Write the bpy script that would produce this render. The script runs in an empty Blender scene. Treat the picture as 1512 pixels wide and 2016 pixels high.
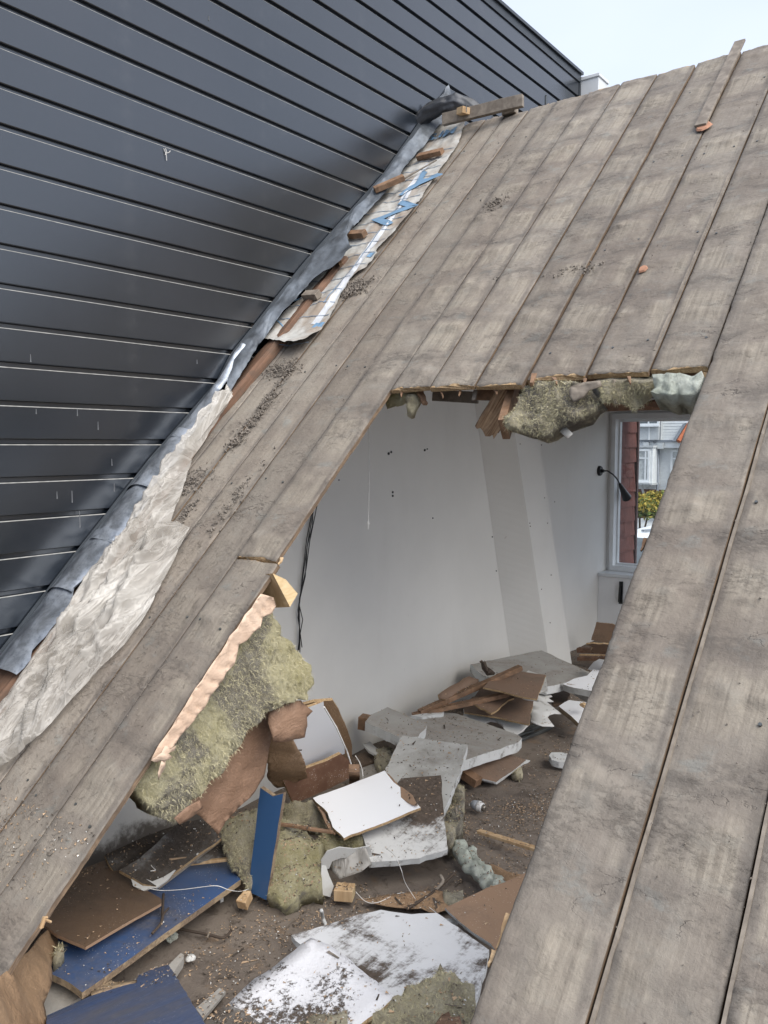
import bpy, bmesh, math, random
from mathutils import Vector, Matrix, noise
from mathutils.geometry import delaunay_2d_cdt
random.seed(7)
R = math.radians
scene = bpy.context.scene
COL = scene.collection

# ---------------------------------------------------------------- camera, sky, sun, exposure
cam = bpy.data.cameras.new('camera')
cam_ob = bpy.data.objects.new('camera', cam)
COL.objects.link(cam_ob)
scene.camera = cam_ob
cam.sensor_fit = 'VERTICAL'
cam.sensor_height = 36.0
cam.lens = 36.0 * 1640 / 2016
cam.clip_start = 0.05
cam.clip_end = 2000
cam_ob.location = (0, 0, 0)
cam_ob.rotation_euler = (R(90 - 4.6017), 0, R(36.7355))

SUN_ELEV, SUN_ROT = R(48), R(104)
world = bpy.data.worlds.new('World')
scene.world = world
world.use_nodes = True
wn, wl = world.node_tree.nodes, world.node_tree.links
wn.clear()
w_out = wn.new('ShaderNodeOutputWorld')
w_bg = wn.new('ShaderNodeBackground')
w_sky = wn.new('ShaderNodeTexSky')
w_sky.sky_type = 'NISHITA'
w_sky.sun_disc = False
w_sky.sun_elevation = SUN_ELEV
w_sky.sun_rotation = SUN_ROT
w_sky.air_density = 1.0
w_sky.dust_density = 2.0
w_tc = wn.new('ShaderNodeTexCoord')
w_map = wn.new('ShaderNodeMapping')
w_map.inputs['Scale'].default_value = (1.0, 1.0, 2.2)
w_noise = wn.new('ShaderNodeTexNoise')
w_noise.inputs['Scale'].default_value = 1.3
w_noise.inputs['Detail'].default_value = 5
w_noise.inputs['Roughness'].default_value = 0.5
w_ramp = wn.new('ShaderNodeMapRange')
w_ramp.inputs['From Min'].default_value = 0.3
w_ramp.inputs['From Max'].default_value = 0.7
w_ramp.inputs['To Min'].default_value = 0.62
w_ramp.inputs['To Max'].default_value = 0.98
w_mix = wn.new('ShaderNodeMix')
w_mix.data_type = 'RGBA'
w_mix.inputs[7].default_value = (3.5, 3.78, 4.45, 1)
wl.new(w_tc.outputs['Generated'], w_map.inputs['Vector'])
wl.new(w_map.outputs[0], w_noise.inputs['Vector'])
wl.new(w_noise.outputs[0], w_ramp.inputs['Value'])
wl.new(w_ramp.outputs[0], w_mix.inputs[0])
wl.new(w_sky.outputs[0], w_mix.inputs[6])
wl.new(w_mix.outputs[2], w_bg.inputs[0])
w_bg.inputs[1].default_value = 0.105
wl.new(w_bg.outputs[0], w_out.inputs[0])

sun = bpy.data.lights.new('sun', 'SUN')
sun.energy = 1.5
sun.angle = R(50)
sun.color = (1.0, 0.95, 0.87)
sun_ob = bpy.data.objects.new('sun', sun)
COL.objects.link(sun_ob)
# sun direction that matches the sky texture's rotation
sd = Vector((math.sin(SUN_ROT) * math.cos(SUN_ELEV), math.cos(SUN_ROT) * math.cos(SUN_ELEV), math.sin(SUN_ELEV)))
sun_ob.rotation_euler = sd.to_track_quat('Z', 'Y').to_euler()
scene.view_settings.view_transform = 'Standard'
scene.view_settings.look = 'None'
scene.view_settings.exposure = 1.43
scene.view_settings.gamma = 1
scene.view_settings.use_curve_mapping = False

# ---------------------------------------------------------------- helpers: naming
def tag(o, label=None, cat=None, group=None, kind=None):
    if label: o['label'] = label
    if cat: o['category'] = cat
    if group: o['group'] = group
    if kind: o['kind'] = kind
    return o

def empty(name, loc=(0, 0, 0), rot=(0, 0, 0)):
    o = bpy.data.objects.new(name, None)
    o.location = loc
    o.rotation_euler = rot
    o.empty_display_size = 0.1
    COL.objects.link(o)
    return o

def mesh_obj(name, verts, faces, mats, mi=None, parent=None, smooth=False, center=False, loc=None, rot=None):
    """link a mesh; with center=True the origin is moved to the middle of the mesh"""
    off = Vector((0, 0, 0))
    if center and verts:
        lo = [min(v[i] for v in verts) for i in range(3)]
        hi = [max(v[i] for v in verts) for i in range(3)]
        off = Vector(((lo[0] + hi[0]) / 2, (lo[1] + hi[1]) / 2, lo[2]))
        verts = [tuple(Vector(v) - off) for v in verts]
    me = bpy.data.meshes.new(name)
    me.from_pydata([tuple(v) for v in verts], [], faces)
    if not isinstance(mats, (list, tuple)): mats = [mats]
    for m in mats: me.materials.append(m)
    if mi: me.polygons.foreach_set('material_index', mi)
    if smooth: me.polygons.foreach_set('use_smooth', [True] * len(me.polygons))
    me.update()
    o = bpy.data.objects.new(name, me)
    o.location = off if loc is None else loc
    if rot: o.rotation_euler = rot
    COL.objects.link(o)
    if parent: o.parent = parent
    return o

ROOF_LOC = (0, 0, -2.4)
ROOF_ROT = (R(43), 0, 0)
RM = Matrix.Translation(ROOF_LOC) @ Matrix.Rotation(R(43), 4, 'X')
def roof2w(p): return RM @ Vector(p)

class MB:
    """collects boxes, tubes and polygons for one mesh"""
    def __init__(s): s.v = []; s.f = []; s.m = []
    def add(s, vs, fs, m=0):
        b = len(s.v)
        s.v += [tuple(v) for v in vs]
        s.f += [tuple(i + b for i in f) for f in fs]
        s.m += [m] * len(fs)
    def box(s, x0, x1, y0, y1, z0, z1, m=0, bev=0):
        if bev:
            b = bev
            pts = []
            for z, i in ((z0, b), (z0 + b, 0), (z1 - b, 0), (z1, b)):
                pts += [(x0 + i + (b if 0 else 0), y0 + i, z), (x1 - i, y0 + i, z), (x1 - i, y1 - i, z), (x0 + i, y1 - i, z)]
            fs = [(3, 2, 1, 0), (12, 13, 14, 15)]
            for k in range(3):
                for j in range(4):
                    fs.append((k * 4 + j, k * 4 + (j + 1) % 4, k * 4 + 4 + (j + 1) % 4, k * 4 + 4 + j))
            s.add(pts, fs, m)
            return
        s.add([(x0, y0, z0), (x1, y0, z0), (x1, y1, z0), (x0, y1, z0), (x0, y0, z1), (x1, y0, z1), (x1, y1, z1), (x0, y1, z1)],
              [(3, 2, 1, 0), (4, 5, 6, 7), (0, 1, 5, 4), (1, 2, 6, 5), (2, 3, 7, 6), (3, 0, 4, 7)], m)
    def bar(s, a, b, w, h, up=(0, 0, 1), m=0, w2=None, h2=None, seg=1, wob=0):
        """a stick from a to b, w across and h high, optionally slightly crooked"""
        a, b = Vector(a), Vector(b)
        d = (b - a).normalized()
        upv = Vector(up)
        side = d.cross(upv)
        if side.length < 1e-4: side = d.cross(Vector((1, 0, 0)))
        side.normalize()
        u = side.cross(d).normalized()
        w2 = w if w2 is None else w2; h2 = h if h2 is None else h2
        pts = []
        for k in range(seg + 1):
            t = k / seg
            c = a.lerp(b, t)
            if wob and 0 < k < seg: c = c + side * random.uniform(-wob, wob) + u * random.uniform(-wob, wob)
            ww = w + (w2 - w) * t; hh = h + (h2 - h) * t
            e = 0.12 * min(ww, hh)
            for sx, sy in ((-1, -1), (1, -1), (1, 1), (-1, 1)):
                pts.append(c + side * (sx * ww / 2) + u * (sy * hh / 2 - (e if (sx * sy > 0 and 0) else 0)))
        fs = [(0, 1, 2, 3), tuple(4 * seg + i for i in (3, 2, 1, 0))]
        for k in range(seg):
            for j in range(4):
                fs.append((4 * k + (j + 1) % 4, 4 * k + j, 4 * k + 4 + j, 4 * k + 4 + (j + 1) % 4))
        s.add(pts, fs, m)
    def tube(s, pts, r, n=8, m=0, r2=None, cap=True):
        pts = [Vector(p) for p in pts]
        rings = []
        prev = None
        for i, p in enumerate(pts):
            d = (pts[min(i + 1, len(pts) - 1)] - pts[max(i - 1, 0)]).normalized()
            if prev is None:
                a = d.cross(Vector((0, 0, 1)))
                if a.length < 1e-3: a = d.cross(Vector((1, 0, 0)))
            else:
                a = prev - d * prev.dot(d)
            a.normalize(); prev = a
            b = d.cross(a)
            t = i / max(1, len(pts) - 1)
            if isinstance(r, (list, tuple)): rr = r[i]
            else: rr = r + ((r2 - r) * t if r2 is not None else 0)
            rings += [p + a * (rr * math.cos(2 * math.pi * k / n)) + b * (rr * math.sin(2 * math.pi * k / n)) for k in range(n)]
        fs = []
        for i in range(len(pts) - 1):
            for k in range(n):
                fs.append((i * n + k, i * n + (k + 1) % n, (i + 1) * n + (k + 1) % n, (i + 1) * n + k))
        if cap:
            fs.append(tuple(range(n - 1, -1, -1)))
            fs.append(tuple((len(pts) - 1) * n + k for k in range(n)))
        s.add(rings, fs, m)
    def build(s, name, mats, parent=None, smooth=False, center=False, loc=None, rot=None):
        return mesh_obj(name, s.v, s.f, mats, s.m, parent, smooth, center, loc, rot)

def fr(p, o=4):
    return noise.fractal(Vector(p), 1.0, 2.0, o)

def smooth_all(o):
    o.data.polygons.foreach_set('use_smooth', [True] * len(o.data.polygons))

# ---------------------------------------------------------------- helpers: materials
class NT:
    def __init__(s, name):
        s.m = bpy.data.materials.new(name)
        s.m.use_nodes = True
        s.t = s.m.node_tree
        s.n, s.l = s.t.nodes, s.t.links
        s.b = s.n['Principled BSDF']
        s.tc = s.n.new('ShaderNodeTexCoord')
        s.oi = s.n.new('ShaderNodeObjectInfo')
    def _set(s, inp, v):
        if isinstance(v, bpy.types.NodeSocket): s.l.new(v, inp)
        elif isinstance(v, (tuple, list)) and len(v) == 3 and inp.type == 'RGBA': inp.default_value = (*v, 1)
        else: inp.default_value = v
    def obj(s): return s.tc.outputs['Object']
    def rnd(s): return s.oi.outputs['Random']
    def mapv(s, vec, scale=(1, 1, 1), loc=None, rot=None):
        n = s.n.new('ShaderNodeMapping')
        s.l.new(vec, n.inputs[0]); n.inputs['Scale'].default_value = scale
        if loc is not None: s._set(n.inputs['Location'], loc)
        if rot is not None: n.inputs['Rotation'].default_value = rot
        return n.outputs[0]
    def shift(s, vec):
        """a different patch of the pattern for every object"""
        c = s.n.new('ShaderNodeVectorMath'); c.operation = 'MULTIPLY_ADD'
        cb = s.n.new('ShaderNodeCombineXYZ')
        for i in range(3): s.l.new(s.rnd(), cb.inputs[i])
        s.l.new(cb.outputs[0], c.inputs[0]); c.inputs[1].default_value = (37, 53, 19); s.l.new(vec, c.inputs[2])
        return c.outputs[0]
    def noise(s, vec, scale, detail=4, rough=0.55, dist=0.0):
        n = s.n.new('ShaderNodeTexNoise')
        s.l.new(vec, n.inputs['Vector'])
        n.inputs['Scale'].default_value = scale; n.inputs['Detail'].default_value = detail
        n.inputs['Roughness'].default_value = rough; n.inputs['Distortion'].default_value = dist
        return n.outputs[0]
    def voro(s, vec, scale, feat='F1'):
        n = s.n.new('ShaderNodeTexVoronoi'); n.feature = feat
        s.l.new(vec, n.inputs['Vector']); n.inputs['Scale'].default_value = scale
        return n.outputs[0]
    def rng(s, v, a, b, c=0.0, d=1.0, smooth=True):
        n = s.n.new('ShaderNodeMapRange')
        if smooth: n.interpolation_type = 'SMOOTHSTEP'
        s._set(n.inputs[0], v)
        for i, x in zip((1, 2, 3, 4), (a, b, c, d)): s._set(n.inputs[i], x)
        return n.outputs[0]
    def math(s, op, a, b=0.0, c=None, clamp=False):
        n = s.n.new('ShaderNodeMath'); n.operation = op; n.use_clamp = clamp
        s._set(n.inputs[0], a); s._set(n.inputs[1], b)
        if c is not None: s._set(n.inputs[2], c)
        return n.outputs[0]
    def mix(s, f, a, b, mode='MIX'):
        n = s.n.new('ShaderNodeMix'); n.data_type = 'RGBA'; n.blend_type = mode
        s._set(n.inputs[0], f); s._set(n.inputs[6], a); s._set(n.inputs[7], b)
        return n.outputs[2]
    def sep(s, vec):
        n = s.n.new('ShaderNodeSeparateXYZ'); s.l.new(vec, n.inputs[0]); return n.outputs
    def attr(s, name):
        n = s.n.new('ShaderNodeAttribute'); n.attribute_name = name; return n.outputs['Fac']
    def bump(s, h, strength=0.5, dist=0.01, prev=None):
        n = s.n.new('ShaderNodeBump')
        s._set(n.inputs['Height'], h); n.inputs['Strength'].default_value = strength; n.inputs['Distance'].default_value = dist
        if prev is not None: s.l.new(prev, n.inputs['Normal'])
        s.l.new(n.outputs[0], s.b.inputs['Normal'])
        return n.outputs[0]
    def out(s, col=None, rough=None, metal=None, spec=None, **k):
        if col is not None: s._set(s.b.inputs['Base Color'], col)
        if rough is not None: s._set(s.b.inputs['Roughness'], rough)
        if metal is not None: s._set(s.b.inputs['Metallic'], metal)
        if spec is not None: s._set(s.b.inputs['Specular IOR Level'], spec)
        for a, v in k.items(): s._set(s.b.inputs[a.replace('_', ' ')], v)
        return s.m

M = {}
def plain(name, col, rough=0.6, var=0.12, scale=12, bump=0.15, metal=0.0, spec=0.4, dist=0.003):
    t = NT(name)
    v = t.shift(t.obj())
    n1 = t.noise(v, scale, 6, 0.6)
    n2 = t.noise(v, scale * 6, 3, 0.6)
    f = t.rng(n1, 0.3, 0.7, 1 - var, 1 + var)
    c = t.mix(1.0, col, t.mix(0.0, (1, 1, 1), (1, 1, 1)), 'MULTIPLY')
    hs = t.n.new('ShaderNodeHueSaturation')
    hs.inputs['Color'].default_value = (*col, 1)
    t.l.new(f, hs.inputs['Value'])
    t.bump(n2, bump, dist)
    return t.out(hs.outputs[0], rough, metal, spec)

# --- roof deck: weathered boards with mortar dust, tile-course stains and mud
def deck_material():
    t = NT('weathered_deck_board')
    o = t.obj()
    x, v, nn = t.sep(o)
    wob = t.noise(t.mapv(o, (1, 1, 1)), 2.3, 4, 0.6)
    wob2 = t.noise(o, 9, 3, 0.6)
    vv = t.math('ADD', t.math('MULTIPLY_ADD', t.rnd(), 0.16, v), t.math('MULTIPLY_ADD', wob, 0.28, t.math('MULTIPLY', wob2, 0.05)))
    ph = t.math('FRACT', t.math('DIVIDE', vv, 0.315))
    band = t.math('SUBTRACT', 1.0, t.math('MULTIPLY', t.math('ABSOLUTE', t.math('SUBTRACT', ph, 0.5)), 2.0))
    # band: 1 at the lap of two tile courses, 0 in the middle of a tile
    lap = t.rng(band, 0.60, 0.98)
    big = t.noise(t.mapv(o, (1.6, 0.8, 1), (3, 1, 0)), 1.6, 4, 0.55)
    grain = t.noise(t.mapv(t.shift(o), (70, 1.8, 30)), 1.0, 5, 0.62, 0.6)
    streak = t.noise(t.mapv(o, (14, 1.1, 1)), 1.0, 5, 0.6)
    fine = t.noise(o, 60, 6, 0.7)
    mid = t.noise(t.mapv(o, (1, 1.3, 1), (7, 2, 0)), 11, 6, 0.65)
    base = t.mix(t.rng(big, 0.35, 0.65), (0.235, 0.200, 0.165), (0.295, 0.262, 0.220))
    base = t.mix(t.math('MULTIPLY', t.rng(t.noise(t.mapv(o, (1.2, 1.0, 1), (21, 3, 0)), 5.5, 6, 0.68, 0.5), 0.42, 0.62), 0.40), base, (0.165, 0.138, 0.118))
    # pale bare-wood windows between the laps
    pale_m = t.math('MULTIPLY', t.rng(band, 0.66, 0.42), t.rng(t.noise(t.mapv(o, (2.6, 1.5, 1), (11, 5, 0)), 1.7, 5, 0.6), 0.42, 0.56))
    leftmud = t.rng(x, -2.55, -1.95, 0.25, 1.0)
    pale_m = t.math('MULTIPLY', pale_m, leftmud)
    pale_m = t.math('MULTIPLY', pale_m, t.rng(t.attr('seam'), 0.35, 0.05, 0.0, 1.0))
    c = t.mix(t.math('MULTIPLY', pale_m, 0.62), base, (0.390, 0.345, 0.278))
    gm = t.math('MULTIPLY', t.rng(grain, 0.40, 0.66), t.math('MULTIPLY_ADD', pale_m, 0.34, 0.16))
    c = t.mix(gm, c, (0.150, 0.125, 0.100))
    # grey mortar smears
    sm = t.math('MULTIPLY', t.rng(mid, 0.52, 0.66), t.rng(lap, 0.1, 0.8, 0.25, 0.9))
    c = t.mix(t.math('MULTIPLY', sm, 0.65), c, (0.250, 0.255, 0.235))
    dk = t.math('MULTIPLY', t.rng(t.noise(t.mapv(o, (1.5, 3.5, 1), (2, 9, 0)), 3.0, 6, 0.7), 0.46, 0.60), lap)
    c = t.mix(t.math('MULTIPLY', dk, t.math('MULTIPLY', leftmud, 0.58)), c, (0.098, 0.086, 0.076))
    wht = t.rng(t.noise(t.mapv(o, (2.0, 7, 1), (1, 4, 0)), 4.0, 6, 0.75, 0.6), 0.66, 0.74)
    c = t.mix(t.math('MULTIPLY', wht, 0.35), c, (0.46, 0.44, 0.40))
    sk = t.rng(streak, 0.52, 0.72)
    c = t.mix(t.math('MULTIPLY', sk, 0.18), c, (0.17, 0.148, 0.128))
    # dirt that gathered along the board joints
    seam = t.attr('seam')
    sd_ = t.math('MULTIPLY', seam, t.rng(t.noise(t.mapv(o, (6, 1.6, 1)), 3.0, 5, 0.7), 0.34, 0.56))
    c = t.mix(t.math('MULTIPLY', sd_, 0.85), c, (0.082, 0.074, 0.068))
    # the odd orange flake of roof tile
    hs = t.n.new('ShaderNodeHueSaturation')
    t.l.new(c, hs.inputs['Color'])
    t.l.new(t.rng(t.rnd(), 0, 1, 0.88, 1.10), hs.inputs['Value'])
    hs.inputs['Saturation'].default_value = 1.0
    c = hs.outputs[0]
    c = t.mix(t.math('MULTIPLY', t.rng(fine, 0.35, 0.75), 0.30), c, t.mix(0.5, c, (0.10, 0.09, 0.08)))
    # wrinkled crumbly lips of mortar
    rn = t.noise(t.mapv(o, (1.0, 2.3, 1), (5, 5, 2)), 5.0, 5, 0.6, 0.35)
    rl = t.rng(t.math('ABSOLUTE', t.math('SUBTRACT', rn, 0.5)), 0.010, 0.0)
    rl = t.math('MULTIPLY', rl, t.rng(band, 0.45, 0.85, 0.0, 1.0))
    rl = t.math('MULTIPLY', rl, t.rng(t.noise(t.mapv(o, (1, 1, 1), (9, 1, 7)), 4.5, 4, 0.6), 0.50, 0.60))
    c = t.mix(t.math('MULTIPLY', rl, 0.60), c, (0.070, 0.060, 0.054))
    cr = t.rng(t.noise(t.mapv(o, (1, 2.2, 1), (1, 7, 3)), 34, 6, 0.75), 0.50, 0.66)
    cr = t.math('MULTIPLY', cr, t.rng(t.noise(t.mapv(o, (1, 1.7, 1), (4, 4, 8)), 3.6, 5, 0.65), 0.50, 0.66))
    c = t.mix(t.math('MULTIPLY', cr, 0.30), c, (0.095, 0.082, 0.073))
    h = t.math('ADD', t.math('MULTIPLY', grain, 0.25), t.math('ADD', t.math('MULTIPLY', fine, 0.55), t.math('MULTIPLY', mid, 0.8)))
    h = t.math('ADD', h, t.math('ADD', t.math('MULTIPLY', rl, -1.0), t.math('MULTIPLY', cr, 1.2)))
    n1 = t.bump(h, 0.50, 0.010)
    t.bump(t.noise(t.mapv(o, (1, 1.9, 1)), 26, 6, 0.7, 0.8), 0.35, 0.008, n1)
    return t.out(c, t.rng(fine, 0.3, 0.7, 0.62, 0.9), 0, 0.35)
M['deck'] = deck_material()

def wood(name, c1, c2, scale=(30, 2.5, 30), rough=0.7, dirt=0.0, dirtc=(0.08, 0.065, 0.052), bump=0.35):
    t = NT(name)
    o = t.shift(t.obj())
    g = t.noise(t.mapv(o, scale), 1.0, 5, 0.6, 1.2)
    g2 = t.noise(o, 7, 4, 0.6)
    c = t.mix(t.rng(g, 0.35, 0.65), c1, c2)
    c = t.mix(t.math('MULTIPLY', t.rng(g2, 0.4, 0.7), 0.35), c, tuple(x * 0.6 for x in c1))
    if dirt: c = t.mix(t.math('MULTIPLY', t.rng(t.noise(o, 16, 6, 0.7), 0.40, 0.62), dirt), c, dirtc)
    t.bump(g, bump, 0.003)
    return t.out(c, rough, 0, 0.3)
M['pine'] = wood('fresh_pine', (0.46, 0.30, 0.16), (0.62, 0.45, 0.27), (25, 25, 3))
M['pine_end'] = wood('sawn_pine_end', (0.60, 0.44, 0.24), (0.72, 0.56, 0.34), (60, 6, 60))
M['old_wood'] = wood('aged_timber', (0.20, 0.115, 0.065), (0.32, 0.195, 0.12), (14, 14, 14), dirt=0.4)
M['grey_wood'] = wood('greyed_timber', (0.20, 0.17, 0.14), (0.30, 0.26, 0.215), (14, 14, 14), dirt=0.3)
M['torn_edge'] = wood('broken_board_edge', (0.30, 0.19, 0.10), (0.52, 0.38, 0.22), (120, 120, 120), bump=0.8)
M['red_board'] = wood('red_brown_board', (0.145, 0.080, 0.050), (0.225, 0.130, 0.085), (40, 2, 40), dirt=0.45)
M['deck_edge'] = wood('sawn_deck_edge', (0.12, 0.085, 0.06), (0.26, 0.18, 0.115), (90, 6, 90), dirt=0.4)

def dusty(name, base, dirt=(0.085, 0.066, 0.052), amount=0.45, scale=3.0, rough=0.55, grit=0.5, streaks=False, specks=None, soft=0.10, bump=0.3):
    """a painted or plain sheet with a layer of demolition dust lying on it; amount = share covered"""
    t = NT(name)
    o = t.shift(t.obj())
    n1 = t.noise(t.mapv(o, (1, 1, 1)), scale, 7, 0.62, 0.5)
    n2 = t.noise(o, 70, 5, 0.75)
    n3 = t.noise(t.mapv(o, (18, 3, 10) if streaks else (9, 9, 9)), 1.6, 6, 0.7, 0.7)
    s = t.math('ADD', t.math('MULTIPLY', n1, 0.62), t.math('ADD', t.math('MULTIPLY', n2, 0.18 * grit * 2), t.math('MULTIPLY', n3, 0.20)))
    th = 0.50 + 0.09 * grit + (0.5 - amount) * 0.32
    m = t.rng(s, th - soft / 2, th + soft / 2)
    veil = t.rng(n1, 0.25, 0.8, 0.02, 0.45 * min(1, amount * 1.3))
    c = t.mix(veil, base, tuple((a * 0.5 + b * 0.5) for a, b in zip(base, dirt)))
    dc = t.mix(t.rng(n2, 0.35, 0.7), tuple(x * 0.75 for x in dirt), tuple(x * 1.5 for x in dirt))
    c = t.mix(m, c, dc)
    if specks:
        sp = t.rng(t.voro(o, 95), 0.16, 0.10)
        sp = t.math('MULTIPLY', sp, t.rng(t.noise(o, 9, 3), 0.45, 0.6))
        c = t.mix(sp, c, specks)
    t.bump(t.math('ADD', t.math('MULTIPLY', m, 0.5), n2), bump, 0.004)
    return t.out(c, t.rng(m, 0, 1, rough, 0.95), 0, 0.35)
WHITE = (0.76, 0.77, 0.78)
M['white_dusty'] = dusty('dusty_white_board', WHITE, amount=0.53, scale=3.2, streaks=True)
M['white_dirty'] = dusty('dirty_white_board', (0.62, 0.62, 0.60), amount=0.62, scale=2.6, streaks=True)
M['white_clean'] = dusty('clean_white_board', (0.84, 0.85, 0.87), amount=0.02, scale=2, grit=0.1, bump=0.05)
M['white_foil'] = dusty('textured_white_board', (0.86, 0.86, 0.88), amount=0.32, scale=2.2, grit=1.0, soft=0.05, bump=0.9)
M['slab'] = dusty('grey_foam_slab_top', (0.37, 0.36, 0.335), (0.24, 0.21, 0.18), amount=0.50, scale=4, specks=(0.5, 0.45, 0.38), soft=0.35)
M['slab_light'] = dusty('pale_slab_top', (0.48, 0.48, 0.46), (0.20, 0.185, 0.16), amount=0.42, scale=4, soft=0.30)
M['hardboard'] = dusty('brown_hardboard', (0.22, 0.145, 0.10), (0.14, 0.108, 0.085), amount=0.45, scale=3, specks=(0.5, 0.42, 0.33), soft=0.3, rough=0.7)
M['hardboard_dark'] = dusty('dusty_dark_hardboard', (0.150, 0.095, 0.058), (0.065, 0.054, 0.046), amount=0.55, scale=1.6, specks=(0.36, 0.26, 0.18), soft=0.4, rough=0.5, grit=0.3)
M['hardboard_warm'] = dusty('warm_hardboard', (0.33, 0.215, 0.14), (0.22, 0.155, 0.11), amount=0.35, scale=4, specks=(0.6, 0.5, 0.4), soft=0.3, rough=0.6)
M['dirty_board'] = dusty('mud_covered_board', (0.42, 0.42, 0.41), (0.070, 0.058, 0.048), amount=0.80, scale=2.2, specks=(0.4, 0.36, 0.3), soft=0.2)
M['blue'] = dusty('blue_painted_board', (0.045, 0.100, 0.240), (0.100, 0.092, 0.090), amount=0.60, scale=1.5, specks=(0.6, 0.6, 0.6), soft=0.30, rough=0.35, grit=0.25, bump=0.08)
M['blue_clean'] = dusty('clean_blue_board', (0.045, 0.115, 0.255), (0.10, 0.10, 0.12), amount=0.02, scale=1.5, grit=0.1, soft=0.1, rough=0.32, bump=0.03)
M['chip'] = dusty('chipboard_edge', (0.36, 0.27, 0.175), (0.19, 0.14, 0.10), amount=0.45, scale=9, grit=1.0, rough=0.9, bump=0.8)
M['foam_edge'] = dusty('white_foam_edge', (0.62, 0.63, 0.62), (0.25, 0.24, 0.22), amount=0.25, scale=14, grit=1.0, rough=0.9, bump=0.9)
M['plaster_white'] = dusty('torn_white_plaster', (0.60, 0.60, 0.58), (0.22, 0.20, 0.175), amount=0.28, scale=5, rough=0.85, bump=0.5)

def dotted_board():
    t = NT('glue_dotted_board')
    o = t.shift(t.obj())
    v = t.voro(t.mapv(o, (1, 1, 1)), 110)
    k = t.noise(o, 7, 5, 0.7)
    d = t.rng(v, 0.26, 0.16)
    d = t.math('MULTIPLY', d, t.rng(k, 0.40, 0.55))
    c = t.mix(t.rng(k, 0.35, 0.65), (0.16, 0.085, 0.055), (0.24, 0.14, 0.09))
    c = t.mix(d, c, (0.55, 0.48, 0.44))
    t.bump(d, 0.5, 0.003)
    return t.out(c, 0.85, 0, 0.2)
M['dotted'] = dotted_board()

def kraft(name, c1, c2, creases=1.0, bs=0.55):
    t = NT(name)
    o = t.shift(t.obj())
    n = t.noise(o, 4, 5, 0.6)
    w = t.noise(t.mapv(o, (1, 1, 2)), 9, 4, 0.6, 1.5)
    cr = t.math('ABSOLUTE', t.math('SUBTRACT', w, 0.5))
    c = t.mix(t.rng(n, 0.3, 0.7), c1, c2)
    c = t.mix(t.math('MULTIPLY', t.rng(cr, 0.02, 0.0), 0.35 * creases), c, tuple(min(1, x * 1.5) for x in c2))
    w2 = t.noise(t.mapv(o, (1.5, 1, 1)), 22, 4, 0.6, 1.0)
    t.bump(t.math('ADD', cr, t.math('ADD', t.math('MULTIPLY', n, 0.4), t.math('ABSOLUTE', t.math('SUBTRACT', w2, 0.5)))), bs, 0.014)
    return t.out(c, 0.62, 0, 0.35)
M['kraft'] = kraft('brown_kraft_paper', (0.185, 0.110, 0.070), (0.25, 0.155, 0.102))
M['kraft_tan'] = kraft('tan_kraft_paper', (0.26, 0.165, 0.095), (0.34, 0.225, 0.135))
M['kraft_pink'] = kraft('pale_pink_paper', (0.58, 0.42, 0.31), (0.68, 0.52, 0.40), 0.3, 0.35)

def wool(name, c1, c2, dark):
    t = NT(name)
    o = t.shift(t.obj())
    a = t.noise(o, 5.5, 6, 0.65, 0.8)
    b = t.noise(t.mapv(o, (1, 1.6, .7)), 48, 9, 0.85, 1.0)
    dd = t.noise(t.mapv(o, (1, 1, 1), (4, 4, 4)), 3.2, 6, 0.7, 0.6)
    c = t.mix(t.rng(a, 0.32, 0.68), c1, c2)
    c = t.mix(t.math('MULTIPLY', t.rng(dd, 0.49, 0.60), 0.85), c, dark)
    c = t.mix(t.math('MULTIPLY', t.rng(b, 0.42, 0.62), 0.45), c, t.mix(0.45, c, (0.02, 0.02, 0.015)))
    t.bump(b, 1.0, 0.022, t.bump(a, 0.3, 0.02))
    return t.out(c, 0.95, 0, 0.1, Sheen_Weight=0.25)
M['wool'] = wool('olive_mineral_wool', (0.450, 0.400, 0.185), (0.610, 0.560, 0.345), (0.150, 0.130, 0.105))
M['wool_pale'] = wool('pale_mineral_wool', (0.52, 0.45, 0.27), (0.70, 0.63, 0.44), (0.30, 0.25, 0.16))
M['wool_grey'] = wool('grey_mineral_wool', (0.350, 0.305, 0.200), (0.600, 0.540, 0.390), (0.125, 0.108, 0.088))
M['fluff'] = plain('pale_wool_fluff', (0.60, 0.55, 0.36), 0.95)
M['fluff_green'] = plain('pale_mint_fluff', (0.70, 0.78, 0.66), 0.95)
M['wool_green'] = wool('mint_foam', (0.68, 0.74, 0.62), (0.82, 0.87, 0.77), (0.50, 0.53, 0.44))

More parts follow.
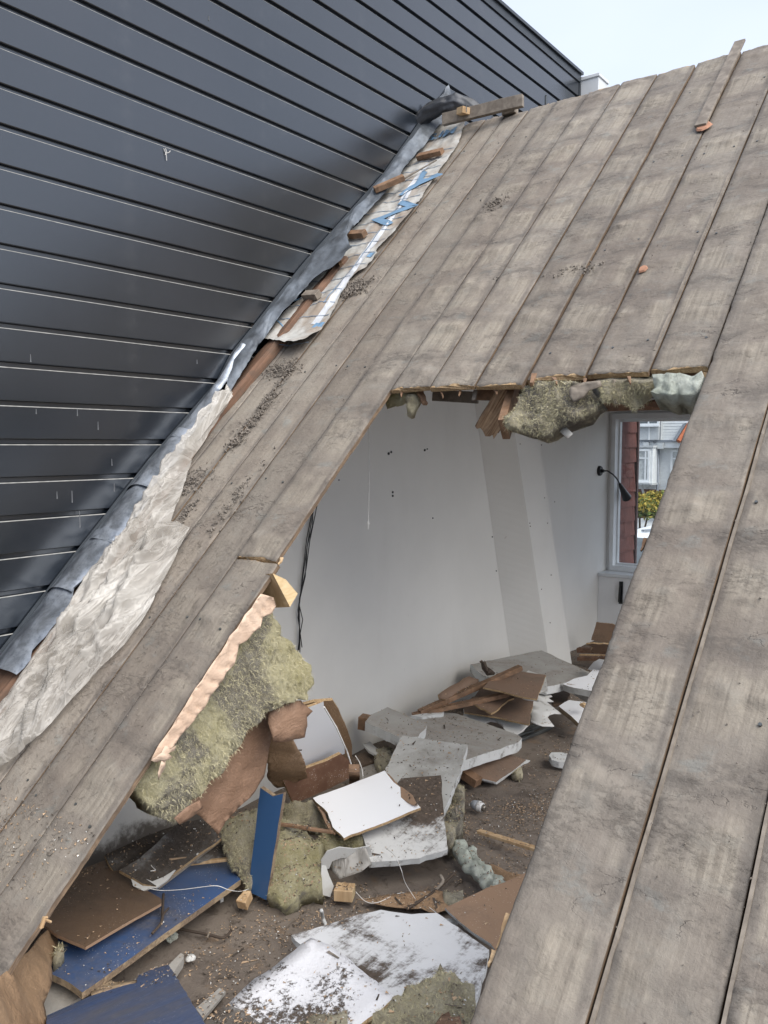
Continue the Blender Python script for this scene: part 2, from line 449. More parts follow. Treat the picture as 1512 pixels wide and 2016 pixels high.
def plaster_wall(name, col, dirty=0.0):
    t = NT(name)
    o = t.obj()
    n = t.noise(o, 1.1, 5, 0.6)
    f = t.noise(o, 55, 5, 0.7)
    s = t.noise(t.mapv(o, (1, 1.5, 0.35)), 2.6, 5, 0.6)
    c = t.mix(t.rng(n, 0.35, 0.7), col, tuple(x * 0.93 for x in col))
    c = t.mix(t.math('MULTIPLY', t.rng(s, 0.56, 0.72), 0.06), c, (0.42, 0.38, 0.33))
    # scuffs and drips
    sc = t.rng(t.noise(t.mapv(o, (1, 3, 1.2), (5, 3, 1)), 3.3, 6, 0.7), 0.70, 0.76)
    c = t.mix(t.math('MULTIPLY', sc, 0.4), c, (0.30, 0.25, 0.20))
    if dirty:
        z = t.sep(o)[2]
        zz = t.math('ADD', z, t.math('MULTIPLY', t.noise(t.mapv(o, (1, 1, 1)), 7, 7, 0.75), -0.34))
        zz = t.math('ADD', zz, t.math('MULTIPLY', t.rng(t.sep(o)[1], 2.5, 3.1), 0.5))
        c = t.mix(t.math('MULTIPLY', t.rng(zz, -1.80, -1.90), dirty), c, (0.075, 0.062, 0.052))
    t.bump(f, 0.18, 0.003)
    return t.out(c, 0.75, 0, 0.25)
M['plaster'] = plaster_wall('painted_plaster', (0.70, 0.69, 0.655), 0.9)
M['plaster2'] = plaster_wall('painted_wall_board', (0.82, 0.82, 0.81))

def cladding_mat():
    t = NT('anthracite_cladding')
    o = t.obj()
    n = t.noise(t.mapv(o, (1, 1, 1)), 0.9, 5, 0.6)
    sp = t.noise(t.mapv(o, (1, 26, 5)), 2.2, 6, 0.75)
    f = t.noise(t.mapv(o, (1, 4, 22)), 14, 4, 0.6)
    c = t.mix(t.rng(n, 0.3, 0.7), (0.006, 0.010, 0.015), (0.010, 0.014, 0.021))
    c = t.mix(t.math('MULTIPLY', t.rng(sp, 0.69, 0.76), 0.16), c, (0.25, 0.25, 0.24))
    c = t.mix(t.math('MULTIPLY', t.rng(t.noise(t.mapv(o, (1, 1, 1)), 5, 7, 0.7), 0.55, 0.8), 0.25), c, (0.07, 0.072, 0.075))
    t.bump(f, 0.10, 0.002)
    return t.out(c, t.rng(n, 0.3, 0.7, 0.20, 0.27), 0.0, 0.5, IOR=1.93)
M['clad'] = cladding_mat()
M['clad_lip'] = plain('pale_cladding_lip', (0.30, 0.295, 0.275), 0.55, 0.25, 30)  # top lip coloured paler than the board faces
M['clad_dark'] = plain('cladding_shadow_gap', (0.008, 0.009, 0.011), 0.7)
M['metal_trim'] = plain('dark_metal_trim', (0.040, 0.047, 0.055), 0.4, 0.1)

def lead_mat():
    t = NT('lead_flashing')
    o = t.obj()
    n = t.noise(t.mapv(o, (1, .8, 1)), 9, 6, 0.65, 0.3)
    f = t.noise(o, 60, 5, 0.7)
    c = t.mix(t.rng(n, 0.35, 0.68), (0.16, 0.18, 0.21), (0.40, 0.44, 0.50))
    c = t.mix(t.math('MULTIPLY', t.rng(f, 0.5, 0.7), 0.35), c, (0.06, 0.062, 0.066))
    t.bump(t.math('ADD', n, t.math('MULTIPLY', f, 0.3)), 0.35, 0.008)
    return t.out(c, t.rng(n, 0.3, 0.7, 0.34, 0.55), 0.85, 0.5)
M['lead'] = lead_mat()
M['foil'] = plain('dusty_grey_foil', (0.105, 0.12, 0.14), 0.5, 0.5, 7, 0.5, 0.35)
M['lead_dark'] = plain('dark_lead_sheet', (0.050, 0.054, 0.062), 0.42, 0.35, 9, 0.4, 0.35)

def poly_mat():
    t = NT('crumpled_polythene')
    o = t.obj()
    d = t.noise(o, 2.2, 4, 0.55)
    n2 = t.noise(t.mapv(o, (20, 2.2, 6), None, (0, 0, R(8))), 1.0, 4, 0.6, 0.9)
    r1 = t.rng(t.math('ABSOLUTE', t.math('SUBTRACT', n2, 0.5)), 0.07, 0.0)
    n3 = t.noise(t.mapv(o, (24, 7, 6)), 1.0, 2, 0.6, 0.7)
    r2 = t.rng(t.math('ABSOLUTE', t.math('SUBTRACT', n3, 0.5)), 0.05, 0.0)
    r = t.math('ADD', r1, t.math('MULTIPLY', r2, 0.5), None, True)
    c = t.mix(t.rng(d, 0.3, 0.7), (0.54, 0.515, 0.47), (0.40, 0.37, 0.325))
    c = t.mix(t.math('MULTIPLY', r, 0.22), c, (0.62, 0.60, 0.57))
    t.bump(t.math('ADD', r, t.math('MULTIPLY', n2, 1.2)), 0.32, 0.010)
    a = t.math('ADD', t.rng(d, 0.35, 0.65, 0.66, 0.40), t.math('MULTIPLY', r, 0.16), None, True)
    return t.out(c, 0.26, 0, 0.5, Alpha=a)
M['poly'] = poly_mat()

def membrane_mat():
    t = NT('roofing_membrane')
    o = t.obj()
    n = t.noise(o, 4, 6, 0.65)
    f = t.noise(o, 30, 6, 0.75, 0.6)
    c = t.mix(t.rng(n, 0.40, 0.66), (0.50, 0.50, 0.475), (0.31, 0.255, 0.205))
    c = t.mix(t.math('MULTIPLY', t.rng(f, 0.45, 0.7), 0.35), c, (0.24, 0.20, 0.165))
    t.bump(f, 0.4, 0.004)
    return t.out(c, 0.5, 0, 0.4)
M['membrane'] = membrane_mat()
M['ink_blue'] = plain('blue_print', (0.17, 0.29, 0.43), 0.5, 0.15)
M['ink_grey'] = plain('grey_blue_print', (0.20, 0.26, 0.34), 0.5, 0.15)
M['scrim'] = plain('blue_grey_scrim_thread', (0.13, 0.18, 0.25), 0.6)
M['ink_white'] = plain('white_tape', (0.58, 0.60, 0.63), 0.35, 0.15)

def floor_mat():
    t = NT('debris_covered_floor')
    o = t.obj()
    a = t.noise(o, 2.0, 6, 0.65, 0.4)
    b = t.noise(o, 13, 7, 0.75, 0.8)
    f = t.noise(o, 80, 6, 0.8)
    c = t.mix(t.rng(a, 0.35, 0.65), (0.150, 0.125, 0.106), (0.225, 0.188, 0.155))
    c = t.mix(t.math('MULTIPLY', t.rng(b, 0.52, 0.62), 0.6), c, (0.085, 0.068, 0.056))
    c = t.mix(t.math('MULTIPLY', t.rng(t.noise(t.mapv(o, (1, 1, 1), (3, 8, 0)), 5, 6, 0.7), 0.56, 0.66), 0.7), c, (0.24, 0.17, 0.115))
    c = t.mix(t.math('MULTIPLY', t.rng(f, 0.60, 0.72), 0.5), c, (0.34, 0.29, 0.24))
    t.bump(t.math('ADD', b, t.math('MULTIPLY', f, 0.5)), 0.8, 0.012)
    return t.out(c, 0.9, 0, 0.2)
M['floor'] = floor_mat()
M['mud'] = plain('dried_mortar_mud', (0.20, 0.175, 0.15), 0.95, 0.3, 25, 0.8)
M['mud_dark'] = plain('dark_mortar_mud', (0.19, 0.165, 0.14), 0.95, 0.3, 25, 0.8)
M['shaving'] = plain('wood_shaving', (0.40, 0.285, 0.185), 0.85, 0.3, 5)
M['crumb_white'] = plain('white_crumb', (0.62, 0.61, 0.58), 0.85, 0.1)
M['crumb_dark'] = plain('dark_crumb', (0.075, 0.060, 0.048), 0.9, 0.3)
M['twig'] = plain('dark_twig', (0.07, 0.052, 0.04), 0.9)
M['black'] = plain('black_plastic', (0.012, 0.013, 0.014), 0.35)
M['wire'] = plain('black_cable', (0.014, 0.014, 0.015), 0.5)
M['cord'] = plain('white_cord', (0.80, 0.79, 0.76), 0.7)
M['rail'] = plain('grey_metal_rail', (0.14, 0.15, 0.15), 0.4, 0.2, 12, 0.2, 0.7)
M['gloss_white'] = plain('white_window_paint', (0.66, 0.68, 0.69), 0.4, 0.05, 6, 0.05)
M['soft_white'] = plain('grey_white_paint', (0.72, 0.735, 0.74), 0.5, 0.06, 6, 0.05)
M['bulb'] = plain('milky_bulb_glass', (0.34, 0.36, 0.39), 0.25, 0.15, 20)
M['ceramic'] = plain('white_bulb_collar', (0.62, 0.62, 0.61), 0.35, 0.05)
M['brass'] = plain('dull_metal_cap', (0.22, 0.20, 0.17), 0.4, 0.2, 20, 0.2, 0.8)
M['shingle'] = plain('red_brown_shingle', (0.155, 0.062, 0.052), 0.9, 0.22, 10, 0.5)
M['shingle_trim'] = plain('dark_red_trim', (0.075, 0.045, 0.045), 0.7, 0.1)
M['tile'] = plain('orange_roof_tile', (0.42, 0.13, 0.06), 0.8, 0.25, 9)
M['terracotta'] = plain('terracotta_flake', (0.42, 0.22, 0.14), 0.85, 0.2)
M['brick'] = plain('red_brown_brick', (0.155, 0.068, 0.050), 0.9, 0.25, 14)
M['house_white'] = plain('white_house_paint', (0.70, 0.72, 0.73), 0.6, 0.06, 5)
M['house_grey'] = plain('pale_grey_house_paint', (0.48, 0.50, 0.51), 0.6, 0.06, 5)
M['dark_glass'] = plain('dark_window_glass', (0.11, 0.125, 0.135), 0.15, 0.25, 2, 0.02)
M['curtain'] = plain('pale_net_curtain', (0.42, 0.44, 0.44), 0.8, 0.2, 10)
M['zinc'] = plain('grey_zinc', (0.24, 0.26, 0.29), 0.45, 0.1, 6, 0.1, 0.5)
M['asphalt'] = plain('street_asphalt', (0.055, 0.055, 0.055), 0.9, 0.2, 8)
M['van_white'] = plain('white_van_paint', (0.76, 0.78, 0.80), 0.3, 0.03, 3, 0.01)
M['leaf'] = plain('green_leaf', (0.105, 0.150, 0.030), 0.6, 0.3, 6)
M['leaf_yellow'] = plain('yellow_leaf', (0.42, 0.33, 0.06), 0.6, 0.25, 6)
M['bark'] = plain('shrub_bark', (0.08, 0.06, 0.04), 0.9)
M['tyre'] = plain('tyre_rubber', (0.02, 0.02, 0.02), 0.8)
def glass_mat():
    t = NT('thin_window_glass')
    tr = t.n.new('ShaderNodeBsdfTransparent'); tr.inputs[0].default_value = (0.96, 0.98, 0.98, 1)
    gl = t.n.new('ShaderNodeBsdfGlossy'); gl.inputs['Roughness'].default_value = 0.02
    mx = t.n.new('ShaderNodeMixShader'); mx.inputs[0].default_value = 0.05
    t.l.new(tr.outputs[0], mx.inputs[1]); t.l.new(gl.outputs[0], mx.inputs[2])
    t.l.new(mx.outputs[0], t.n['Material Output'].inputs[0])
    return t.m
M['glass'] = glass_mat()

# ---------------------------------------------------------------- helpers: sheets
def newell(pts):
    n = Vector((0, 0, 0))
    for i, a in enumerate(pts):
        b = pts[(i + 1) % len(pts)]
        n += Vector(((a[1] - b[1]) * (a[2] + b[2]), (a[2] - b[2]) * (a[0] + b[0]), (a[0] - b[0]) * (a[1] + b[1])))
    return n.normalized()

def outline(pts, step, rag, seed=0, ragset=None):
    """subdivide a closed outline and roughen the broken edges"""
    rnd = random.Random(seed)
    out = []
    n = len(pts)
    for i in range(n):
        a, b = pts[i], pts[(i + 1) % n]
        L = (b - a).length
        amp = rag if (ragset is None or i in ragset) else min(rag, 0.0015)
        k = max(1, int(L / step))
        d = (b - a).normalized() if L > 0 else Vector((1, 0))
        perp = Vector((-d.y, d.x))
        ph = rnd.uniform(0, 50)
        for j in range(k):
            t = j / k
            p = a.lerp(b, t)
            if j and amp:
                w = noise.noise(Vector((ph + t * L * 9, seed, 0))) * 1.2 + noise.noise(Vector((ph + t * L * 40, seed, 5))) * 0.7 + rnd.uniform(-0.35, 0.35)
                p = p + perp * amp * w
            out.append(p)
    return out

def fill(poly, spacing, seed=0):
    rnd = random.Random(seed)
    n = len(poly)
    xs = [p.x for p in poly]; ys = [p.y for p in poly]
    pts = list(poly)
    def inside(x, y):
        c = False
        j = n - 1
        for i in range(n):
            if (poly[i].y > y) != (poly[j].y > y) and x < (poly[j].x - poly[i].x) * (y - poly[i].y) / (poly[j].y - poly[i].y) + poly[i].x: c = not c
            j = i
        return c
    y = min(ys) + spacing / 2
    row = 0
    while y < max(ys):
        x = min(xs) + (0.25 if row % 2 else 0.75) * spacing
        while x < max(xs):
            px, py = x + rnd.uniform(-.12, .12) * spacing, y + rnd.uniform(-.12, .12) * spacing
            if inside(px, py):
                dm = min((Vector((px, py)) - q).length for q in poly)
                if dm > spacing * 0.45: pts.append(Vector((px, py)))
            x += spacing
        y += spacing * 0.87; row += 1
    r = delaunay_2d_cdt([Vector((p.x, p.y)) for p in pts], [(i, (i + 1) % n) for i in range(n)], [list(range(n))], 1, 1e-6)
    return r[0], [tuple(f) for f in r[2]]

def panel(name, label, cat, poly, thick, mats, spacing=0.09, rag=0.002, ragset=None, relief=0.0, rscale=6, bend=0.0,
          group=None, seed=None, toward=None, puff=0.0, strand=0.0, parent=None, step=0.03, smooth=None):
    """a sheet, board or batt: top follows the outline, thickness goes down behind it"""
    seed = seed if seed is not None else (sum(ord(c) for c in (label or name)) % 997)
    P = [Vector(p) for p in poly]
    nrm = newell(P)
    c = sum(P, Vector((0, 0, 0))) / len(P)
    view = Vector(toward) if toward is not None else Vector((0, 0, 1)) * 0.6 - c.normalized() * 0.8
    if nrm.dot(view) < 0: nrm = -nrm; P = P[::-1]
    ax = (P[1] - P[0]); ax -= nrm * ax.dot(nrm); ax.normalize()
    ay = nrm.cross(ax)
    p2 = [Vector(((p - c).dot(ax), (p - c).dot(ay))) for p in P]
    if ragset is not None and nrm.dot(newell([Vector(p) for p in poly])) < 0:
        m = len(P); ragset = {(m - 2 - i) % m for i in ragset}
    ol = outline(p2, step, rag, seed, ragset)
    vs, fs = fill(ol, spacing, seed)
    nb = len(ol)
    def back(p, top=True):
        q = c + ax * p.x + ay * p.y
        d = min((p - e).length for e in ol[::2]) if (relief or puff) else 0
        h = 0
        if relief: h += relief * fr(q * rscale + Vector((seed, 0, 0)), 5)
        if strand: h += 0.5 * strand * (1 - 2.2 * abs(fr(q * 19 + Vector((seed, 3, 0)), 4))) + strand * 0.8 * (1 - 2.2 * abs(fr(Vector((q.x * 46, q.y * 46, q.z * 30 + seed)), 4)))
        if puff: h += puff * (min(1, d / (puff * 2.2)) ** 0.5) - puff * 0.6
        if bend: h += bend * ((p.x / 0.3) ** 2)
        return q + nrm * h
    top = [back(v) for v in vs]
    nv = len(vs)
    V = list(top)
    # underside
    V += [t - nrm * (thick * (1.0 + (0.5 * fr(t * rscale * 0.7, 3) if relief else 0))) for t in top]
    F = []; MI = []
    for f in fs:
        a, b, cc = [vs[i] for i in f[:3]]
        ccw = (b - a).cross(cc - a) > 0
        F.append(f if ccw else f[::-1]); MI.append(0)
        g = tuple(i + nv for i in f)
        F.append(g[::-1] if ccw else g); MI.append(2 if len(mats) > 2 else 0)
    cnt = {}
    for f in fs:
        for i in range(len(f)):
            e = (f[i], f[(i + 1) % len(f)])
            cnt.setdefault(tuple(sorted(e)), []).append((e, f))
    for k, l in cnt.items():
        if len(l) == 1:
            (a, b), f = l[0]
            aa, bb, cc = [vs[i] for i in f[:3]]
            ccw = (bb - aa).cross(cc - aa) > 0
            F.append((a, a + nv, b + nv, b) if ccw else (b, b + nv, a + nv, a)); MI.append(1 if len(mats) > 1 else 0)
    o = mesh_obj(name, V, F, list(mats), MI, parent, center=(parent is None))
    if relief > 0.004 or smooth: smooth_all(o)
    if label: tag(o, label, cat, group)
    return o

def fibres(o, n, length, mat, seed=1, lift=0.6):
    """loose tufts standing off a torn edge or surface; one sub-mesh of a wool piece"""
    rnd = random.Random(seed)
    me = o.data
    V = []; F = []
    polys = [p for p in me.polygons]
    for i in range(n):
        p = polys[rnd.randrange(len(polys))]
        c = p.center; nn = p.normal
        d = (nn * lift + Vector((rnd.uniform(-1, 1), rnd.uniform(-1, 1), rnd.uniform(-1, 1)))).normalized()
        s = d.cross(Vector((rnd.uniform(-1, 1), rnd.uniform(-1, 1), rnd.uniform(-1, 1)))).normalized()
        L = length * rnd.uniform(0.3, 0.9); w = L * rnd.uniform(0.02, 0.05)
        b = len(V)
        q = c + d * L * 0.6 + s * rnd.uniform(-.3, .3) * L
        V += [c - s * w - nn * 0.002, c + s * w - nn * 0.002, q + s * w * 0.7, q - s * w * 0.7, c + d * L + Vector((0, 0, -L * 0.35))]
        F += [(b, b + 1, b + 2, b + 3), (b + 3, b + 2, b + 4)]
    t = mesh_obj('loose_fibres', V, F, mat, None, o)
    t['kind'] = 'stuff'
    t.location = (0, 0, 0)
    return t

def batt(name, label, poly, thick, mat='wool', n=300, fl=0.03, **k):
    k.setdefault('spacing', 0.022); k.setdefault('relief', 0.03); k.setdefault('puff', 0.03); k.setdefault('rag', 0.014)
    k.setdefault('rscale', 7); k.setdefault('strand', 0.008 if thick > .04 else 0.004)
    parent = k.get('parent')
    o = panel(name, label, 'insulation' if label else None, poly, thick, (M[mat],), smooth=True, **k)
    if n: fibres(o, n, fl, M['fluff_green' if mat == 'wool_green' else 'fluff'], seed=n)
    return o

def strip_sheet(left, right, rows, cols, hfun, ragf=0.0, seed=0):
    """verts/faces of a sheet between two polylines given in roof coordinates (x, v, n)"""
    def res(pl, k):
        pl = [Vector(p) for p in pl]
        L = [0]
        for a, b in zip(pl, pl[1:]): L.append(L[-1] + (b - a).length)
        out = []
        for i in range(k + 1):
            s = L[-1] * i / k
            j = 0
            while j < len(L) - 2 and L[j + 1] < s: j += 1
            t = (s - L[j]) / max(1e-9, L[j + 1] - L[j])
            out.append(pl[j].lerp(pl[j + 1], t))
        return out
    A, B = res(left, rows), res(right, rows)
    V = []; F = []
    for i in range(rows + 1):
        for j in range(cols + 1):
            t = j / cols
            p = A[i].lerp(B[i], t)
            if ragf and j in (0, cols): p.x += ragf * fr((i * 0.35, j, seed), 3)
            p.z += hfun(p.x, p.y, t, i / rows)
            V.append(tuple(p))
    for i in range(rows):
        for j in range(cols):
            a = i * (cols + 1) + j
            F.append((a, a + 1, a + cols + 2, a + cols + 1))
    return V, F

# ================================================================ LARGE STRUCTURE
# street far below, reaching the horizon
mb = MB(); mb.box(-300, 300, -60, 600, -5.0, -4.6)
tag(mb.build('street', M['asphalt']), kind='structure')

# attic floor
fl_v = []; fl_f = []
nx, ny = 60, 100
for j in range(ny + 1):
    for i in range(nx + 1):
        x = -3.0 + i * 4.2 / nx; y = 0.7 + j * 6.85 / ny
        fl_v.append((x, y, -1.815 + 0.012 * fr((x * 3, y * 3, 0), 4) + 0.006 * fr((x * 14, y * 14, 3), 3)))
for j in range(ny):
    for i in range(nx):
        a = j * (nx + 1) + i
        fl_f.append((a, a + 1, a + nx + 2, a + nx + 1))
fo = mesh_obj('attic_floor', fl_v, fl_f, M['floor'], smooth=True)
tag(fo, kind='structure')
mb = MB(); mb.box(-3.09, 1.3, 0.55, 7.7, -2.15, -1.84)
mb.build('floor_slab', M['grey_wood'], fo)

# ---------------------------------------------------------------- neighbour's clad side wall
WX = -3.13
nb = empty('clad_building', (WX, 3.0, -4.6))
tag(nb, 'dark anthracite building side with horizontal cladding boards above the torn roof', 'building')
def under(o, p):
    o.parent = p
    o.location = Vector(o.location) - Vector(p.location)
    return o
mb = MB(); mb.box(WX - 4.0, WX - 0.030, -3.0, 7.01, -4.6, 3.14); under(mb.build('wall', M['clad_dark']), nb)
pitch, z0 = 0.1497, 0.450
def board_prof(zb):
    # seen in section, x outwards (+), z upwards; shadow gap under the board, sloped lip on top
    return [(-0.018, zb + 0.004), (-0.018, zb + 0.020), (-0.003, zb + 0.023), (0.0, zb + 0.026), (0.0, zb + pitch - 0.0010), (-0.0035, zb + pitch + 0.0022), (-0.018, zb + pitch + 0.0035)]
y0, y1 = -3.0, 7.02
proto = None
k0 = -17; k1 = 18
pts = board_prof(0)
V = []; F = []; MI = []
secs = 24
for s_ in range(secs + 1):
    yy = y0 + (y1 - y0) * s_ / secs
    for (px, pz) in pts: V.append((px, yy - 3.0, pz))
n_ = len(pts)
for s_ in range(secs):
    for i in range(n_ - 1):
        a = s_ * n_ + i
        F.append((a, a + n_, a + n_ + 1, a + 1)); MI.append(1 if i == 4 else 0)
F.append(tuple(range(n_))); MI.append(0)
F.append(tuple(secs * n_ + i for i in range(n_ - 1, -1, -1))); MI.append(0)
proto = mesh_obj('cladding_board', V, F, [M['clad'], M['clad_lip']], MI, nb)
proto.location = (0, 0, z0 + k0 * pitch + 4.6)
for k in range(k0 + 1, k1):
    c_ = proto.copy(); COL.objects.link(c_); c_.parent = nb
    c_.location = (random.uniform(-0.0012, 0.0012), 0, z0 + k * pitch + 4.6 + random.uniform(-0.001, 0.001))
top_z = z0 + k1 * pitch
mb = MB(); mb.box(WX - 0.02, WX + 0.012, -3.0, 7.035, top_z - 0.01, top_z + 0.05); mb.box(WX - 0.3, WX + 0.03, -3.0, 7.05, top_z + 0.052, top_z + 0.075)
under(mb.build('roof_edge_trim', M['metal_trim']), nb)
mb = MB(); mb.box(WX - 0.03, WX + 0.006, 7.022, 7.07, -4.6, top_z - 0.012)
under(mb.build('corner_trim', M['metal_trim']), nb)
mb = MB(); mb.box(WX + 0.001, WX + 0.007, (-3.125, 6.376, 2.814)[1], (-3.125, 6.376, 2.814)[1] + .02, (-3.125, 6.38, 2.709)[2], (-3.125, 6.376, 2.814)[2]); under(mb.build('board_joint_strip', M['metal_trim']), nb)
# cobweb scraps and drips on the boards
mb = MB()
for (a, b) in (((-3.126, 2.521, 1.338), (-3.124, 2.535, 1.288)), ((-3.126, 2.532, 1.341), (-3.124, 2.527, 1.31)), ((-3.126, 2.558, 1.337), (-3.124, 2.533, 1.319))):
    mb.tube([a, tuple((Vector(a) + Vector(b)) / 2 + Vector((0.003, 0.004, 0))), b], 0.0016, 5)
under(mb.build('cobweb', M['crumb_white']), nb)
mb = MB()
for (px, py, l) in ():
    pass
drips = [((-3.129, 2.009, -0.216), .05), ((-3.129, 2.042, -0.313), .07), ((-3.129, 2.143, 0.082), .035), ((-3.129, 2.207, -0.075), .03), ((-3.129, 1.86, 0.134), .02), ((-3.129, 2.045, 0.136), .03), ((-3.129, 2.805, 2.014), .02), ((-3.129, 1.844, 0.344), .03), ((-3.129, 2.696, 0.397), .02), ((-3.129, 2.216, -0.186), .035), ((-3.129, 1.94, -0.206), .03)]
dm = plain('dried_drip', (0.16, 0.165, 0.17), 0.6)
for p, l in drips:
    mb = MB(); mb.tube([(p[0], p[1], p[2] + l * .5), (p[0], p[1], p[2] - l * .3), (p[0], p[1], p[2] - l * .5)], [0.0012, 0.002, 0.0028], 5)
    under(mb.build('drip_mark', dm), nb)

# white rainwater hopper at the far corner
hp = empty('rainwater_hopper', (-3.065, 7.15, 2.99))
tag(hp, 'white box shaped rainwater hopper at the far top corner of the dark cladding', 'gutter box')
mb = MB()
mb.add([(-.08, -.08, -.35), (.08, -.08, -.35), (.08, .08, -.35), (-.08, .08, -.35), (-.10, -.10, .16), (.10, -.10, .16), (.10, .10, .16), (-.10, .10, .16)],
       [(3, 2, 1, 0), (4, 5, 6, 7), (0, 1, 5, 4), (1, 2, 6, 5), (2, 3, 7, 6), (3, 0, 4, 7)])
mb.build('box', M['gloss_white'], hp)
mb = MB(); mb.box(-.11, .11, -.11, .11, .16, .195, bev=.006); mb.build('rim', M['gloss_white'], hp)
mb = MB(); mb.tube([(0, 0, -.35), (0, 0, -2.4)], 0.045, 12); mb.build('downpipe', M['gloss_white'], hp)

# ---------------------------------------------------------------- the attic's walls
# party wall, inside face x = -3.0
pw = empty('party_wall', (-3.0, 4.0, -1.8))
tag(pw, 'tall grey white painted plaster wall along the left side of the attic room', 'wall')
def wall_poly(name, pts_yz, x0, x1, mat, parent):
    n = len(pts_yz)
    V = [(x0, y, z) for y, z in pts_yz] + [(x1, y, z) for y, z in pts_yz]
    F = [tuple(range(n)), tuple(range(2 * n - 1, n - 1, -1))]
    for i in range(n): F.append((i, i + n, (i + 1) % n + n, (i + 1) % n))
    o = mesh_obj(name, V, F, mat)
    under(o, parent)
    return o
tn = math.tan(R(43))
def roofz(y, n=0.0): return -2.4 + y * tn + n / math.cos(R(43))
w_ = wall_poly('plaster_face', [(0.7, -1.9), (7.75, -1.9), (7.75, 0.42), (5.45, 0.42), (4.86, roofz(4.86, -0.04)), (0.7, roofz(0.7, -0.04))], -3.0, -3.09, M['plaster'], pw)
# screw holes and wall plugs left in the plaster
mb = MB()
for (cx_, cy_, r) in (((-2.998, 4.064, -0.052), 0, .011), ((-2.998, 4.09, -0.043), 0, .009), ((-2.998, 4.454, -0.033), 0, .010), ((-2.998, 4.483, -0.026), 0, .006), ((-2.998, 4.106, -0.288), 0, .009), ((-2.998, 4.106, -0.31), 0, .009), ((-2.998, 4.552, -0.478), 0, .006),
                      ((-2.998, 3.541, -0.197), 0, .004), ((-2.998, 3.594, -0.196), 0, .005), ((-2.998, 5.345, -0.672), 0, .006), ((-2.998, 5.411, -0.932), 0, .006), ((-2.998, 5.554, -0.346), 0, .005)):
    mb = MB(); mb.tube([(cx_[0] - .002, cx_[1], cx_[2]), (cx_[0] + .003, cx_[1], cx_[2])], r * .8, 8); under(mb.build('screw_hole', M['black']), pw)

# leaning boxed rafter
bx_ = empty('boxed_rafter', (-2.9, 6.2, -1.8))
tag(bx_, 'white boxed rafter leaning against the far end of the plaster wall', 'rafter casing')
A0, A1 = (-2.999, 5.088, 0.269), (-2.999, 5.643, -1.617)
B0, B1 = (-2.78, 5.201, 0.267), (-2.78, 5.883, -1.713)
C0, C1 = (-2.78, 5.558, 0.281), (-2.78, 6.338, -1.896)
D0 = (-2.999, C0[1] + 0.03, C0[2]); D1 = (-2.999, C1[1] + 0.03, C1[2])
def ext(a, b, t):
    a, b = Vector(a), Vector(b); return a + (b - a) * t
rows_ = [[ext(p, q, t) for p, q in ((A0, A1), (B0, B1), (C0, C1), (D0, D1))] for t in [-0.15 + k * 0.03 for k in range(41)]]
V = [p for r in rows_ for p in r]
F = []
for i in range(40):
    for j in range(3): F.append((4 * i + j, 4 * i + 4 + j, 4 * i + 5 + j, 4 * i + 1 + j))
o = mesh_obj('casing', V, F, M['plaster']); under(o, bx_)
mb = MB()
for q in ((-2.778, 5.34, 0.007), (-2.778, 5.507, -0.571), (-2.778, 5.516, -0.594), (-2.778, 5.716, -1.089), (-2.778, 5.876, -1.374), (-2.778, 5.922, -0.437), (-2.778, 5.803, -0.593), (-2.778, 5.679, 0.0), (-2.778, 5.88, -1.001), (-2.778, 5.744, -0.397)):
    mb = MB(); mb.tube([(q[0] - .002, q[1], q[2]), (q[0] + .003, q[1], q[2])], 0.0042, 7); under(mb.build('nail_head', M['grey_wood']), bx_)

# window wall
ww = empty('window_wall', (-2.5, 7.55, -1.8))
tag(ww, 'white wall with the window at the far end of the attic room', 'wall')
wx0, wx1, wz0, wz1 = -2.928, -1.90, -1.13, 0.24
mb = MB()
mb.box(-3.0, -2.965, 7.55, 7.72, -1.9, 0.50)
mb.box(-2.965, 1.2, 7.55, 7.72, wz1 + 0.05, 0.50)
mb.box(wx1 + 0.06, 1.2, 7.55, 7.72, wz0 - 0.05, wz1 + 0.05)
under(mb.build('plaster_face', M['plaster2']), ww)
mb = MB(); mb.box(-2.998, 1.2, 7.36, 7.72, -1.9, wz0 - 0.085, bev=0)
under(mb.build('knee_wall', M['plaster2']), ww)
mb = MB(); mb.box(-2.995, 1.2, 7.335, 7.56, wz0 - 0.083, wz0 - 0.052, bev=.004)
under(mb.build('window_board', M['gloss_white']), ww)
win = empty('window', (-2.4, 7.56, wz0)); under(win, ww)
def sub(o, p, gp):
    o.parent = p; o.location = Vector(o.location) - Vector(p.location) - Vector(gp.location); return o
mb = MB()
mb.box(-2.964, wx0, 7.52, 7.66, wz0 - 0.05, wz1 + 0.05)
mb.box(wx1, wx1 + 0.058, 7.52, 7.66, wz0 - 0.05, wz1 + 0.05)
mb.box(wx0, wx1, 7.52, 7.66, wz1, wz1 + 0.05)
mb.box(wx0, wx1, 7.52, 7.66, wz0 - 0.05, wz0)
sub(mb.build('frame', M['soft_white']), win, ww)
mb = MB()
mb.box(wx0 + .001, wx0 + .014, 7.60, 7.65, wz0 + .001, wz1 - .001)
mb.box(wx1 - .030, wx1 - .001, 7.60, 7.65, wz0 + .001, wz1 - .001)
mb.box(wx0 + .015, wx1 - .031, 7.60, 7.65, wz1 - .025, wz1 - .001)
mb.box(wx0 + .015, wx1 - .031, 7.60, 7.65, wz0 + .001, wz0 + .016)
sub(mb.build('sash', M['gloss_white']), win, ww)
mb = MB(); mb.box(wx0 + .015, wx1 - .031, 7.622, 7.627, wz0 + .017, wz1 - .026)
sub(mb.build('pane', M['glass']), win, ww)
mb = MB(); mb.box(-3.1, 0.1, 5.42, 7.95, 0.42, 0.56)
dr_ = mb.build('dormer_roof', M['lead_dark']); dr_ = under(dr_, ww)
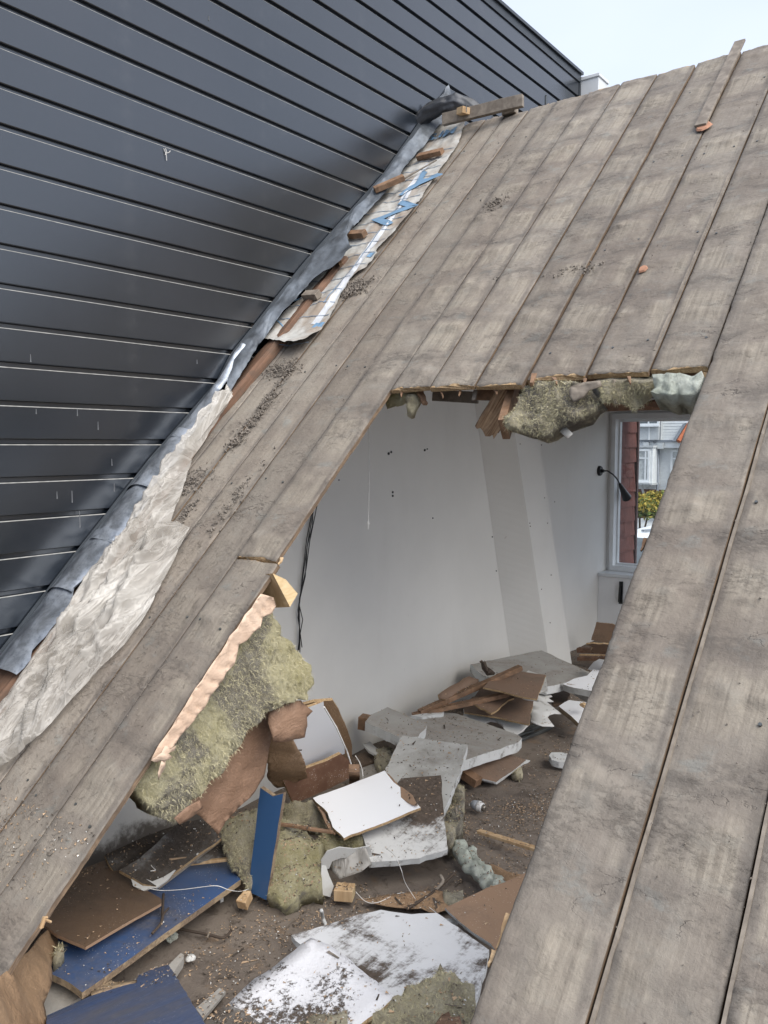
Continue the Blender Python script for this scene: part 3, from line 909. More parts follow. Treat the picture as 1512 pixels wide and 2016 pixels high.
# handle and pipe on the knee wall
mb = MB(); p = (-2.777, 7.33, -1.277); q = (-2.783, 7.33, -1.433)
mb.tube([(p[0], 7.345, p[2]), (p[0], 7.325, p[2] - .01), (q[0], 7.325, q[2])], 0.010, 8)
mb.box(p[0] - .017, p[0] + .017, 7.345, 7.359, q[2] - .02, p[2] + .03)
under(mb.build('handle', M['black']), ww)

# attic's unseen right wall, cut low to let light in, and near wall
rw = MB(); n_y = [(0.7, -1.9), (7.35, -1.9), (7.35, -0.9), (6.5, -1.2), (4.6, -1.25), (3.0, -1.45), (0.7, -1.6)]
o = empty('far_side_wall', (1.25, 4, -1.8)); tag(o, 'unseen white right wall of the attic, cut low to let light in', 'wall')
wall_poly('plaster_face', n_y, 1.2, 1.35, M['plaster2'], o)
mb = MB(); mb.box(-3.09, 1.35, 0.56, 0.69, -2.1, roofz(0.7, -0.06))
tag(mb.build('eaves_wall', M['plaster2'], center=True), 'low eaves wall under the lower end of the deck', 'wall')
# outside walls of the house under the attic
mb = MB(); mb.box(-3.09, 1.35, 0.6, 7.7, -4.6, -2.16)
tag(mb.build('lower_storey', M['brick'], center=True), 'brick lower storey carrying the opened attic', 'building')

# ---------------------------------------------------------------- the opened roof
roof = empty('plank_roof', ROOF_LOC, ROOF_ROT)
tag(roof, 'stripped sloping timber roof deck with mud stains and a sawn opening', 'roof')
SEAMS = [-3.10, -2.92, -2.77, -2.62, -2.452, -2.27, -2.066, -1.868, -1.660, -1.452, -1.222, -0.994, -0.797, -0.578, -0.360, -0.14, 0.08]  # boards end unseen on the right so more daylight enters the attic
VR = 6.53; CUT = 3.848
def mud(x, v):
    """height of dried mortar on the boards (m)"""
    b = ((v + 0.10 * fr((x * 2.2, v * 2.2, 4), 3)) / 0.315) % 1.0
    band = max(0.0, 1 - abs(b - 0.5) / 0.22)
    r = 1 - abs(fr((x * 5, v * 13, 9), 4)) * 2.2
    r2 = max(0, fr((x * 9, v * 16, 2), 5))
    k = 1.0 if x > -2.3 else 0.45
    return k * (0.009 * band * max(0, r) + 0.014 * band * r2) + 0.0022 * fr((x * 12, v * 9, 1), 4)
def plank(x0, x1, v0, v1, lift=0.0, tilt=0.0, rag0=0.0, rag1=0.0, xl=None, mats=None, label=None, thick=0.022, fine=1.0):
    g = 0.0028
    rough_r = abs(x1 + 2.066) < .02; rough_l = abs(x0 + 0.797) < .01
    x0 += g; x1 -= g
    w = x1 - x0
    cols = [0, 0.015, 0.05] + [0.10 + 0.05 * q for q in range(17)] + [0.95, 0.985, 1.0]
    rows = max(6, int((v1 - v0) / (0.015 / fine)))
    V = []; F = []; MI = []; seam = []
    sd = x0 * 7.3
    top_n = []
    for i in range(rows + 1):
        t = i / rows
        v = v0 + (v1 - v0) * t
        wx_l = (0.0022 if not rough_l else 0.0045) * fr((sd, v * 3, 0), 3); wx_r = (0.0022 if not rough_r else 0.0045) * fr((sd + 9, v * 3, 0), 3)
        if rough_l: wx_l += 0.004 * max(0, fr((sd, v * 17, 3), 3)) + 0.0015 * fr((sd, v * 70, 3), 2)
        if rough_r: wx_r -= 0.004 * max(0, fr((sd, v * 17, 9), 3)) + 0.0015 * fr((sd, v * 70, 9), 2)
        for c in cols:
            x = x0 + w * c + wx_l * (1 - c) + wx_r * c
            vv = v
            if i == 0 and rag0: vv += rag0 * fr((x * 25, sd, 1), 4)
            if i == rows and rag1: vv += rag1 * fr((x * 22, sd, 2), 4) + rag1 * 0.5 * fr((x * 90, sd, 2), 2)
            edge = min(c, 1 - c)
            n = lift + tilt * (c - 0.5) + mud(x, v) * min(1, edge * 12) - (0.0030 if edge == 0 else 0) - 0.0016 * math.cos(c * math.pi * 2)
            V.append((x, vv, n)); top_n.append(n)
            seam.append(max(0.0, 1 - edge / 0.16) * (0.6 + 0.6 * abs(fr((sd, v * 1.2, 7), 2))))
    nc = len(cols); nv = len(V)
    for i in range(rows + 1):
        for c in (0, nc - 1):
            p = V[i * nc + c]
            V.append((p[0], p[1], lift - thick)); seam.append(0.6)
    for i in range(rows):
        for j in range(nc - 1):
            a = i * nc + j
            F.append((a, a + 1, a + nc + 1, a + nc)); MI.append(0)
        bl = nv + 2 * i
        F.append((i * nc, (i + 1) * nc, bl + 2, bl)); MI.append(1)
        F.append((i * nc + nc - 1, bl + 1, bl + 3, (i + 1) * nc + nc - 1)); MI.append(1)
        F.append((bl, bl + 2, bl + 3, bl + 1)); MI.append(1)
    F.append(tuple([nv, nv + 1] + [nc - 1 - j for j in range(nc)])); MI.append(2)
    e = rows * nc
    F.append(tuple([e + j for j in range(nc)] + [nv + 2 * rows + 1, nv + 2 * rows])); MI.append(2)
    o = mesh_obj('plank', V, F, mats or [M['deck'], M['deck_edge'], M['torn_edge']], MI, roof, smooth=False)
    me = o.data
    at = me.attributes.new('seam', 'FLOAT', 'POINT'); at.data.foreach_set('value', [min(1, s) for s in seam])
    me.polygons.foreach_set('use_smooth', [m == 0 for m in MI])
    if label: o['label'] = label
    return o
rp = random.Random(5)
for i in range(len(SEAMS) - 1):
    x0, x1 = SEAMS[i], SEAMS[i + 1]
    lift = rp.uniform(-0.002, 0.002)
    tilt = rp.uniform(-0.003, 0.003)
    if x1 <= -2.0:
        if i == 5:       # the board beside the opening is in two lengths
            plank(x0, x1, 2.914, VR + rp.uniform(-.02, .02), lift + .006, tilt, rag0=0.010, rag1=0.012)
            plank(x0 - 0.001, x1 + 0.010, 0.75, 2.905, lift - .001, tilt, rag1=0.004)
        else: plank(x0, x1, 0.75, VR + rp.uniform(-.02, .02), lift, tilt, rag1=0.012)
    elif x1 <= -0.79:
        cut = CUT + (0.0 if x1 <= -1.45 else 0.040) + rp.uniform(-0.008, 0.008)
        plank(x0, x1, cut, VR + rp.uniform(-.02, .02), lift + (0.010 if x1 <= -1.45 else 0.0), tilt, rag0=0.016, rag1=0.014)
    else:
        if i == 12: lift += 0.012
        plank(x0, x1, 0.75, VR + rp.uniform(-.02, .02), lift, tilt + (0.004 if i == 12 else 0), rag1=0.014, fine=1.4)
# nail heads in rows across the boards (each one or two pixels)
mb = MB(); rn_ = random.Random(4)
for i in range(len(SEAMS) - 1):
    for v in (1.25, 1.9, 2.6, 3.3, 4.05, 4.75, 5.45, 6.15):
        for q in (.22, .78):
            if rn_.random() < .3: continue
            x = SEAMS[i] + (SEAMS[i + 1] - SEAMS[i]) * q + rn_.uniform(-.01, .01); vv = v + rn_.uniform(-.03, .03)
            if -2.07 < x < -.79 and vv < CUT + .03: continue
            n = mud(x, vv) + .002
            ring = [(x + .0045 * math.cos(a), vv + .0045 * math.sin(a), n + .0015) for a in [k * 1.0472 for k in range(6)]]
            mb.add(ring + [(p[0], p[1], n - .01) for p in ring], [tuple(range(6))] + [(k, k + 6, (k + 1) % 6 + 6, (k + 1) % 6) for k in range(6)])
nh = mb.build('nail_heads', M['rail'], roof); nh['kind'] = 'stuff'
# tongues showing in the wide joints on the right
for xs, v0, v1, nn in ((-0.572, 0.8, 4.4, 0.004), (-0.354, 0.8, 4.0, 0.001), (-0.790, 4.3, 5.6, 0.004), (-1.005, 4.0, 5.2, 0.004)):
    mb = MB()
    pts = []
    n_s = 60
    for i in range(n_s): pass
    for i in range(n_s):
        va = v0 + (v1 - v0) * i / n_s; vb = v0 + (v1 - v0) * (i + 1) / n_s
        def xx(v): return xs + 0.0022 * fr((xs * 9, v * 4, 0), 3)
        def hh(v): return nn + 0.0025 * fr((xs * 5, v * 3, 7), 3)
        a0, a1 = xx(va), xx(vb)
        mb.add([(a0 - .0045, va, nn - .014), (a0 + .0045, va, nn - .014), (a0 + .0035, va, hh(va)), (a0 - .0035, va, hh(va)),
                (a1 - .0045, vb, nn - .014), (a1 + .0045, vb, nn - .014), (a1 + .0035, vb, hh(vb)), (a1 - .0035, vb, hh(vb))],
               [(0, 1, 5, 4), (1, 2, 6, 5), (2, 3, 7, 6), (3, 0, 4, 7)] + ([(3, 2, 1, 0)] if i == 0 else []) + ([(4, 5, 6, 7)] if i == n_s - 1 else []))
    mb.build('tongue_strip', M['grey_wood'], roof)
# rafters and purlin below the deck, and the ceiling lining
for xr, va, vb in ((-3.05, 0.8, 6.45), (-2.40, 0.8, 6.45), (-1.30, CUT + 0.22, 6.45), (-0.74, 0.8, 6.45), (-0.1, 0.8, 6.45), (0.06, 0.8, 6.45), (0.85, 0.8, 6.45)):
    mb = MB(); mb.box(xr - .03, xr + .03, va, vb, -0.145, -0.0235); mb.build('rafter', M['old_wood'], roof)
mb = MB(); mb.box(-2.99, 0.06, CUT + 0.28, 6.40, -0.165, -0.150); mb.build('ceiling_lining', M['plaster2'], roof)
mb = MB(); mb.box(-2.06, -0.80, CUT + 0.12, CUT + 0.17, -0.10, -0.0236); mb.build('batten', M['old_wood'], roof)
mb = MB(); mb.box(-0.66, 0.03, 0.8, CUT + .2, -0.165, -0.150); mb.build('ceiling_lining', M['plaster2'], roof)
mb = MB(); mb.box(-2.99, -2.45, 0.8, CUT + .2, -0.165, -0.150); mb.build('ceiling_lining', M['plaster2'], roof)
# far slope of the roof, falling steeply to the dormer behind the ridge
fs_ = MB()
ry, rz = 4.785, 2.052
fs_.add([(-3.08, ry + .0, rz - .03), (0.08, ry, rz - .03), (0.08, 5.44, 0.44), (-3.08, 5.44, 0.44), (-3.08, ry - .14, rz - .13), (0.08, ry - .14, rz - .13), (0.08, 5.30, 0.44), (-3.08, 5.30, 0.44)],
        [(0, 1, 2, 3), (7, 6, 5, 4), (0, 4, 5, 1), (3, 2, 6, 7), (0, 3, 7, 4), (1, 5, 6, 2)])
tag(fs_.build('front_roof_slope', M['grey_wood'], center=True), 'steep front roof slope hidden behind the ridge of the deck', 'roof')

# ================================================================ ALONG THE WALL: flashing, membrane, polythene
def roofobj(name, V, F, mats, MI=None, label=None, cat=None, group=None, smooth=False, parent=None):
    """a thing whose vertices are given in roof coordinates; origin at its own middle"""
    c = Vector((sum(v[0] for v in V) / len(V), sum(v[1] for v in V) / len(V), 0))
    V = [tuple(Vector(v) - c) for v in V]
    o = mesh_obj(name, V, F, mats, MI, None, smooth)
    if parent:
        o.parent = parent[0]; o.location = c - parent[1]
        return o
    o.location = roof2w(c); o.rotation_euler = ROOF_ROT
    if label: tag(o, label, cat, group)
    o['_c'] = 0
    del o['_c']
    return o, c

# red-brown edge board between wall and deck
V = []; F = []
rows = 120
eb = [(-2.864, 0.8), (-2.864, 2.3), (-2.882, 2.611), (-2.881, 3.01), (-2.939, 3.373), (-2.972, 3.699), (-2.955, 3.903), (-2.938, 4.147), (-2.96, 5.0)]
for i in range(rows + 1):
    v = 0.8 + (5.0 - 0.8) * i / rows
    ex = next(a[0] + (b[0] - a[0]) * (v - a[1]) / (b[1] - a[1]) for a, b in zip(eb, eb[1:]) if v <= b[1] + 1e-6)
    for (x, n) in ((-3.10, 0.004), (-3.06, 0.020), (ex - .03, 0.044), (ex - .005, 0.034), (ex, 0.004)):
        V.append((x + 0.003 * fr((x, v * 3, 1), 3), v, n + 0.003 * fr((x * 8, v * 4, 2), 3)))
for i in range(rows):
    for j in range(4): a = i * 5 + j; F.append((a, a + 1, a + 6, a + 5))
roofobj('edge_board', V, F, M['red_board'], None, 'long red brown timber strip lying between the lead flashing and the deck boards', 'board')

# lead flashing in lapped lengths
def lead_piece(right_px, seed, mats=None, name='lead_length'):
    pass
FL = empty('lead_flashing', roof2w((-3.2, 1.2, 0)), ROOF_ROT)
tag(FL, 'curved blue grey lead flashing running down the foot of the dark cladding', 'flashing')
FC = Vector((-3.2, 1.2, 0))
right_edge = [(-2.856, 2.228, 0.07), (-2.848, 2.297, 0.07), (-2.885, 2.336, 0.07), (-2.876, 2.43, 0.07), (-2.871, 2.546, 0.07), (-2.929, 2.624, 0.07), (-2.906, 2.721, 0.07), (-2.893, 2.831, 0.07), (-2.923, 2.878, 0.07), (-2.918, 2.969, 0.07), (-2.907, 3.057, 0.07), (-2.923, 3.14, 0.07), (-2.954, 3.181, 0.07), (-2.942, 3.349, 0.07), (-2.955, 3.431, 0.07), (-2.996, 3.491, 0.07), (-2.981, 3.619, 0.07), (-2.988, 3.744, 0.07), (-3.05, 3.84, 0.07), (-3.064, 4.014, 0.07), (-3.078, 4.227, 0.07), (-3.087, 4.523, 0.07), (-3.033, 4.886, 0.07), (-3.14, 5.435, 0.07), (-3.179, 5.918, 0.07), (-3.119, 6.493, 0.07)]
def edge_x(v):
    for a, b in zip(right_edge, right_edge[1:]):
        if a[1] <= v <= b[1]: return a[0] + (b[0] - a[0]) * (v - a[1]) / max(1e-6, b[1] - a[1])
    return right_edge[0][0] if v < right_edge[0][1] else right_edge[-1][0]
cuts = [right_edge[0][1], (-2.916, 2.603, 0.07)[1], (-2.914, 2.862, 0.07)[1], (-2.946, 3.169, 0.07)[1], (-2.987, 3.481, 0.07)[1], (-3.071, 4.095, 0.07)[1]]
RMI = RM.inverted()
wall_line = [tuple(RMI @ Vector(p)) for p in [(-3.124, 1.546, -0.949), (-3.124, 1.671, -0.817), (-3.124, 1.752, -0.737), (-3.124, 2.042, -0.438), (-3.124, 2.413, -0.067), (-3.124, 2.825, 0.306), (-3.124, 2.918, 0.445), (-3.124, 3.462, 0.984), (-3.124, 4.186, 1.638), (-3.124, 4.649, 2.138), (-3.124, 4.891, 2.393)]]
def wall_n(v):
    for a, b in zip(wall_line, wall_line[1:]):
        if a[1] <= v <= b[1]: return a[2] + (b[2] - a[2]) * (v - a[1]) / (b[1] - a[1])
    return wall_line[0][2] if v < wall_line[0][1] else wall_line[-1][2]
for k in range(5):
    va, vb = cuts[k], cuts[k + 1] + 0.06
    V = []; F = []
    rows = 60; cols = 14
    for i in range(rows + 1):
        v = va + (vb - va) * i / rows
        xr = edge_x(v) + 0.006 * fr((v * 9, k, 0), 3)
        for j in range(cols + 1):
            t = j / cols
            x = -3.126 + (xr + 3.126) * t
            nl = wall_n(v) - .004
            n = nl + (0.066 - nl) * t + 0.026 * math.sin(math.pi * t) + 0.005 * fr((x * 16, v * 9, k), 4) + 0.004 * (k % 2) + 0.005 * (1 - min(1, i / 4))
            if j == cols: n -= 0.006
            V.append((x, v, n))
    for i in range(rows):
        for j in range(cols): a = i * (cols + 1) + j; F.append((a, a + 1, a + cols + 2, a + cols + 1))
    roofobj('lead_length', V, F, M['lead'], None, smooth=True, parent=(FL, FC))
# thin top lip against the boards
V = []; F = []
for i in range(161):
    v = right_edge[0][1] - .25 + 4.55 * i / 160
    for (x, n) in ((-3.1285, wall_n(v) + .010), (-3.122, wall_n(v) + .013), (-3.118, wall_n(v) - .01)): V.append((x, v, n + 0.001 * fr((v * 5, 1, 1), 2)))
for i in range(160):
    for j in range(2): a = i * 3 + j; F.append((a, a + 1, a + 4, a + 3))
roofobj('wall_lip', V, F, M['metal_trim'], None, parent=(FL, FC))
# upper loose sheet of thin grey foil between wall and membrane
left = [(-3.208, 4.134, 0.05), (-3.215, 4.526, 0.05), (-3.246, 4.965, 0.05), (-3.281, 5.658, 0.05), (-3.317, 6.267, 0.05), (-3.337, 6.879, 0.05)]
right = [(-2.958, 3.754, 0.06), (-3.069, 4.239, 0.06), (-3.046, 4.463, 0.07), (-3.026, 4.648, 0.07), (-3.003, 4.745, 0.08), (-2.88, 4.83, 0.1), (-2.873, 4.957, 0.1), (-3.057, 5.127, 0.08), (-3.139, 5.386, 0.06), (-3.186, 5.667, 0.06), (-3.179, 5.887, 0.06), (-3.174, 6.092, 0.06), (-3.169, 6.265, 0.06), (-3.183, 6.509, 0.07), (-3.167, 6.751, 0.08)]
left = [(-3.125, p[1], wall_n(p[1]) + .0) for p in left]
right = [(max(p[0], -3.055 + .012 * math.sin(p[1] * 9)), p[1], p[2]) for p in right]
V, F = strip_sheet(left, right, 150, 16, lambda x, v, t, s: 0.012 * math.sin(math.pi * t) * (1 - abs(fr((x * 7, v * 3, 2), 3)) * 1.5) + 0.010 * fr((x * 20, v * 6, 5), 4), ragf=0.010)
roofobj('foil_sheet', V, F, M['foil'], None, smooth=True, parent=(FL, FC))
# rolled up dark lead at the ridge
LR = empty('lead_roll', roof2w((-3.1, 6.4, 0.1)))
tag(LR, 'dark crumpled roll of lead sheet at the ridge beside the wall', 'flashing')
def px_ridge(px, py, n=0.1): return None
P0 = [(-3.093, 4.62, 2.186), (-3.006, 4.6, 2.093), (-2.907, 4.6, 2.052), (-2.881, 4.66, 2.12)]
V = []; F = []
cpt = [(-3.215, 4.55, 2.012), (-3.08, 4.6, 2.123), (-2.963, 4.64, 2.161), (-2.893, 4.68, 2.173), (-2.824, 4.72, 2.151), (-2.78, 4.76, 2.122)]
rad = [0.035, 0.055, 0.07, 0.08, 0.07, 0.05]
rings = 40; seg = 26
def curve_at(pl, s):
    s = s * (len(pl) - 1); k = min(int(s), len(pl) - 2); return Vector(pl[k]).lerp(Vector(pl[k + 1]), s - k)
for i in range(rings + 1):
    s = i / rings; c = curve_at(cpt, s); rr = 0.022 + 0.040 * math.sin(math.pi * min(1, s * 0.9 + 0.1)) 
    for j in range(seg):
        a = 2 * math.pi * j / seg * 0.86 + 0.5
        r_ = rr * (1 + 0.35 * fr((s * 4, math.cos(a) * 1.5, math.sin(a) * 1.5), 4))
        V.append(tuple(c + Vector((0.3 * math.cos(a), 0.9 * math.cos(a), 0.85 * math.sin(a))) * r_))
for i in range(rings):
    for j in range(seg - 1): a = i * seg + j; F.append((a, a + 1, a + seg + 1, a + seg))
o = mesh_obj('sheet', V, F, M['lead_dark'], smooth=True); under(o, LR)
V = []; F = []
cp = [(-3.1, 4.63, 2.206), (-3.1, 4.672, 2.181), (-3.09, 4.741, 2.168), (-3.08, 4.824, 2.211), (-3.08, 4.886, 2.27)]
for i in range(25):
    s = i / 24; c = curve_at(cp, s)
    for j in range(7):
        t = j / 6
        V.append(tuple(c + Vector((0.02 * t, 0.02 * math.sin(t * 3), -0.055 * t * (1 - .4 * s) + 0.008 * fr((s * 5, t * 3, 1), 3))) + Vector((0.02 * math.sin(t * 3.1), 0, 0))))
for i in range(24):
    for j in range(6): a = i * 7 + j; F.append((a, a + 1, a + 8, a + 7))
o = mesh_obj('folded_corner', V, F, M['lead'], smooth=True); under(o, LR)

# membrane with blue print
mem_left = [(-3.141, 4.3, 0.03), (-3.128, 4.385, 0.03), (-3.12, 4.516, 0.03), (-3.092, 4.695, 0.03), (-3.168, 4.839, 0.03), (-3.141, 5.022, 0.03), (-3.147, 5.21, 0.03), (-3.119, 5.402, 0.03), (-3.171, 5.738, 0.03), (-3.175, 6.065, 0.03), (-3.19, 6.319, 0.03), (-3.21, 6.602, 0.03), (-2.978, 6.617, 0.03)]
mem_right = [(-2.766, 4.154, 0.03), (-2.731, 4.205, 0.03), (-2.745, 4.436, 0.03), (-2.791, 4.599, 0.03), (-2.811, 4.798, 0.03), (-2.768, 4.873, 0.03), (-2.766, 5.001, 0.03), (-2.796, 5.043, 0.03), (-2.758, 5.183, 0.03), (-2.757, 5.459, 0.03), (-2.777, 5.71, 0.03), (-2.797, 6.068, 0.03), (-2.808, 6.211, 0.03), (-2.911, 6.57, 0.03)]
def mem_h(x, v):
    return 0.016 + 0.016 * abs(fr((x * 5, v * 1.6, 3), 3)) + 0.007 * fr((x * 18, v * 10, 6), 4)
MEM = empty('roofing_membrane', roof2w((-2.95, 5, 0)), ROOF_ROT)
tag(MEM, 'creased pale roofing membrane with blue print lying along the upper wall edge', 'membrane')
MC = Vector((-2.95, 5, 0))
V, F = strip_sheet(mem_left, mem_right, 220, 26, lambda x, v, t, s: 0, ragf=0.006, seed=3)
V = [(x, v, mem_h(x, v) + 0.004) for x, v, n in V]
curl = []
for (x, v, n) in V:
    d = max(0, (mem_left[0][1] + 0.10 + (x + 3.0) * 0.0) - v)
    curl.append((x, v, n + 0.25 * d * d / 0.1 * 0.4))
mo = roofobj('sheet', curl, F, M['membrane'], None, smooth=True, parent=(MEM, MC))
mo.data.materials[0] = M['membrane']
def mem_strip(name, pts, w, mat, off=0.0022, k=14):
    V = []; F = []
    P = [Vector((a[0], a[1])) for a in pts]
    Q = []
    for a, b in zip(P, P[1:]):
        n = max(2, int((b - a).length / 0.02))
        Q += [a.lerp(b, i / n) for i in range(n)]
    Q.append(P[-1])
    for i, q in enumerate(Q):
        d = (Q[min(i + 1, len(Q) - 1)] - Q[max(0, i - 1)]).normalized(); s = Vector((-d.y, d.x))
        for sg in (-1, -0.33, 0.33, 1):
            p = q + s * w * sg / 2
            V.append((p.x, p.y, mem_h(p.x, p.y) + 0.004 + off))
    for i in range(len(Q) - 1):
        for j in range(3): a = i * 4 + j; F.append((a, a + 1, a + 5, a + 4))
    return roofobj(name, V, F, mat, parent=(MEM, MC))
# two long tape bands
mem_strip('tape_band', [(-2.81, 4.375, 0.02), (-2.823, 4.659, 0.02), (-2.854, 5.019, 0.02), (-2.874, 5.41, 0.02), (-2.924, 5.822, 0.02), (-2.927, 6.023, 0.02)], 0.045, M['ink_white'])
mem_strip('tape_line', [(-2.854, 4.554, 0.02), (-2.863, 5.036, 0.02), (-2.893, 5.515, 0.02), (-2.916, 5.939, 0.02)], 0.007, M['ink_grey'], 0.004)
# scrim threads
V = []
tv = mem_right[0][1] + 0.06
kk = 0
mm_ = []
while tv < 6.2:
    def lx(v, pl):
        for a, b in zip(pl, pl[1:]):
            lo, hi = sorted((a[1], b[1]))
            if lo <= v <= hi and hi > lo: return a[0] + (b[0] - a[0]) * (v - a[1]) / (b[1] - a[1])
        return pl[-1][0]
    xa, xb = lx(tv, mem_left) + 0.01, lx(tv, mem_right) - 0.015
    if xb - xa > 0.05: mem_strip('scrim_thread', [(xa, tv + 0.012), ((xa + xb) / 2, tv - .006), (xb, tv + 0.006)], 0.0055, M['scrim'], 0.0028)
    tv += 0.115
mem_strip('scrim_thread', [(-3.207, 4.567, 0.02), (-3.129, 4.618, 0.02), (-3.071, 4.659, 0.02)], 0.009, M['ink_blue'], 0.003)
mem_strip('scrim_thread', [(-3.125, 4.455, 0.02), (-3.007, 4.369, 0.02), (-3.002, 4.283, 0.02)], 0.006, M['ink_blue'], 0.003)
mem_strip('printed_mark', [(-2.779, 4.338, 0.02), (-2.777, 4.387, 0.02)], 0.06, M['ink_blue'], 0.003)
mem_strip('printed_mark', [(-2.803, 4.972, 0.02), (-2.799, 5.015, 0.02)], 0.035, M['ink_blue'], 0.003)
la_, lb_ = (-3.124, 6.37, 0.03), (-2.885, 6.395, 0.03)
LANG = math.atan2(lb_[1] - la_[1], lb_[0] - la_[0])
# printed letters, blue: Y, a broken Z, and S.IM near the top
def letters(body, px, size, ang, mat, flip=False, extra=0.0):
    cu = bpy.data.curves.new('printed_letters', 'FONT')
    cu.body = body; cu.size = size; cu.align_x = 'CENTER'; cu.align_y = 'CENTER'; cu.offset = size * 0.025; cu.resolution_u = 3
    tmp = bpy.data.objects.new('printed_letters', cu); COL.objects.link(tmp)
    dg = bpy.context.evaluated_depsgraph_get(); dg.update()
    me = bpy.data.meshes.new_from_object(tmp.evaluated_get(dg))
    bpy.data.objects.remove(tmp)
    bm = bmesh.new(); bm.from_mesh(me)
    bmesh.ops.triangulate(bm, faces=bm.faces)
    bmesh.ops.subdivide_edges(bm, edges=bm.edges, cuts=2)
    me2 = bpy.data.meshes.new('printed_letters')
    cs, sn = math.cos(ang), math.sin(ang)
    for v in bm.verts:
        x, y = v.co.x * (-1 if flip else 1), v.co.y
        X = px[0] + x * cs - y * sn; Y = px[1] + x * sn + y * cs
        v.co = Vector((X, Y, mem_h(X, Y) + 0.0075 + extra)) - MC
    bm.to_mesh(me2); bm.free()
    me2.materials.append(mat)
    o = bpy.data.objects.new('printed_letters', me2); COL.objects.link(o); o.parent = MEM
    return o
letters('Y', (-2.886, 5.732, 0.02), 0.34, R(-30), M['ink_blue'], extra=.004)
letters('Z', (-2.878, 5.417, 0.02), 0.30, R(-32), M['ink_blue'], extra=.004)
letters('S.IM', (-3.009, 6.398, 0.02), 0.12, LANG, M['ink_blue'], extra=.008)

# short battens and blocks nailed over the membrane
def stick(name, label, a, b, w, h, mat='old_wood', group=None, cat='batten', up=None, w2=None, seg=1, wob=0, endmat=None):
    mb = MB(); mb.bar(a, b, w, h, up or (0, 0, 1), w2=w2, seg=seg, wob=wob)
    if endmat: mb.m[0] = 1; mb.m[1] = 1
    o = mb.build(name, [M[mat]] + ([M[endmat]] if endmat else []), center=True)
    bv = o.modifiers.new('worn_edges', 'BEVEL'); bv.width = 0.0022; bv.segments = 2; bv.limit_method = 'ANGLE'
    return tag(o, label, cat, group)
RN = tuple(RM.to_3x3() @ Vector((0, 0, 1)))
def W(p, n=None):
    q = Vector(p)
    if n is not None: q.z = n
    return tuple(roof2w(q))
GB = 'short wooden battens nailed over the membrane'
stick('batten', 'uppermost brown batten piece nailed across the printed membrane', W((-3.035, 6.092, 0.05)), W((-2.851, 6.084, 0.05)), .045, .03, 'old_wood', GB, up=RN)
stick('batten', 'longest brown batten piece, with split end, across the foil edge of the membrane', W((-3.094, 5.63, 0.1)), W((-2.957, 5.762, 0.08)), .045, .032, 'old_wood', GB, up=RN)
stick('wood_strip', 'thin pale wood strip pointing up the membrane above the blue letter', W((-2.993, 5.818, 0.05)), W((-2.847, 5.987, 0.045)), .014, .008, 'grey_wood', None, up=RN, w2=0.008)
stick('batten', 'small orange brown block on the membrane beside the torn foil tongue', W((-3.066, 5.219, 0.05)), W((-2.946, 5.197, 0.05)), .042, .034, 'old_wood', GB, up=RN)
stick('batten', 'lowest grey brown block on the membrane, above its curled end', W((-3.02, 4.621, 0.05)), W((-2.918, 4.611, 0.05)), .046, .036, 'grey_wood', GB, up=RN)
stick('wood_chip', 'little upright wood chip standing at the tip of the torn foil', W((-2.989, 4.956, 0.05)), W((-2.93, 4.888, 0.05)), .022, .02, 'old_wood', None, cat='wood chip', up=RN)
# long board standing over the ridge and the block under it
stick('ridge_board', 'grey weathered board laid askew over the ridge at the wall', (-2.98, 4.62, 2.062), (-2.455, 4.7, 2.081), .035, .072, 'grey_wood', None, cat='board', seg=4, wob=.002)
stick('wood_block', 'pale sawn block lying on the dark lead roll', (-2.852, 4.62, 2.08), (-2.795, 4.6, 2.073), .06, .04, 'pine', None, cat='block')
stick('wood_block', 'dark block wedged beneath the outer end of the ridge board', (-2.577, 4.76, 2.099), (-2.576, 4.76, 2.044), .09, .05, 'grey_wood', None, cat='block', up=(0, 1, 0))
for a, b, l in (((-2.783, 4.58, 2.052), (-2.783, 4.58, 2.091), 'rusty nail standing beside the pale block on the ridge'), ((-2.691, 4.74, 2.046), (-2.691, 4.74, 2.077), 'small nail standing in the deck under the ridge board'), ((-2.352, 4.8, 2.068), (-2.353, 4.8, 2.119), 'tall thin nail standing on the ridge between board and hopper')):
    mb = MB(); mb.tube([a, b], .003, 6); mb.tube([b, (b[0], b[1], b[2] + .002)], .006, 8)
    tag(mb.build('nail', M['rail'], center=True), l, 'nail')
# the lath lying on the right half of the upper deck
stick('roof_lath', 'narrow grey lath lying up the slope over the ridge on the right', W((-1.236, 5.70, 0.022)), W((-1.246, 6.64, 0.022)), .055, .014, 'grey_wood', None, cat='lath', up=RN)

# crumpled polythene along the lower wall edge
pl_left = [(-3.0, 0.9, .06), (-2.803, 1.943, 0.06), (-2.803, 2.096, 0.06), (-2.835, 2.339, 0.06), (-2.848, 2.414, 0.06), (-2.884, 2.623, 0.06), (-2.907, 2.976, 0.06), (-2.952, 3.35, 0.06), (-2.914, 3.506, 0.05), (-2.93, 3.797, 0.05)]
pl_right = [(-2.651, 1.655, 0.02), (-2.651, 1.889, 0.02), (-2.61, 1.956, 0.02), (-2.558, 2.064, 0.02), (-2.527, 2.224, 0.02), (-2.507, 2.355, 0.02), (-2.483, 2.475, 0.02), (-2.487, 2.594, 0.02), (-2.542, 2.801, 0.02), (-2.585, 3.006, 0.03), (-2.682, 3.029, 0.03), (-2.723, 3.029, 0.03), (-2.825, 3.23, 0.02), (-2.909, 3.405, 0.02), (-2.924, 3.538, 0.02), (-2.98, 3.843, 0.02)]
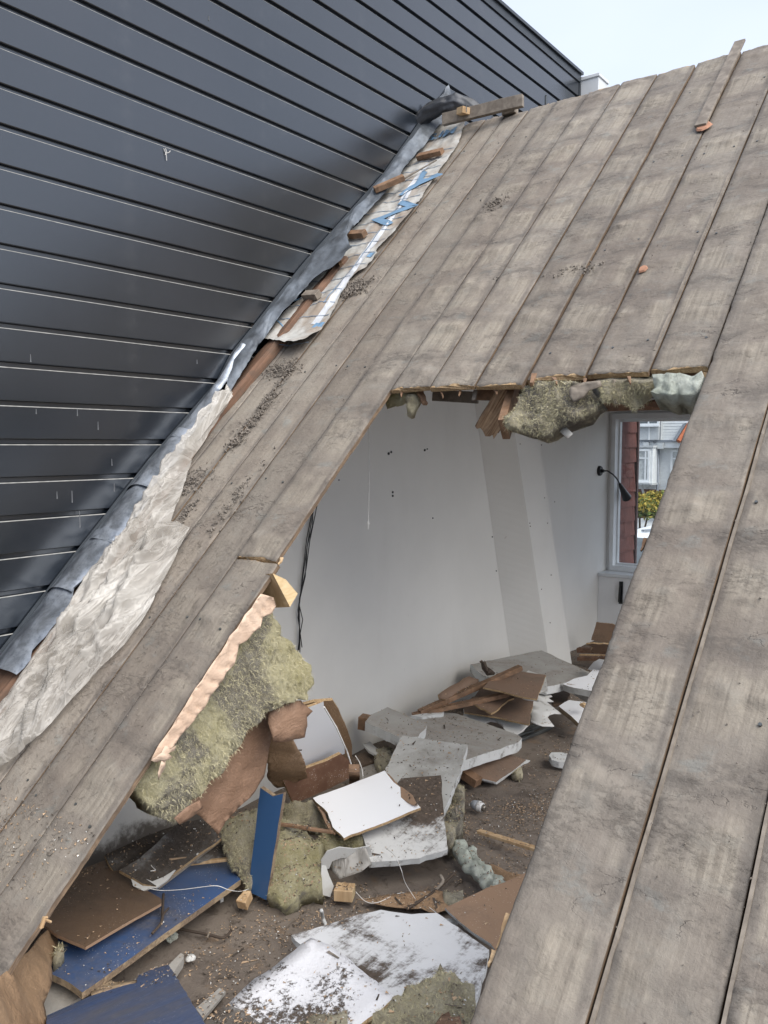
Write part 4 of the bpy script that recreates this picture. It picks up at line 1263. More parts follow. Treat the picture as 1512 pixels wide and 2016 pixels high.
def poly_h(x, v, t, s):
    f = fr((x * 9 + v * 1.6, v * 0.55, 1), 2)
    r = (1 - min(1, abs(f) * 3.2)) ** 1.5
    f2 = fr((x * 16 - v * 2.2, v * 1.3 + x * 2, 4), 2)
    r2 = (1 - min(1, abs(f2) * 3.2)) ** 1.5
    f3 = fr((x * 22 + v * 9, v * 5 - x * 9, 8), 2); r3 = 1 - min(1, abs(f3) * 3.0)
    return (0.026 * math.sin(math.pi * min(1, max(0, t))) + 0.050 * r + 0.030 * r2 + 0.012 * r3) * min(1, 5 * t + .15, 5 * (1 - t) + .15)
V, F = strip_sheet(pl_left, pl_right, 420, 60, poly_h, ragf=0.0, seed=8)
o, c_ = roofobj('polythene_sheet', V, F, M['poly'], None, 'crumpled translucent polythene sheet draped down the lower left edge of the deck', 'plastic sheet', smooth=True)

# dried mud crumbs and straw on the deck (nobody could count them)
rc = random.Random(11)
V = []; F = []; MI = []
def chunk(c, r, rot, flat=0.6, m=0):
    b = len(V)
    for k in range(6):
        d = Vector(((1, 0, 0), (-1, 0, 0), (0, 1, 0), (0, -1, 0), (0, 0, 1), (0, 0, -1))[k])
        d = Vector((d.x, d.y * rc.uniform(.7, 1.2), d.z * flat)) * r * rc.uniform(.7, 1.3)
        d.rotate(rot)
        V.append(tuple(Vector(c) + d))
    for f in ((0, 2, 4), (2, 1, 4), (1, 3, 4), (3, 0, 4), (2, 0, 5), (1, 2, 5), (3, 1, 5), (0, 3, 5)): F.append(tuple(b + i for i in f)); MI.append(m)
from mathutils import Euler
def rot3(): return Euler((rc.uniform(0, 6), rc.uniform(0, 6), rc.uniform(0, 6)))
piles = [((-2.807, 4.048, 0.0), .07, .035, 420), ((-2.753, 4.707, 0.0), .08, .04, 420), ((-2.778, 4.68, 0.0), .05, .03, 200), ((-2.736, 3.691, 0.0), .03, .10, 160), ((-2.491, 3.178, 0.0), .03, .12, 120), ((-2.821, 3.296, -0.0), .05, .05, 160),
         ((-2.743, 3.814, 0.0), .03, .12, 130), ((-3.118, 4.189, 0.0), .02, .12, 80), ((-2.186, 5.357, 0.0), .06, .03, 110), ((-2.192, 5.299, 0.0), .04, .03, 60), ((-2.713, 3.092, 0.0), .03, .08, 90), ((-1.81, 4.603, 0.0), .08, .02, 90), ((-1.491, 4.586, 0.0), .09, .02, 90), ((-2.749, 3.555, 0.0), .04, .05, 110)]
for c, sx, sv, n in piles:
    for _ in range(n):
        x = c[0] + rc.gauss(0, sx) * .6; v = c[1] + rc.gauss(0, sv) * .9
        if (x > -2.08 and v < CUT) or x < -2.93: continue
        chunk((x, v, 0.003 + rc.random() * 0.012), rc.uniform(.002, .009), rot3(), m=rc.choice((0, 0, 0, 1)))
for _ in range(5200):
    x = rc.uniform(-3.0, -0.05); v = rc.uniform(0.9, 6.4)
    if -2.08 < x < -0.8 and v < CUT + .05: continue
    d = 0.5 + fr((x * 4, v * 2, 8), 3)
    if rc.random() > d * (1.0 if x < -2 else 0.75): continue
    # crumbs gather on the board joints
    if rc.random() < 0.45: x = min(SEAMS, key=lambda s: abs(s - x)) + rc.gauss(0, .012)
    if -2.075 < x < -0.79 and v < CUT + .05: continue
    chunk((x, v, mud(x, v) + 0.003), rc.uniform(.0012, .0038), rot3(), m=rc.choice((0, 0, 1)))
for _ in range(1400):   # straw-like splinters on the lower left boards
    x = rc.gauss(-2.42, .17); v = rc.uniform(1.0, 3.2)
    if x > -2.09 or x < -2.95: continue
    a = rc.uniform(0, 3.14); L = rc.uniform(.004, .013); w = .0008
    d = Vector((math.cos(a), math.sin(a), rc.uniform(-.2, .2))) * L; s = Vector((-math.sin(a), math.cos(a), 0)) * w
    c = Vector((x, v, mud(x, v) + .004)); b = len(V)
    V += [tuple(c - d - s), tuple(c - d + s), tuple(c + d + s), tuple(c + d - s)]; F.append((b, b + 1, b + 2, b + 3)); MI.append(2)
o, c_ = roofobj('mud_crumbs', V, F, [M['mud'], M['mud_dark'], M['grey_wood']], MI)
tag(o, 'dry mud crumbs and splinters scattered over the deck boards', 'dirt', kind='stuff')
# two terracotta flakes
for px, l, s in (((-1.192, 4.53, 0.006), 'orange terracotta flake on the upper deck right of the middle', .022), ((-1.227, 5.707, 0.012), 'orange patch of broken tile under the end of the ridge lath', .045)):
    V = []; c = Vector(px)
    ring = [Vector((math.cos(a) * s * random.uniform(.6, 1.1), math.sin(a) * s * 1.3 * random.uniform(.6, 1.1), 0)) for a in [i * 6.283 / 9 for i in range(9)]]
    V = [tuple(c + p) for p in ring] + [tuple(c + p * .8 + Vector((0, 0, .006))) for p in ring]
    F = [tuple(range(9, 18))] + [(i, (i + 1) % 9, (i + 1) % 9 + 9, i + 9) for i in range(9)]
    roofobj('tile_flake', V, F, M['terracotta'], None, l, 'tile flake')

# ================================================================ TORN CEILING EDGE: wool, split timber, battens
batt('wool_clump', 'big grey green torn mineral wool clump hanging under the cut deck edge', [(-1.456, 2.818, 0.215), (-1.4, 2.829, 0.239), (-1.322, 2.835, 0.229), (-1.227, 2.842, 0.219), (-1.196, 2.839, 0.191), (-1.164, 2.833, 0.154), (-1.175, 2.825, 0.125), (-1.213, 2.815, 0.101), (-1.266, 2.805, 0.08), (-1.302, 2.799, 0.069), (-1.332, 2.787, 0.033), (-1.373, 2.782, 0.03), (-1.434, 2.779, 0.045), (-1.485, 2.777, 0.057), (-1.518, 2.777, 0.072), (-1.51, 2.785, 0.102), (-1.481, 2.795, 0.128), (-1.465, 2.804, 0.162), (-1.477, 2.81, 0.191)], .09, 'wool_grey', n=9000, fl=.022, relief=.04, rscale=9, spacing=.010, puff=.04, rag=.015)
batt('wool_clump', 'grey wool tuft filling the gap left of the mint green foam', [(-1.188, 2.831, 0.222), (-1.127, 2.829, 0.227), (-1.054, 2.829, 0.223), (-0.976, 2.831, 0.213), (-0.984, 2.845, 0.175), (-1.005, 2.855, 0.146), (-1.038, 2.864, 0.12), (-1.064, 2.86, 0.134), (-1.089, 2.854, 0.152), (-1.126, 2.855, 0.15), (-1.153, 2.851, 0.163), (-1.169, 2.842, 0.19)], .08, 'wool_grey', n=5000, fl=.02, relief=.035, rscale=10, spacing=.011, rag=.018)
batt('foam_chunk', 'mint green foam insulation block under the deck edge above the window', [(-0.966, 2.801, 0.233), (-0.924, 2.803, 0.236), (-0.865, 2.802, 0.234), (-0.803, 2.801, 0.233), (-0.801, 2.784, 0.202), (-0.801, 2.772, 0.179), (-0.818, 2.763, 0.163), (-0.842, 2.76, 0.157), (-0.869, 2.766, 0.168), (-0.894, 2.759, 0.156), (-0.926, 2.765, 0.167), (-0.953, 2.764, 0.165), (-0.956, 2.781, 0.196)], .10, 'wool_green', n=700, fl=.006, relief=.02, rscale=16, spacing=.010, rag=.006, puff=.02)
batt('wool_tuft', 'small pale wool tuft dangling from the left corner of the cut edge', [(-2.005, 2.841, 0.212), (-1.967, 2.842, 0.208), (-1.962, 2.849, 0.169), (-1.974, 2.855, 0.134), (-2.003, 2.86, 0.105), (-2.016, 2.858, 0.118), (-2.021, 2.853, 0.144), (-2.008, 2.849, 0.168), (-2.02, 2.844, 0.191)], .03, 'wool_pale', n=260, fl=.02, relief=.025, rscale=16, spacing=.012, rag=.008)
batt('wool_tuft', 'flat olive wool smear under the left end of the cut boards', [(-2.124, 2.868, 0.211), (-2.07, 2.859, 0.225), (-1.991, 2.865, 0.219), (-1.994, 2.881, 0.194), (-2.056, 2.896, 0.171), (-2.105, 2.9, 0.164), (-2.146, 2.904, 0.157), (-2.161, 2.895, 0.17)], .03, 'wool', n=160, fl=.02, relief=.02, rscale=12, spacing=.014, rag=.008)
def prism(name, label, cat, a, b, w, h, mat, endmat=None, **k): return stick(name, label, a, b, w, h, mat, None, cat=cat, endmat=endmat, **k)
# split rafter end
V = []; F = []
a, b = Vector((-1.568, 2.94, 0.226)), Vector((-1.557, 2.74, 0.072))
d = (b - a).normalized(); s_ = d.cross(Vector(a).normalized()).normalized(); u_ = s_.cross(d)
LN = (b - a).length; nr = 30; ns = 26
for i in range(nr + 1):
    t = i / nr
    for j in range(ns):
        an = 2 * math.pi * j / ns
        ex = 0.046 * max(-1, min(1, 1.4 * math.cos(an))); ey = 0.034 * max(-1, min(1, 1.4 * math.sin(an)))
        g = 0.007 * fr((j * 0.9, t * 1.0, 3), 4) + 0.004 * fr((j * 2.3, t * 0.8, 9), 2)
        V.append((ex + g, ey + g, t * LN + (0.035 * fr((j * .8, 9, 9), 3) if i == nr else 0)))
for i in range(nr):
    for j in range(ns): F.append((i * ns + j, i * ns + (j + 1) % ns, (i + 1) * ns + (j + 1) % ns, (i + 1) * ns + j))
F.append(tuple(nr * ns + j for j in range(ns)))
o = mesh_obj('split_rafter', V, F, wood('split_pine', (0.22, 0.125, 0.07), (0.56, 0.40, 0.26), (60, 60, 3.5), bump=1.0, dirt=.25), smooth=False, loc=tuple(a))
o.rotation_euler = Matrix((s_, u_, d)).transposed().to_euler()
tag(o, 'split orange brown rafter end poking out below the cut boards', 'rafter')
stick('beam', 'dark beam running beside the split rafter under the cut edge', (-1.749, 3.0, 0.208), (-1.568, 3.0, 0.199), .05, .05, 'old_wood', None, cat='beam')
stick('beam_end', 'dark rafter side right behind the split rafter end', (-1.561, 2.96, 0.215), (-1.526, 2.8, 0.057), .03, .10, 'old_wood', None, cat='rafter')  # same aged timber colour as the beam beside it
stick('ceiling_batten', 'pale grey ceiling batten hanging under the left cut boards', (-2.045, 3.1, 0.219), (-1.813, 3.1, 0.2), .012, .05, 'grey_wood', None, cat='batten')
stick('wood_splinter', 'reddish splinter of wood hanging below the left cut boards', (-1.965, 2.88, 0.223), (-1.921, 2.86, 0.166), .03, .015, 'old_wood', None, cat='splinter', w2=.02, seg=4, wob=.004)
stick('wood_splinter', 'narrow grey splinter hanging from the middle of the cut boards', (-1.684, 2.86, 0.215), (-1.683, 2.84, 0.174), .016, .01, 'grey_wood', None, cat='splinter')
stick('wood_splinter', 'broken plank strip sticking out at the step in the cut edge', (-1.432, 2.86, 0.261), (-1.414, 2.8, 0.221), .022, .018, 'old_wood', None, cat='splinter', w2=.012)
stick('ceiling_beam', 'dark red brown beam just above the head of the window', (-2.178, 5.2, 0.244), (-1.483, 5.2, 0.244), .06, .055, 'red_board', None, cat='beam')
stick('wood_block', 'square pale ended block under the deck at the right end of the window beam', (-0.846, 2.95, 0.173), (-0.851, 2.95, 0.111), .05, .05, 'old_wood', None, cat='block')
stick('wood_post', 'pale wood upright at the right end of the cut edge', (-0.799, 2.87, 0.236), (-0.812, 2.87, 0.175), .035, .035, 'pine', None, cat='post')
stick('batten', 'pale vertical batten stub in the torn wool left of the foam', (-1.111, 2.84, 0.227), (-1.1, 2.84, 0.143), .040, .012, 'grey_wood', None)
panel('torn_paper', 'torn pinkish paper flap stuck in the grey wool clump', 'paper', [(-1.253, 2.781, 0.205), (-1.208, 2.798, 0.221), (-1.155, 2.816, 0.224), (-1.147, 2.816, 0.206), (-1.189, 2.801, 0.192), (-1.204, 2.793, 0.168), (-1.236, 2.78, 0.15), (-1.255, 2.776, 0.172)], .003, (M['grey_wood'],), spacing=.015, relief=.014, rag=.014, rscale=20)
panel('torn_paper', 'translucent paper scrap dangling from the wool clump in front of the white wall', 'paper', [(-1.324, 2.839, 0.056), (-1.301, 2.849, 0.07), (-1.263, 2.832, 0.044), (-1.275, 2.819, 0.024)], .003, (M['membrane'],), spacing=.03, relief=.006, rag=.003)
panel('torn_board', 'broken brown board shard above the window beam', 'board', [(-1.071, 3.005, 0.154), (-1.021, 2.993, 0.163), (-0.934, 3.003, 0.157), (-0.857, 3.002, 0.158), (-0.869, 3.022, 0.144), (-0.958, 3.025, 0.141), (-1.029, 3.019, 0.145)], .01, (M['red_board'],), rag=.006)

for a_, b_, w_, l in (((-2.018, 2.83, 0.222), (-2.001, 2.8, 0.195), 0.014, 'first tiny splinter under the cut boards from the left'), ((-1.828, 2.83, 0.215), (-1.799, 2.8, 0.184), 0.01, 'tiny upright splinter under the second cut board'), ((-1.738, 2.83, 0.215), (-1.726, 2.8, 0.19), 0.012, 'short torn splinter under the seam of the second and third cut boards'), ((-1.581, 2.83, 0.213), (-1.558, 2.8, 0.19), 0.016, 'broad torn splinter just left of the split rafter'), ((-1.34, 2.83, 0.244), (-1.313, 2.8, 0.217), 0.018, 'torn lip of wood over the wool clump'), ((-1.218, 2.83, 0.235), (-1.208, 2.8, 0.211), 0.014, 'small hanging shred over the right of the wool clump'), ((-1.059, 2.83, 0.234), (-1.041, 2.8, 0.207), 0.014, 'thin shred of wood between grey wool and mint foam')):
    stick('splinter', l, a_, b_, w_, .008, 'old_wood', None, cat='splinter', w2=.004, seg=3, wob=.002)
# joist end sticking out below the left deck strip
a, b = (-2.22, 2.22, -0.465), (-1.98, 2.078, -0.497)
o = None
V = [(-2.02, 2.054, -0.447), (-1.98, 2.083, -0.462), (-1.93, 2.093, -0.512), (-1.93, 2.057, -0.548)]
jb = MB()
v4 = [Vector(p) for p in ((-2.04, 2.082, -0.448), (-2.03, 2.138, -0.476), (-2.02, 2.188, -0.533), (-2.02, 2.147, -0.575))]
bk = [p + Vector((-0.30, 0.0, 0.0)) - Vector(RN) * .07 for p in v4]
jb.add(v4 + bk, [(0, 1, 2, 3), (7, 6, 5, 4), (0, 4, 5, 1), (1, 5, 6, 2), (2, 6, 7, 3), (3, 7, 4, 0)], 0); jb.m[0] = 1
tag(jb.build('joist_end', [M['pine'], M['pine_end']], center=True), 'freshly sawn pale purlin end sticking out beside the hanging wool batt', 'beam')

# hanging wool batt with papers
HB = batt('hanging_batt', 'large olive mineral wool batt hanging out under the left deck strip', [W((-2.10, v_, -0.045)) for v_ in (2.0, 2.15, 2.3, 2.45, 2.6, 2.70)] + [(-2.06, 2.111, -0.578), (-2.06, 2.149, -0.648), (-2.06, 2.167, -0.689), (-2.06, 2.226, -0.749), (-2.06, 2.286, -0.821), (-2.06, 2.289, -0.859), (-2.06, 2.285, -0.891), (-2.06, 2.26, -0.918), (-2.06, 2.237, -0.941), (-2.06, 2.169, -0.932), (-2.06, 2.106, -0.933), (-2.06, 2.052, -0.944), (-2.06, 2.014, -0.964), (-2.06, 1.972, -0.988), (-2.06, 1.929, -1.015), (-2.06, 1.893, -1.054), (-2.06, 1.854, -1.086), (-2.06, 1.802, -1.113), (-2.06, 1.758, -1.141), (-2.06, 1.704, -1.168), (-2.06, 1.654, -1.198), (-2.06, 1.615, -1.172), (-2.06, 1.566, -1.118), (-2.06, 1.539, -1.073), (-2.06, 1.498, -1.004)], .10, 'wool', n=26000, fl=.020, relief=.018, rscale=8, spacing=.0078, puff=.028, rag=.012, toward=(1, -0.4, 0.1))
def cloth(name, label, poly, mat, cat='paper', relief=.018, rag=.006, parent=None, rscale=8, spacing=.022, thick=.0025, toward=None, **k):
    return panel(name, label, cat if label else None, poly, thick, (M[mat],), spacing=spacing, relief=relief, rag=rag, rscale=rscale, smooth=True, parent=parent, toward=toward, **k)
# puckered pink paper edge stapled along the top of the batt
o = cloth('paper_edge', 'pale pink puckered paper edge running along the top of the hanging batt', [(-2.035, 2.005, -0.507), (-2.035, 1.914, -0.586), (-2.035, 1.822, -0.672), (-2.035, 1.741, -0.748), (-2.035, 1.671, -0.813), (-2.035, 1.617, -0.864), (-2.035, 1.571, -0.91), (-2.035, 1.54, -0.943), (-2.035, 1.562, -0.963), (-2.035, 1.585, -0.951), (-2.035, 1.599, -0.933), (-2.035, 1.625, -0.927), (-2.035, 1.653, -0.898), (-2.035, 1.674, -0.892), (-2.035, 1.707, -0.869), (-2.035, 1.718, -0.852), (-2.035, 1.749, -0.843), (-2.035, 1.78, -0.804), (-2.035, 1.82, -0.78), (-2.035, 1.842, -0.744), (-2.035, 1.879, -0.728), (-2.035, 1.895, -0.7), (-2.035, 1.903, -0.664), (-2.035, 1.945, -0.662), (-2.035, 1.969, -0.633), (-2.035, 1.998, -0.626), (-2.035, 2.016, -0.59), (-2.035, 2.058, -0.586), (-2.035, 2.086, -0.562), (-2.035, 2.068, -0.53)], 'kraft_pink', relief=.004, rag=.004, spacing=.011, toward=(1, -.4, .1), thick=.002)
e_ = (Vector((-2.035, 2.005, -0.507)) - Vector((-2.035, 1.54, -0.943))); el = e_.length; e_.normalize()
for vv in o.data.vertices:
    s = vv.co.dot(e_) / .062 + 1.6 * fr(vv.co * 5, 3)
    vv.co.x += 0.014 * abs(math.sin(s * math.pi)) ** .4 + 0.003 * fr(vv.co * 14, 3)
cloth('torn_paper', 'torn pink paper star at the lower end of the rolled paper edge', [(-2.0, 1.519, -0.936), (-2.0, 1.558, -0.925), (-2.0, 1.572, -0.907), (-2.0, 1.591, -0.916), (-2.0, 1.585, -0.924), (-2.0, 1.61, -0.918), (-2.0, 1.604, -0.931), (-2.0, 1.581, -0.933), (-2.0, 1.596, -0.949), (-2.0, 1.565, -0.955), (-2.0, 1.554, -0.946), (-2.0, 1.533, -0.946)], 'kraft_pink', relief=.006, toward=(1, -.4, .1), rag=.003)
cloth('torn_paper', 'narrow tan paper tongue lying on the hanging wool below the pink paper', [(-2.0, 1.558, -0.95), (-2.0, 1.575, -0.949), (-2.0, 1.572, -0.974), (-2.0, 1.557, -0.991), (-2.0, 1.547, -1.006), (-2.0, 1.545, -0.984)], 'kraft_pink', relief=.006, toward=(1, -.4, .1), rag=.002)
cloth('kraft_flap', 'long brown kraft paper flap hanging under the wool batt', [(-2.16, 2.206, -0.967), (-2.16, 2.183, -1.049), (-2.16, 2.171, -1.124), (-2.16, 2.167, -1.181), (-2.16, 2.156, -1.236), (-2.16, 2.108, -1.278), (-2.16, 2.018, -1.304), (-2.16, 1.945, -1.329), (-2.16, 1.906, -1.359), (-2.16, 1.874, -1.316), (-2.16, 1.835, -1.267), (-2.16, 1.791, -1.233), (-2.16, 1.784, -1.188), (-2.16, 1.856, -1.137), (-2.16, 1.926, -1.069), (-2.16, 1.987, -1.013), (-2.16, 2.049, -0.975), (-2.16, 2.126, -0.947)], 'kraft', relief=.026, rscale=6, rag=.006, toward=(1, -.4, .2))
cloth('kraft_flap', 'rounded brown kraft paper bulge at the right end of the wool batt', [(-2.06, 2.093, -0.948), (-2.055, 2.15, -0.935), (-2.049, 2.225, -0.938), (-2.047, 2.25, -0.957), (-2.045, 2.271, -0.987), (-2.046, 2.26, -1.012), (-2.047, 2.25, -1.035), (-2.047, 2.255, -1.065), (-2.049, 2.24, -1.081), (-2.052, 2.199, -1.081), (-2.056, 2.15, -1.075), (-2.06, 2.109, -1.072), (-2.061, 2.087, -1.04), (-2.061, 2.083, -0.992)], 'kraft', relief=.022, rscale=9, rag=.004, toward=(1, -.4, .2), puff=.02)
cloth('kraft_flap', 'crumpled brown paper hem at the bottom corner of the wool batt', [(-1.98, 1.59, -1.137), (-1.98, 1.638, -1.119), (-1.98, 1.683, -1.111), (-1.98, 1.699, -1.141), (-1.98, 1.674, -1.155), (-1.98, 1.641, -1.166), (-1.98, 1.607, -1.163)], 'kraft', relief=.02, rscale=14, rag=.006, toward=(1, -.4, .2))
cloth('kraft_flap', 'tan kraft paper hanging from the deck edge in the bottom left corner', [(-2.576, 1.537, -1.666), (-2.528, 1.517, -1.681), (-2.451, 1.467, -1.672), (-2.339, 1.378, -1.626), (-2.258, 1.325, -1.616), (-2.165, 1.263, -1.599), (-2.024, 1.178, -1.596), (-1.675, 0.789, -1.233), (-1.768, 0.847, -1.239), (-1.987, 1.031, -1.349), (-2.268, 1.272, -1.501), (-2.45, 1.426, -1.591)], 'kraft_tan', relief=.020, rscale=5, rag=.004, toward=(1, -.4, .5))

# ================================================================ IN THE ROOM
# cables
mb = MB(); 
CB = [[(-2.985, 3.367, -0.298), (-2.985, 3.358, -0.366), (-2.985, 3.308, -0.504), (-2.985, 3.274, -0.66), (-2.985, 3.24, -0.819), (-2.985, 3.235, -0.914), (-2.985, 3.254, -1.0), (-2.985, 3.245, -1.081)], [(-2.985, 3.384, -0.299), (-2.985, 3.375, -0.381), (-2.985, 3.324, -0.511), (-2.985, 3.286, -0.667), (-2.985, 3.248, -0.815), (-2.985, 3.223, -0.885), (-2.985, 3.226, -0.968), (-2.985, 3.221, -1.09)], [(-2.985, 3.376, -0.298), (-2.985, 3.35, -0.42), (-2.985, 3.316, -0.541), (-2.985, 3.265, -0.713), (-2.985, 3.232, -0.845), (-2.985, 3.247, -0.93), (-2.985, 3.238, -1.011), (-2.985, 3.229, -1.119)], [(-2.985, 3.363, -0.311), (-2.985, 3.337, -0.433), (-2.985, 3.3, -0.539), (-2.985, 3.278, -0.701), (-2.985, 3.24, -0.83), (-2.985, 3.216, -0.87), (-2.985, 3.238, -0.983), (-2.985, 3.237, -1.107)]]
for c in CB: mb.tube([(p[0] + random.uniform(0, .012), p[1] + random.uniform(-.012, .012), p[2]) for p in c], 0.0026, 6)
tag(mb.build('cable_bundle', M['wire'], smooth=True, center=True), 'bundle of thin black cables hanging down the white plaster wall', 'cable')
# pull cord
mb = MB(); a = (-2.45, 3.165, 0.208); b = (-2.45, 3.156, -0.405)
mb.tube([a, ((a[0] + b[0]) / 2 + .004, (a[1] + b[1]) / 2, (a[2] + b[2]) / 2), b], 0.0030, 6)
cdo = empty('pull_cord', b); tag(cdo, 'thin white pull cord hanging in front of the plaster wall', 'cord')
o = mb.build('cord', M['cord']); under(o, cdo)
mb = MB(); k_ = (-2.45, 3.156, -0.376); mb.tube([(k_[0], k_[1], k_[2] + .012), k_, (k_[0], k_[1], k_[2] - .012)], [.003, .007, .003], 8)
under(mb.build('knot', M['cord']), cdo)

# gooseneck wall lamp
lp = empty('wall_lamp', (-3.0, 7.333, -0.242)); tag(lp, 'small black gooseneck wall lamp beside the window', 'lamp')
c = (-2.99, 7.32, -0.237)
mb = MB(); mb.tube([(-2.999, c[1], c[2]), (-2.985, c[1], c[2]), (-2.975, c[1], c[2])], [.046, .046, .040], 24); under(mb.build('wall_plate', M['black']), lp)
mb = MB(); mb.tube([(-2.974, c[1], c[2]), (-2.95, c[1], c[2])], [.018, .014], 12); under(mb.build('socket', M['black']), lp)
g = [(-2.95, c[1], c[2]), (-2.91, 7.302, -0.235), (-2.88, 7.362, -0.269), (-2.86, 7.412, -0.312), (-2.85, 7.452, -0.359)]
mb = MB(); mb.tube(g, .007, 8); under(mb.build('arm', M['black'], smooth=True), lp)
s0, s1 = Vector((-2.85, 7.452, -0.359)), Vector((-2.84, 7.613, -0.494))
mb = MB(); mb.tube([s0, s0.lerp(s1, .15), s0.lerp(s1, .5), s1], [.012, .020, .028, .044], 20, cap=True); under(mb.build('lamp_shade', M['black']), lp)
# skirting trace
# ---------------------------------------------------------------- outside the window
DC = empty('shingled_dormer', (-3.0, 8.2, -1.8)); tag(DC, 'red brown shingled dormer cheek seen close outside the window', 'building')
mb = MB(); mb.box(-3.6, -2.965, 7.74, 8.14, -2.6, 1.2); under(mb.build('cheek_wall', M['shingle_trim']), DC)
rr = random.Random(3)
row_h = 0.145
zz = -2.2; k = 0
while zz < 1.1:
    yy = 7.745 - (0.10 if k % 2 else 0.0)
    while yy < 8.13:
        w = rr.choice((.20, .22, .24, .34))
        ya, yb = max(yy, 7.742), min(yy + w - .006, 8.135)
        if yb - ya > .03:
            e = rr.uniform(-.004, .004)
            mb = MB()
            mb.add([(-2.962, ya, zz + e), (-2.946, ya, zz + e), (-2.957, ya, zz + row_h + .02), (-2.962, ya, zz + row_h + .02),
                    (-2.962, yb, zz - e), (-2.944, yb, zz - e), (-2.957, yb, zz + row_h + .02), (-2.962, yb, zz + row_h + .02)],
                   [(0, 1, 2, 3), (7, 6, 5, 4), (0, 4, 5, 1), (1, 5, 6, 2), (2, 6, 7, 3)])
            under(mb.build('shingle', M['shingle']), DC)
        yy += w
    zz += row_h; k += 1
mb = MB(); mb.box(-3.0, -2.935, 8.142, 8.18, -2.6, 1.2); under(mb.build('corner_board', M['shingle_trim']), DC)

# white house across the street (measured points taken at 40 m)
HY = 38.0
H = empty('white_house', (-12, HY, -4.6)); tag(H, 'white weatherboard and brick house with bay window across the street', 'building')
def yb(px, py, Y=38.0): return None
ax0 = (-14.29, 38.0, -1.755)[0]; ax1 = (-9.12, 38.0, -1.616)[0]
zt = (-12.741, 38.0, 2.661)[2]; zm = (-12.675, 38.0, 0.184)[2]; zl = (-12.616, 38.0, -2.035)[2]
mb = MB(); mb.box(ax0 - 6, ax1, HY, HY + 6, zm, zt); under(mb.build('upper_wall', M['house_white']), H)
nb_ = 22
for i in range(nb_):
    z_a = zm + 0.02 + i * 0.128
    if z_a > zt: break
    mb = MB(); x_a = (-12.755, 38.0, 0.599)[0]
    mb.add([(x_a, HY - .001, z_a), (ax1, HY - .001, z_a), (ax1, HY - .001, z_a + .124), (x_a, HY - .001, z_a + .124), (x_a, HY - .035, z_a), (ax1, HY - .035, z_a), (ax1, HY - .012, z_a + .124), (x_a, HY - .012, z_a + .124)],
           [(4, 5, 6, 7), (0, 4, 7, 3), (1, 2, 6, 5), (0, 1, 5, 4), (3, 7, 6, 2)])
    under(mb.build('weatherboard', M['house_white']), H)
mb = MB(); mb.box(ax0 - 6, ax1, HY + .05, HY + 6, zl, zm - .001); under(mb.build('lower_wall', M['house_white']), H)
for i in range(16):   # painted brick courses
    z_a = zl + i * 0.105
    if z_a + .1 > zm - .3: break
    mb = MB(); mb.box((-12.736, 38.0, -1.017)[0], ax1, HY + .025, HY + .049, z_a, z_a + .088); under(mb.build('brick_course', M['house_white']), H)
mb = MB(); mb.box(ax0 - 6, ax1, HY + .04, HY + 6, -4.6, zl - .001); under(mb.build('brick_base', M['brick']), H)
mb = MB(); z_ = (-12.672, 38.0, 0.069)[2]; mb.box(ax0 - 6, ax1, HY - .35, HY + .1, z_ - .20, z_ + .12); under(mb.build('cornice', M['house_white']), H)
mb = MB(); mb.box(ax0 - 6, ax1, HY - .42, HY - .36, z_ + .06, z_ + .16); under(mb.build('gutter', M['zinc']), H)
def win_px(x0, y0, x1, y1, Y, bars_v=(), bars_h=(), mat='dark_glass', name='window'):
    a, b = None, None
def house_window(a, b, Y, bv=(), bh=(), glass='dark_glass', fw=.09, parent=H):
    (xa, _, za), (xb, _, zb_) = a, b
    xa, xb = sorted((xa, xb)); za, zb_ = sorted((za, zb_))
    w = empty("window", ((xa + xb) / 2, Y, za)); under(w, parent)
    def sb(m, n, mt):
        o = m.build(n, mt); o.parent = w; o.location = Vector(o.location) - Vector(parent.location) - Vector(w.location); return o
    m = MB()
    m.box(xa, xa + fw, Y - .08, Y, za, zb_); m.box(xb - fw, xb, Y - .08, Y, za, zb_)
    m.box(xa + fw, xb - fw, Y - .08, Y, zb_ - fw, zb_); m.box(xa + fw, xb - fw, Y - .08, Y, za, za + fw)
    for t in bv: x = xa + (xb - xa) * t; m.box(x - fw * .35, x + fw * .35, Y - .075, Y - .004, za + fw + .001, zb_ - fw - .001)
    for t in bh: z = za + (zb_ - za) * t; m.box(xa + fw + .001, xb - fw - .001, Y - .072, Y - .006, z - fw * .35, z + fw * .35)
    sb(m, 'frame', M['house_white'])
    m = MB(); m.box(xa + fw * .9, xb - fw * .9, Y - .03, Y - .01, za + fw * .9, zb_ - fw * .9); sb(m, 'pane', M[glass])
    m = MB(); m.box(xa - .05, xb + .05, Y - .16, Y - .081, za - .06, za - .002); sb(m, 'sill', M['house_white'])
    return w
house_window((-13.604, 37.4, 0.876), (-12.53, 37.4, 1.381), 37.4, (.55,))
mb = MB(); a = (-13.872, 37.4, 0.232); b = (-12.567, 37.4, 1.945); mb.box(a[0] - 2, b[0], 37.42, 38, a[2], b[2]); under(mb.build('upper_bay', M['house_grey']), H)
mb = MB(); a = (-12.996, 37.4, 0.822); mb.box(a[0] - .03, a[0] + .03, 37.39, 37.419, (-12.981, 37.4, 0.229)[2], (-12.996, 37.4, 0.822)[2]); under(mb.build('bay_batten', M['house_white']), H)
house_window((-12.18, 37.9, -1.603), (-11.453, 37.9, -0.226), 38.02, (), (.72,), 'curtain')
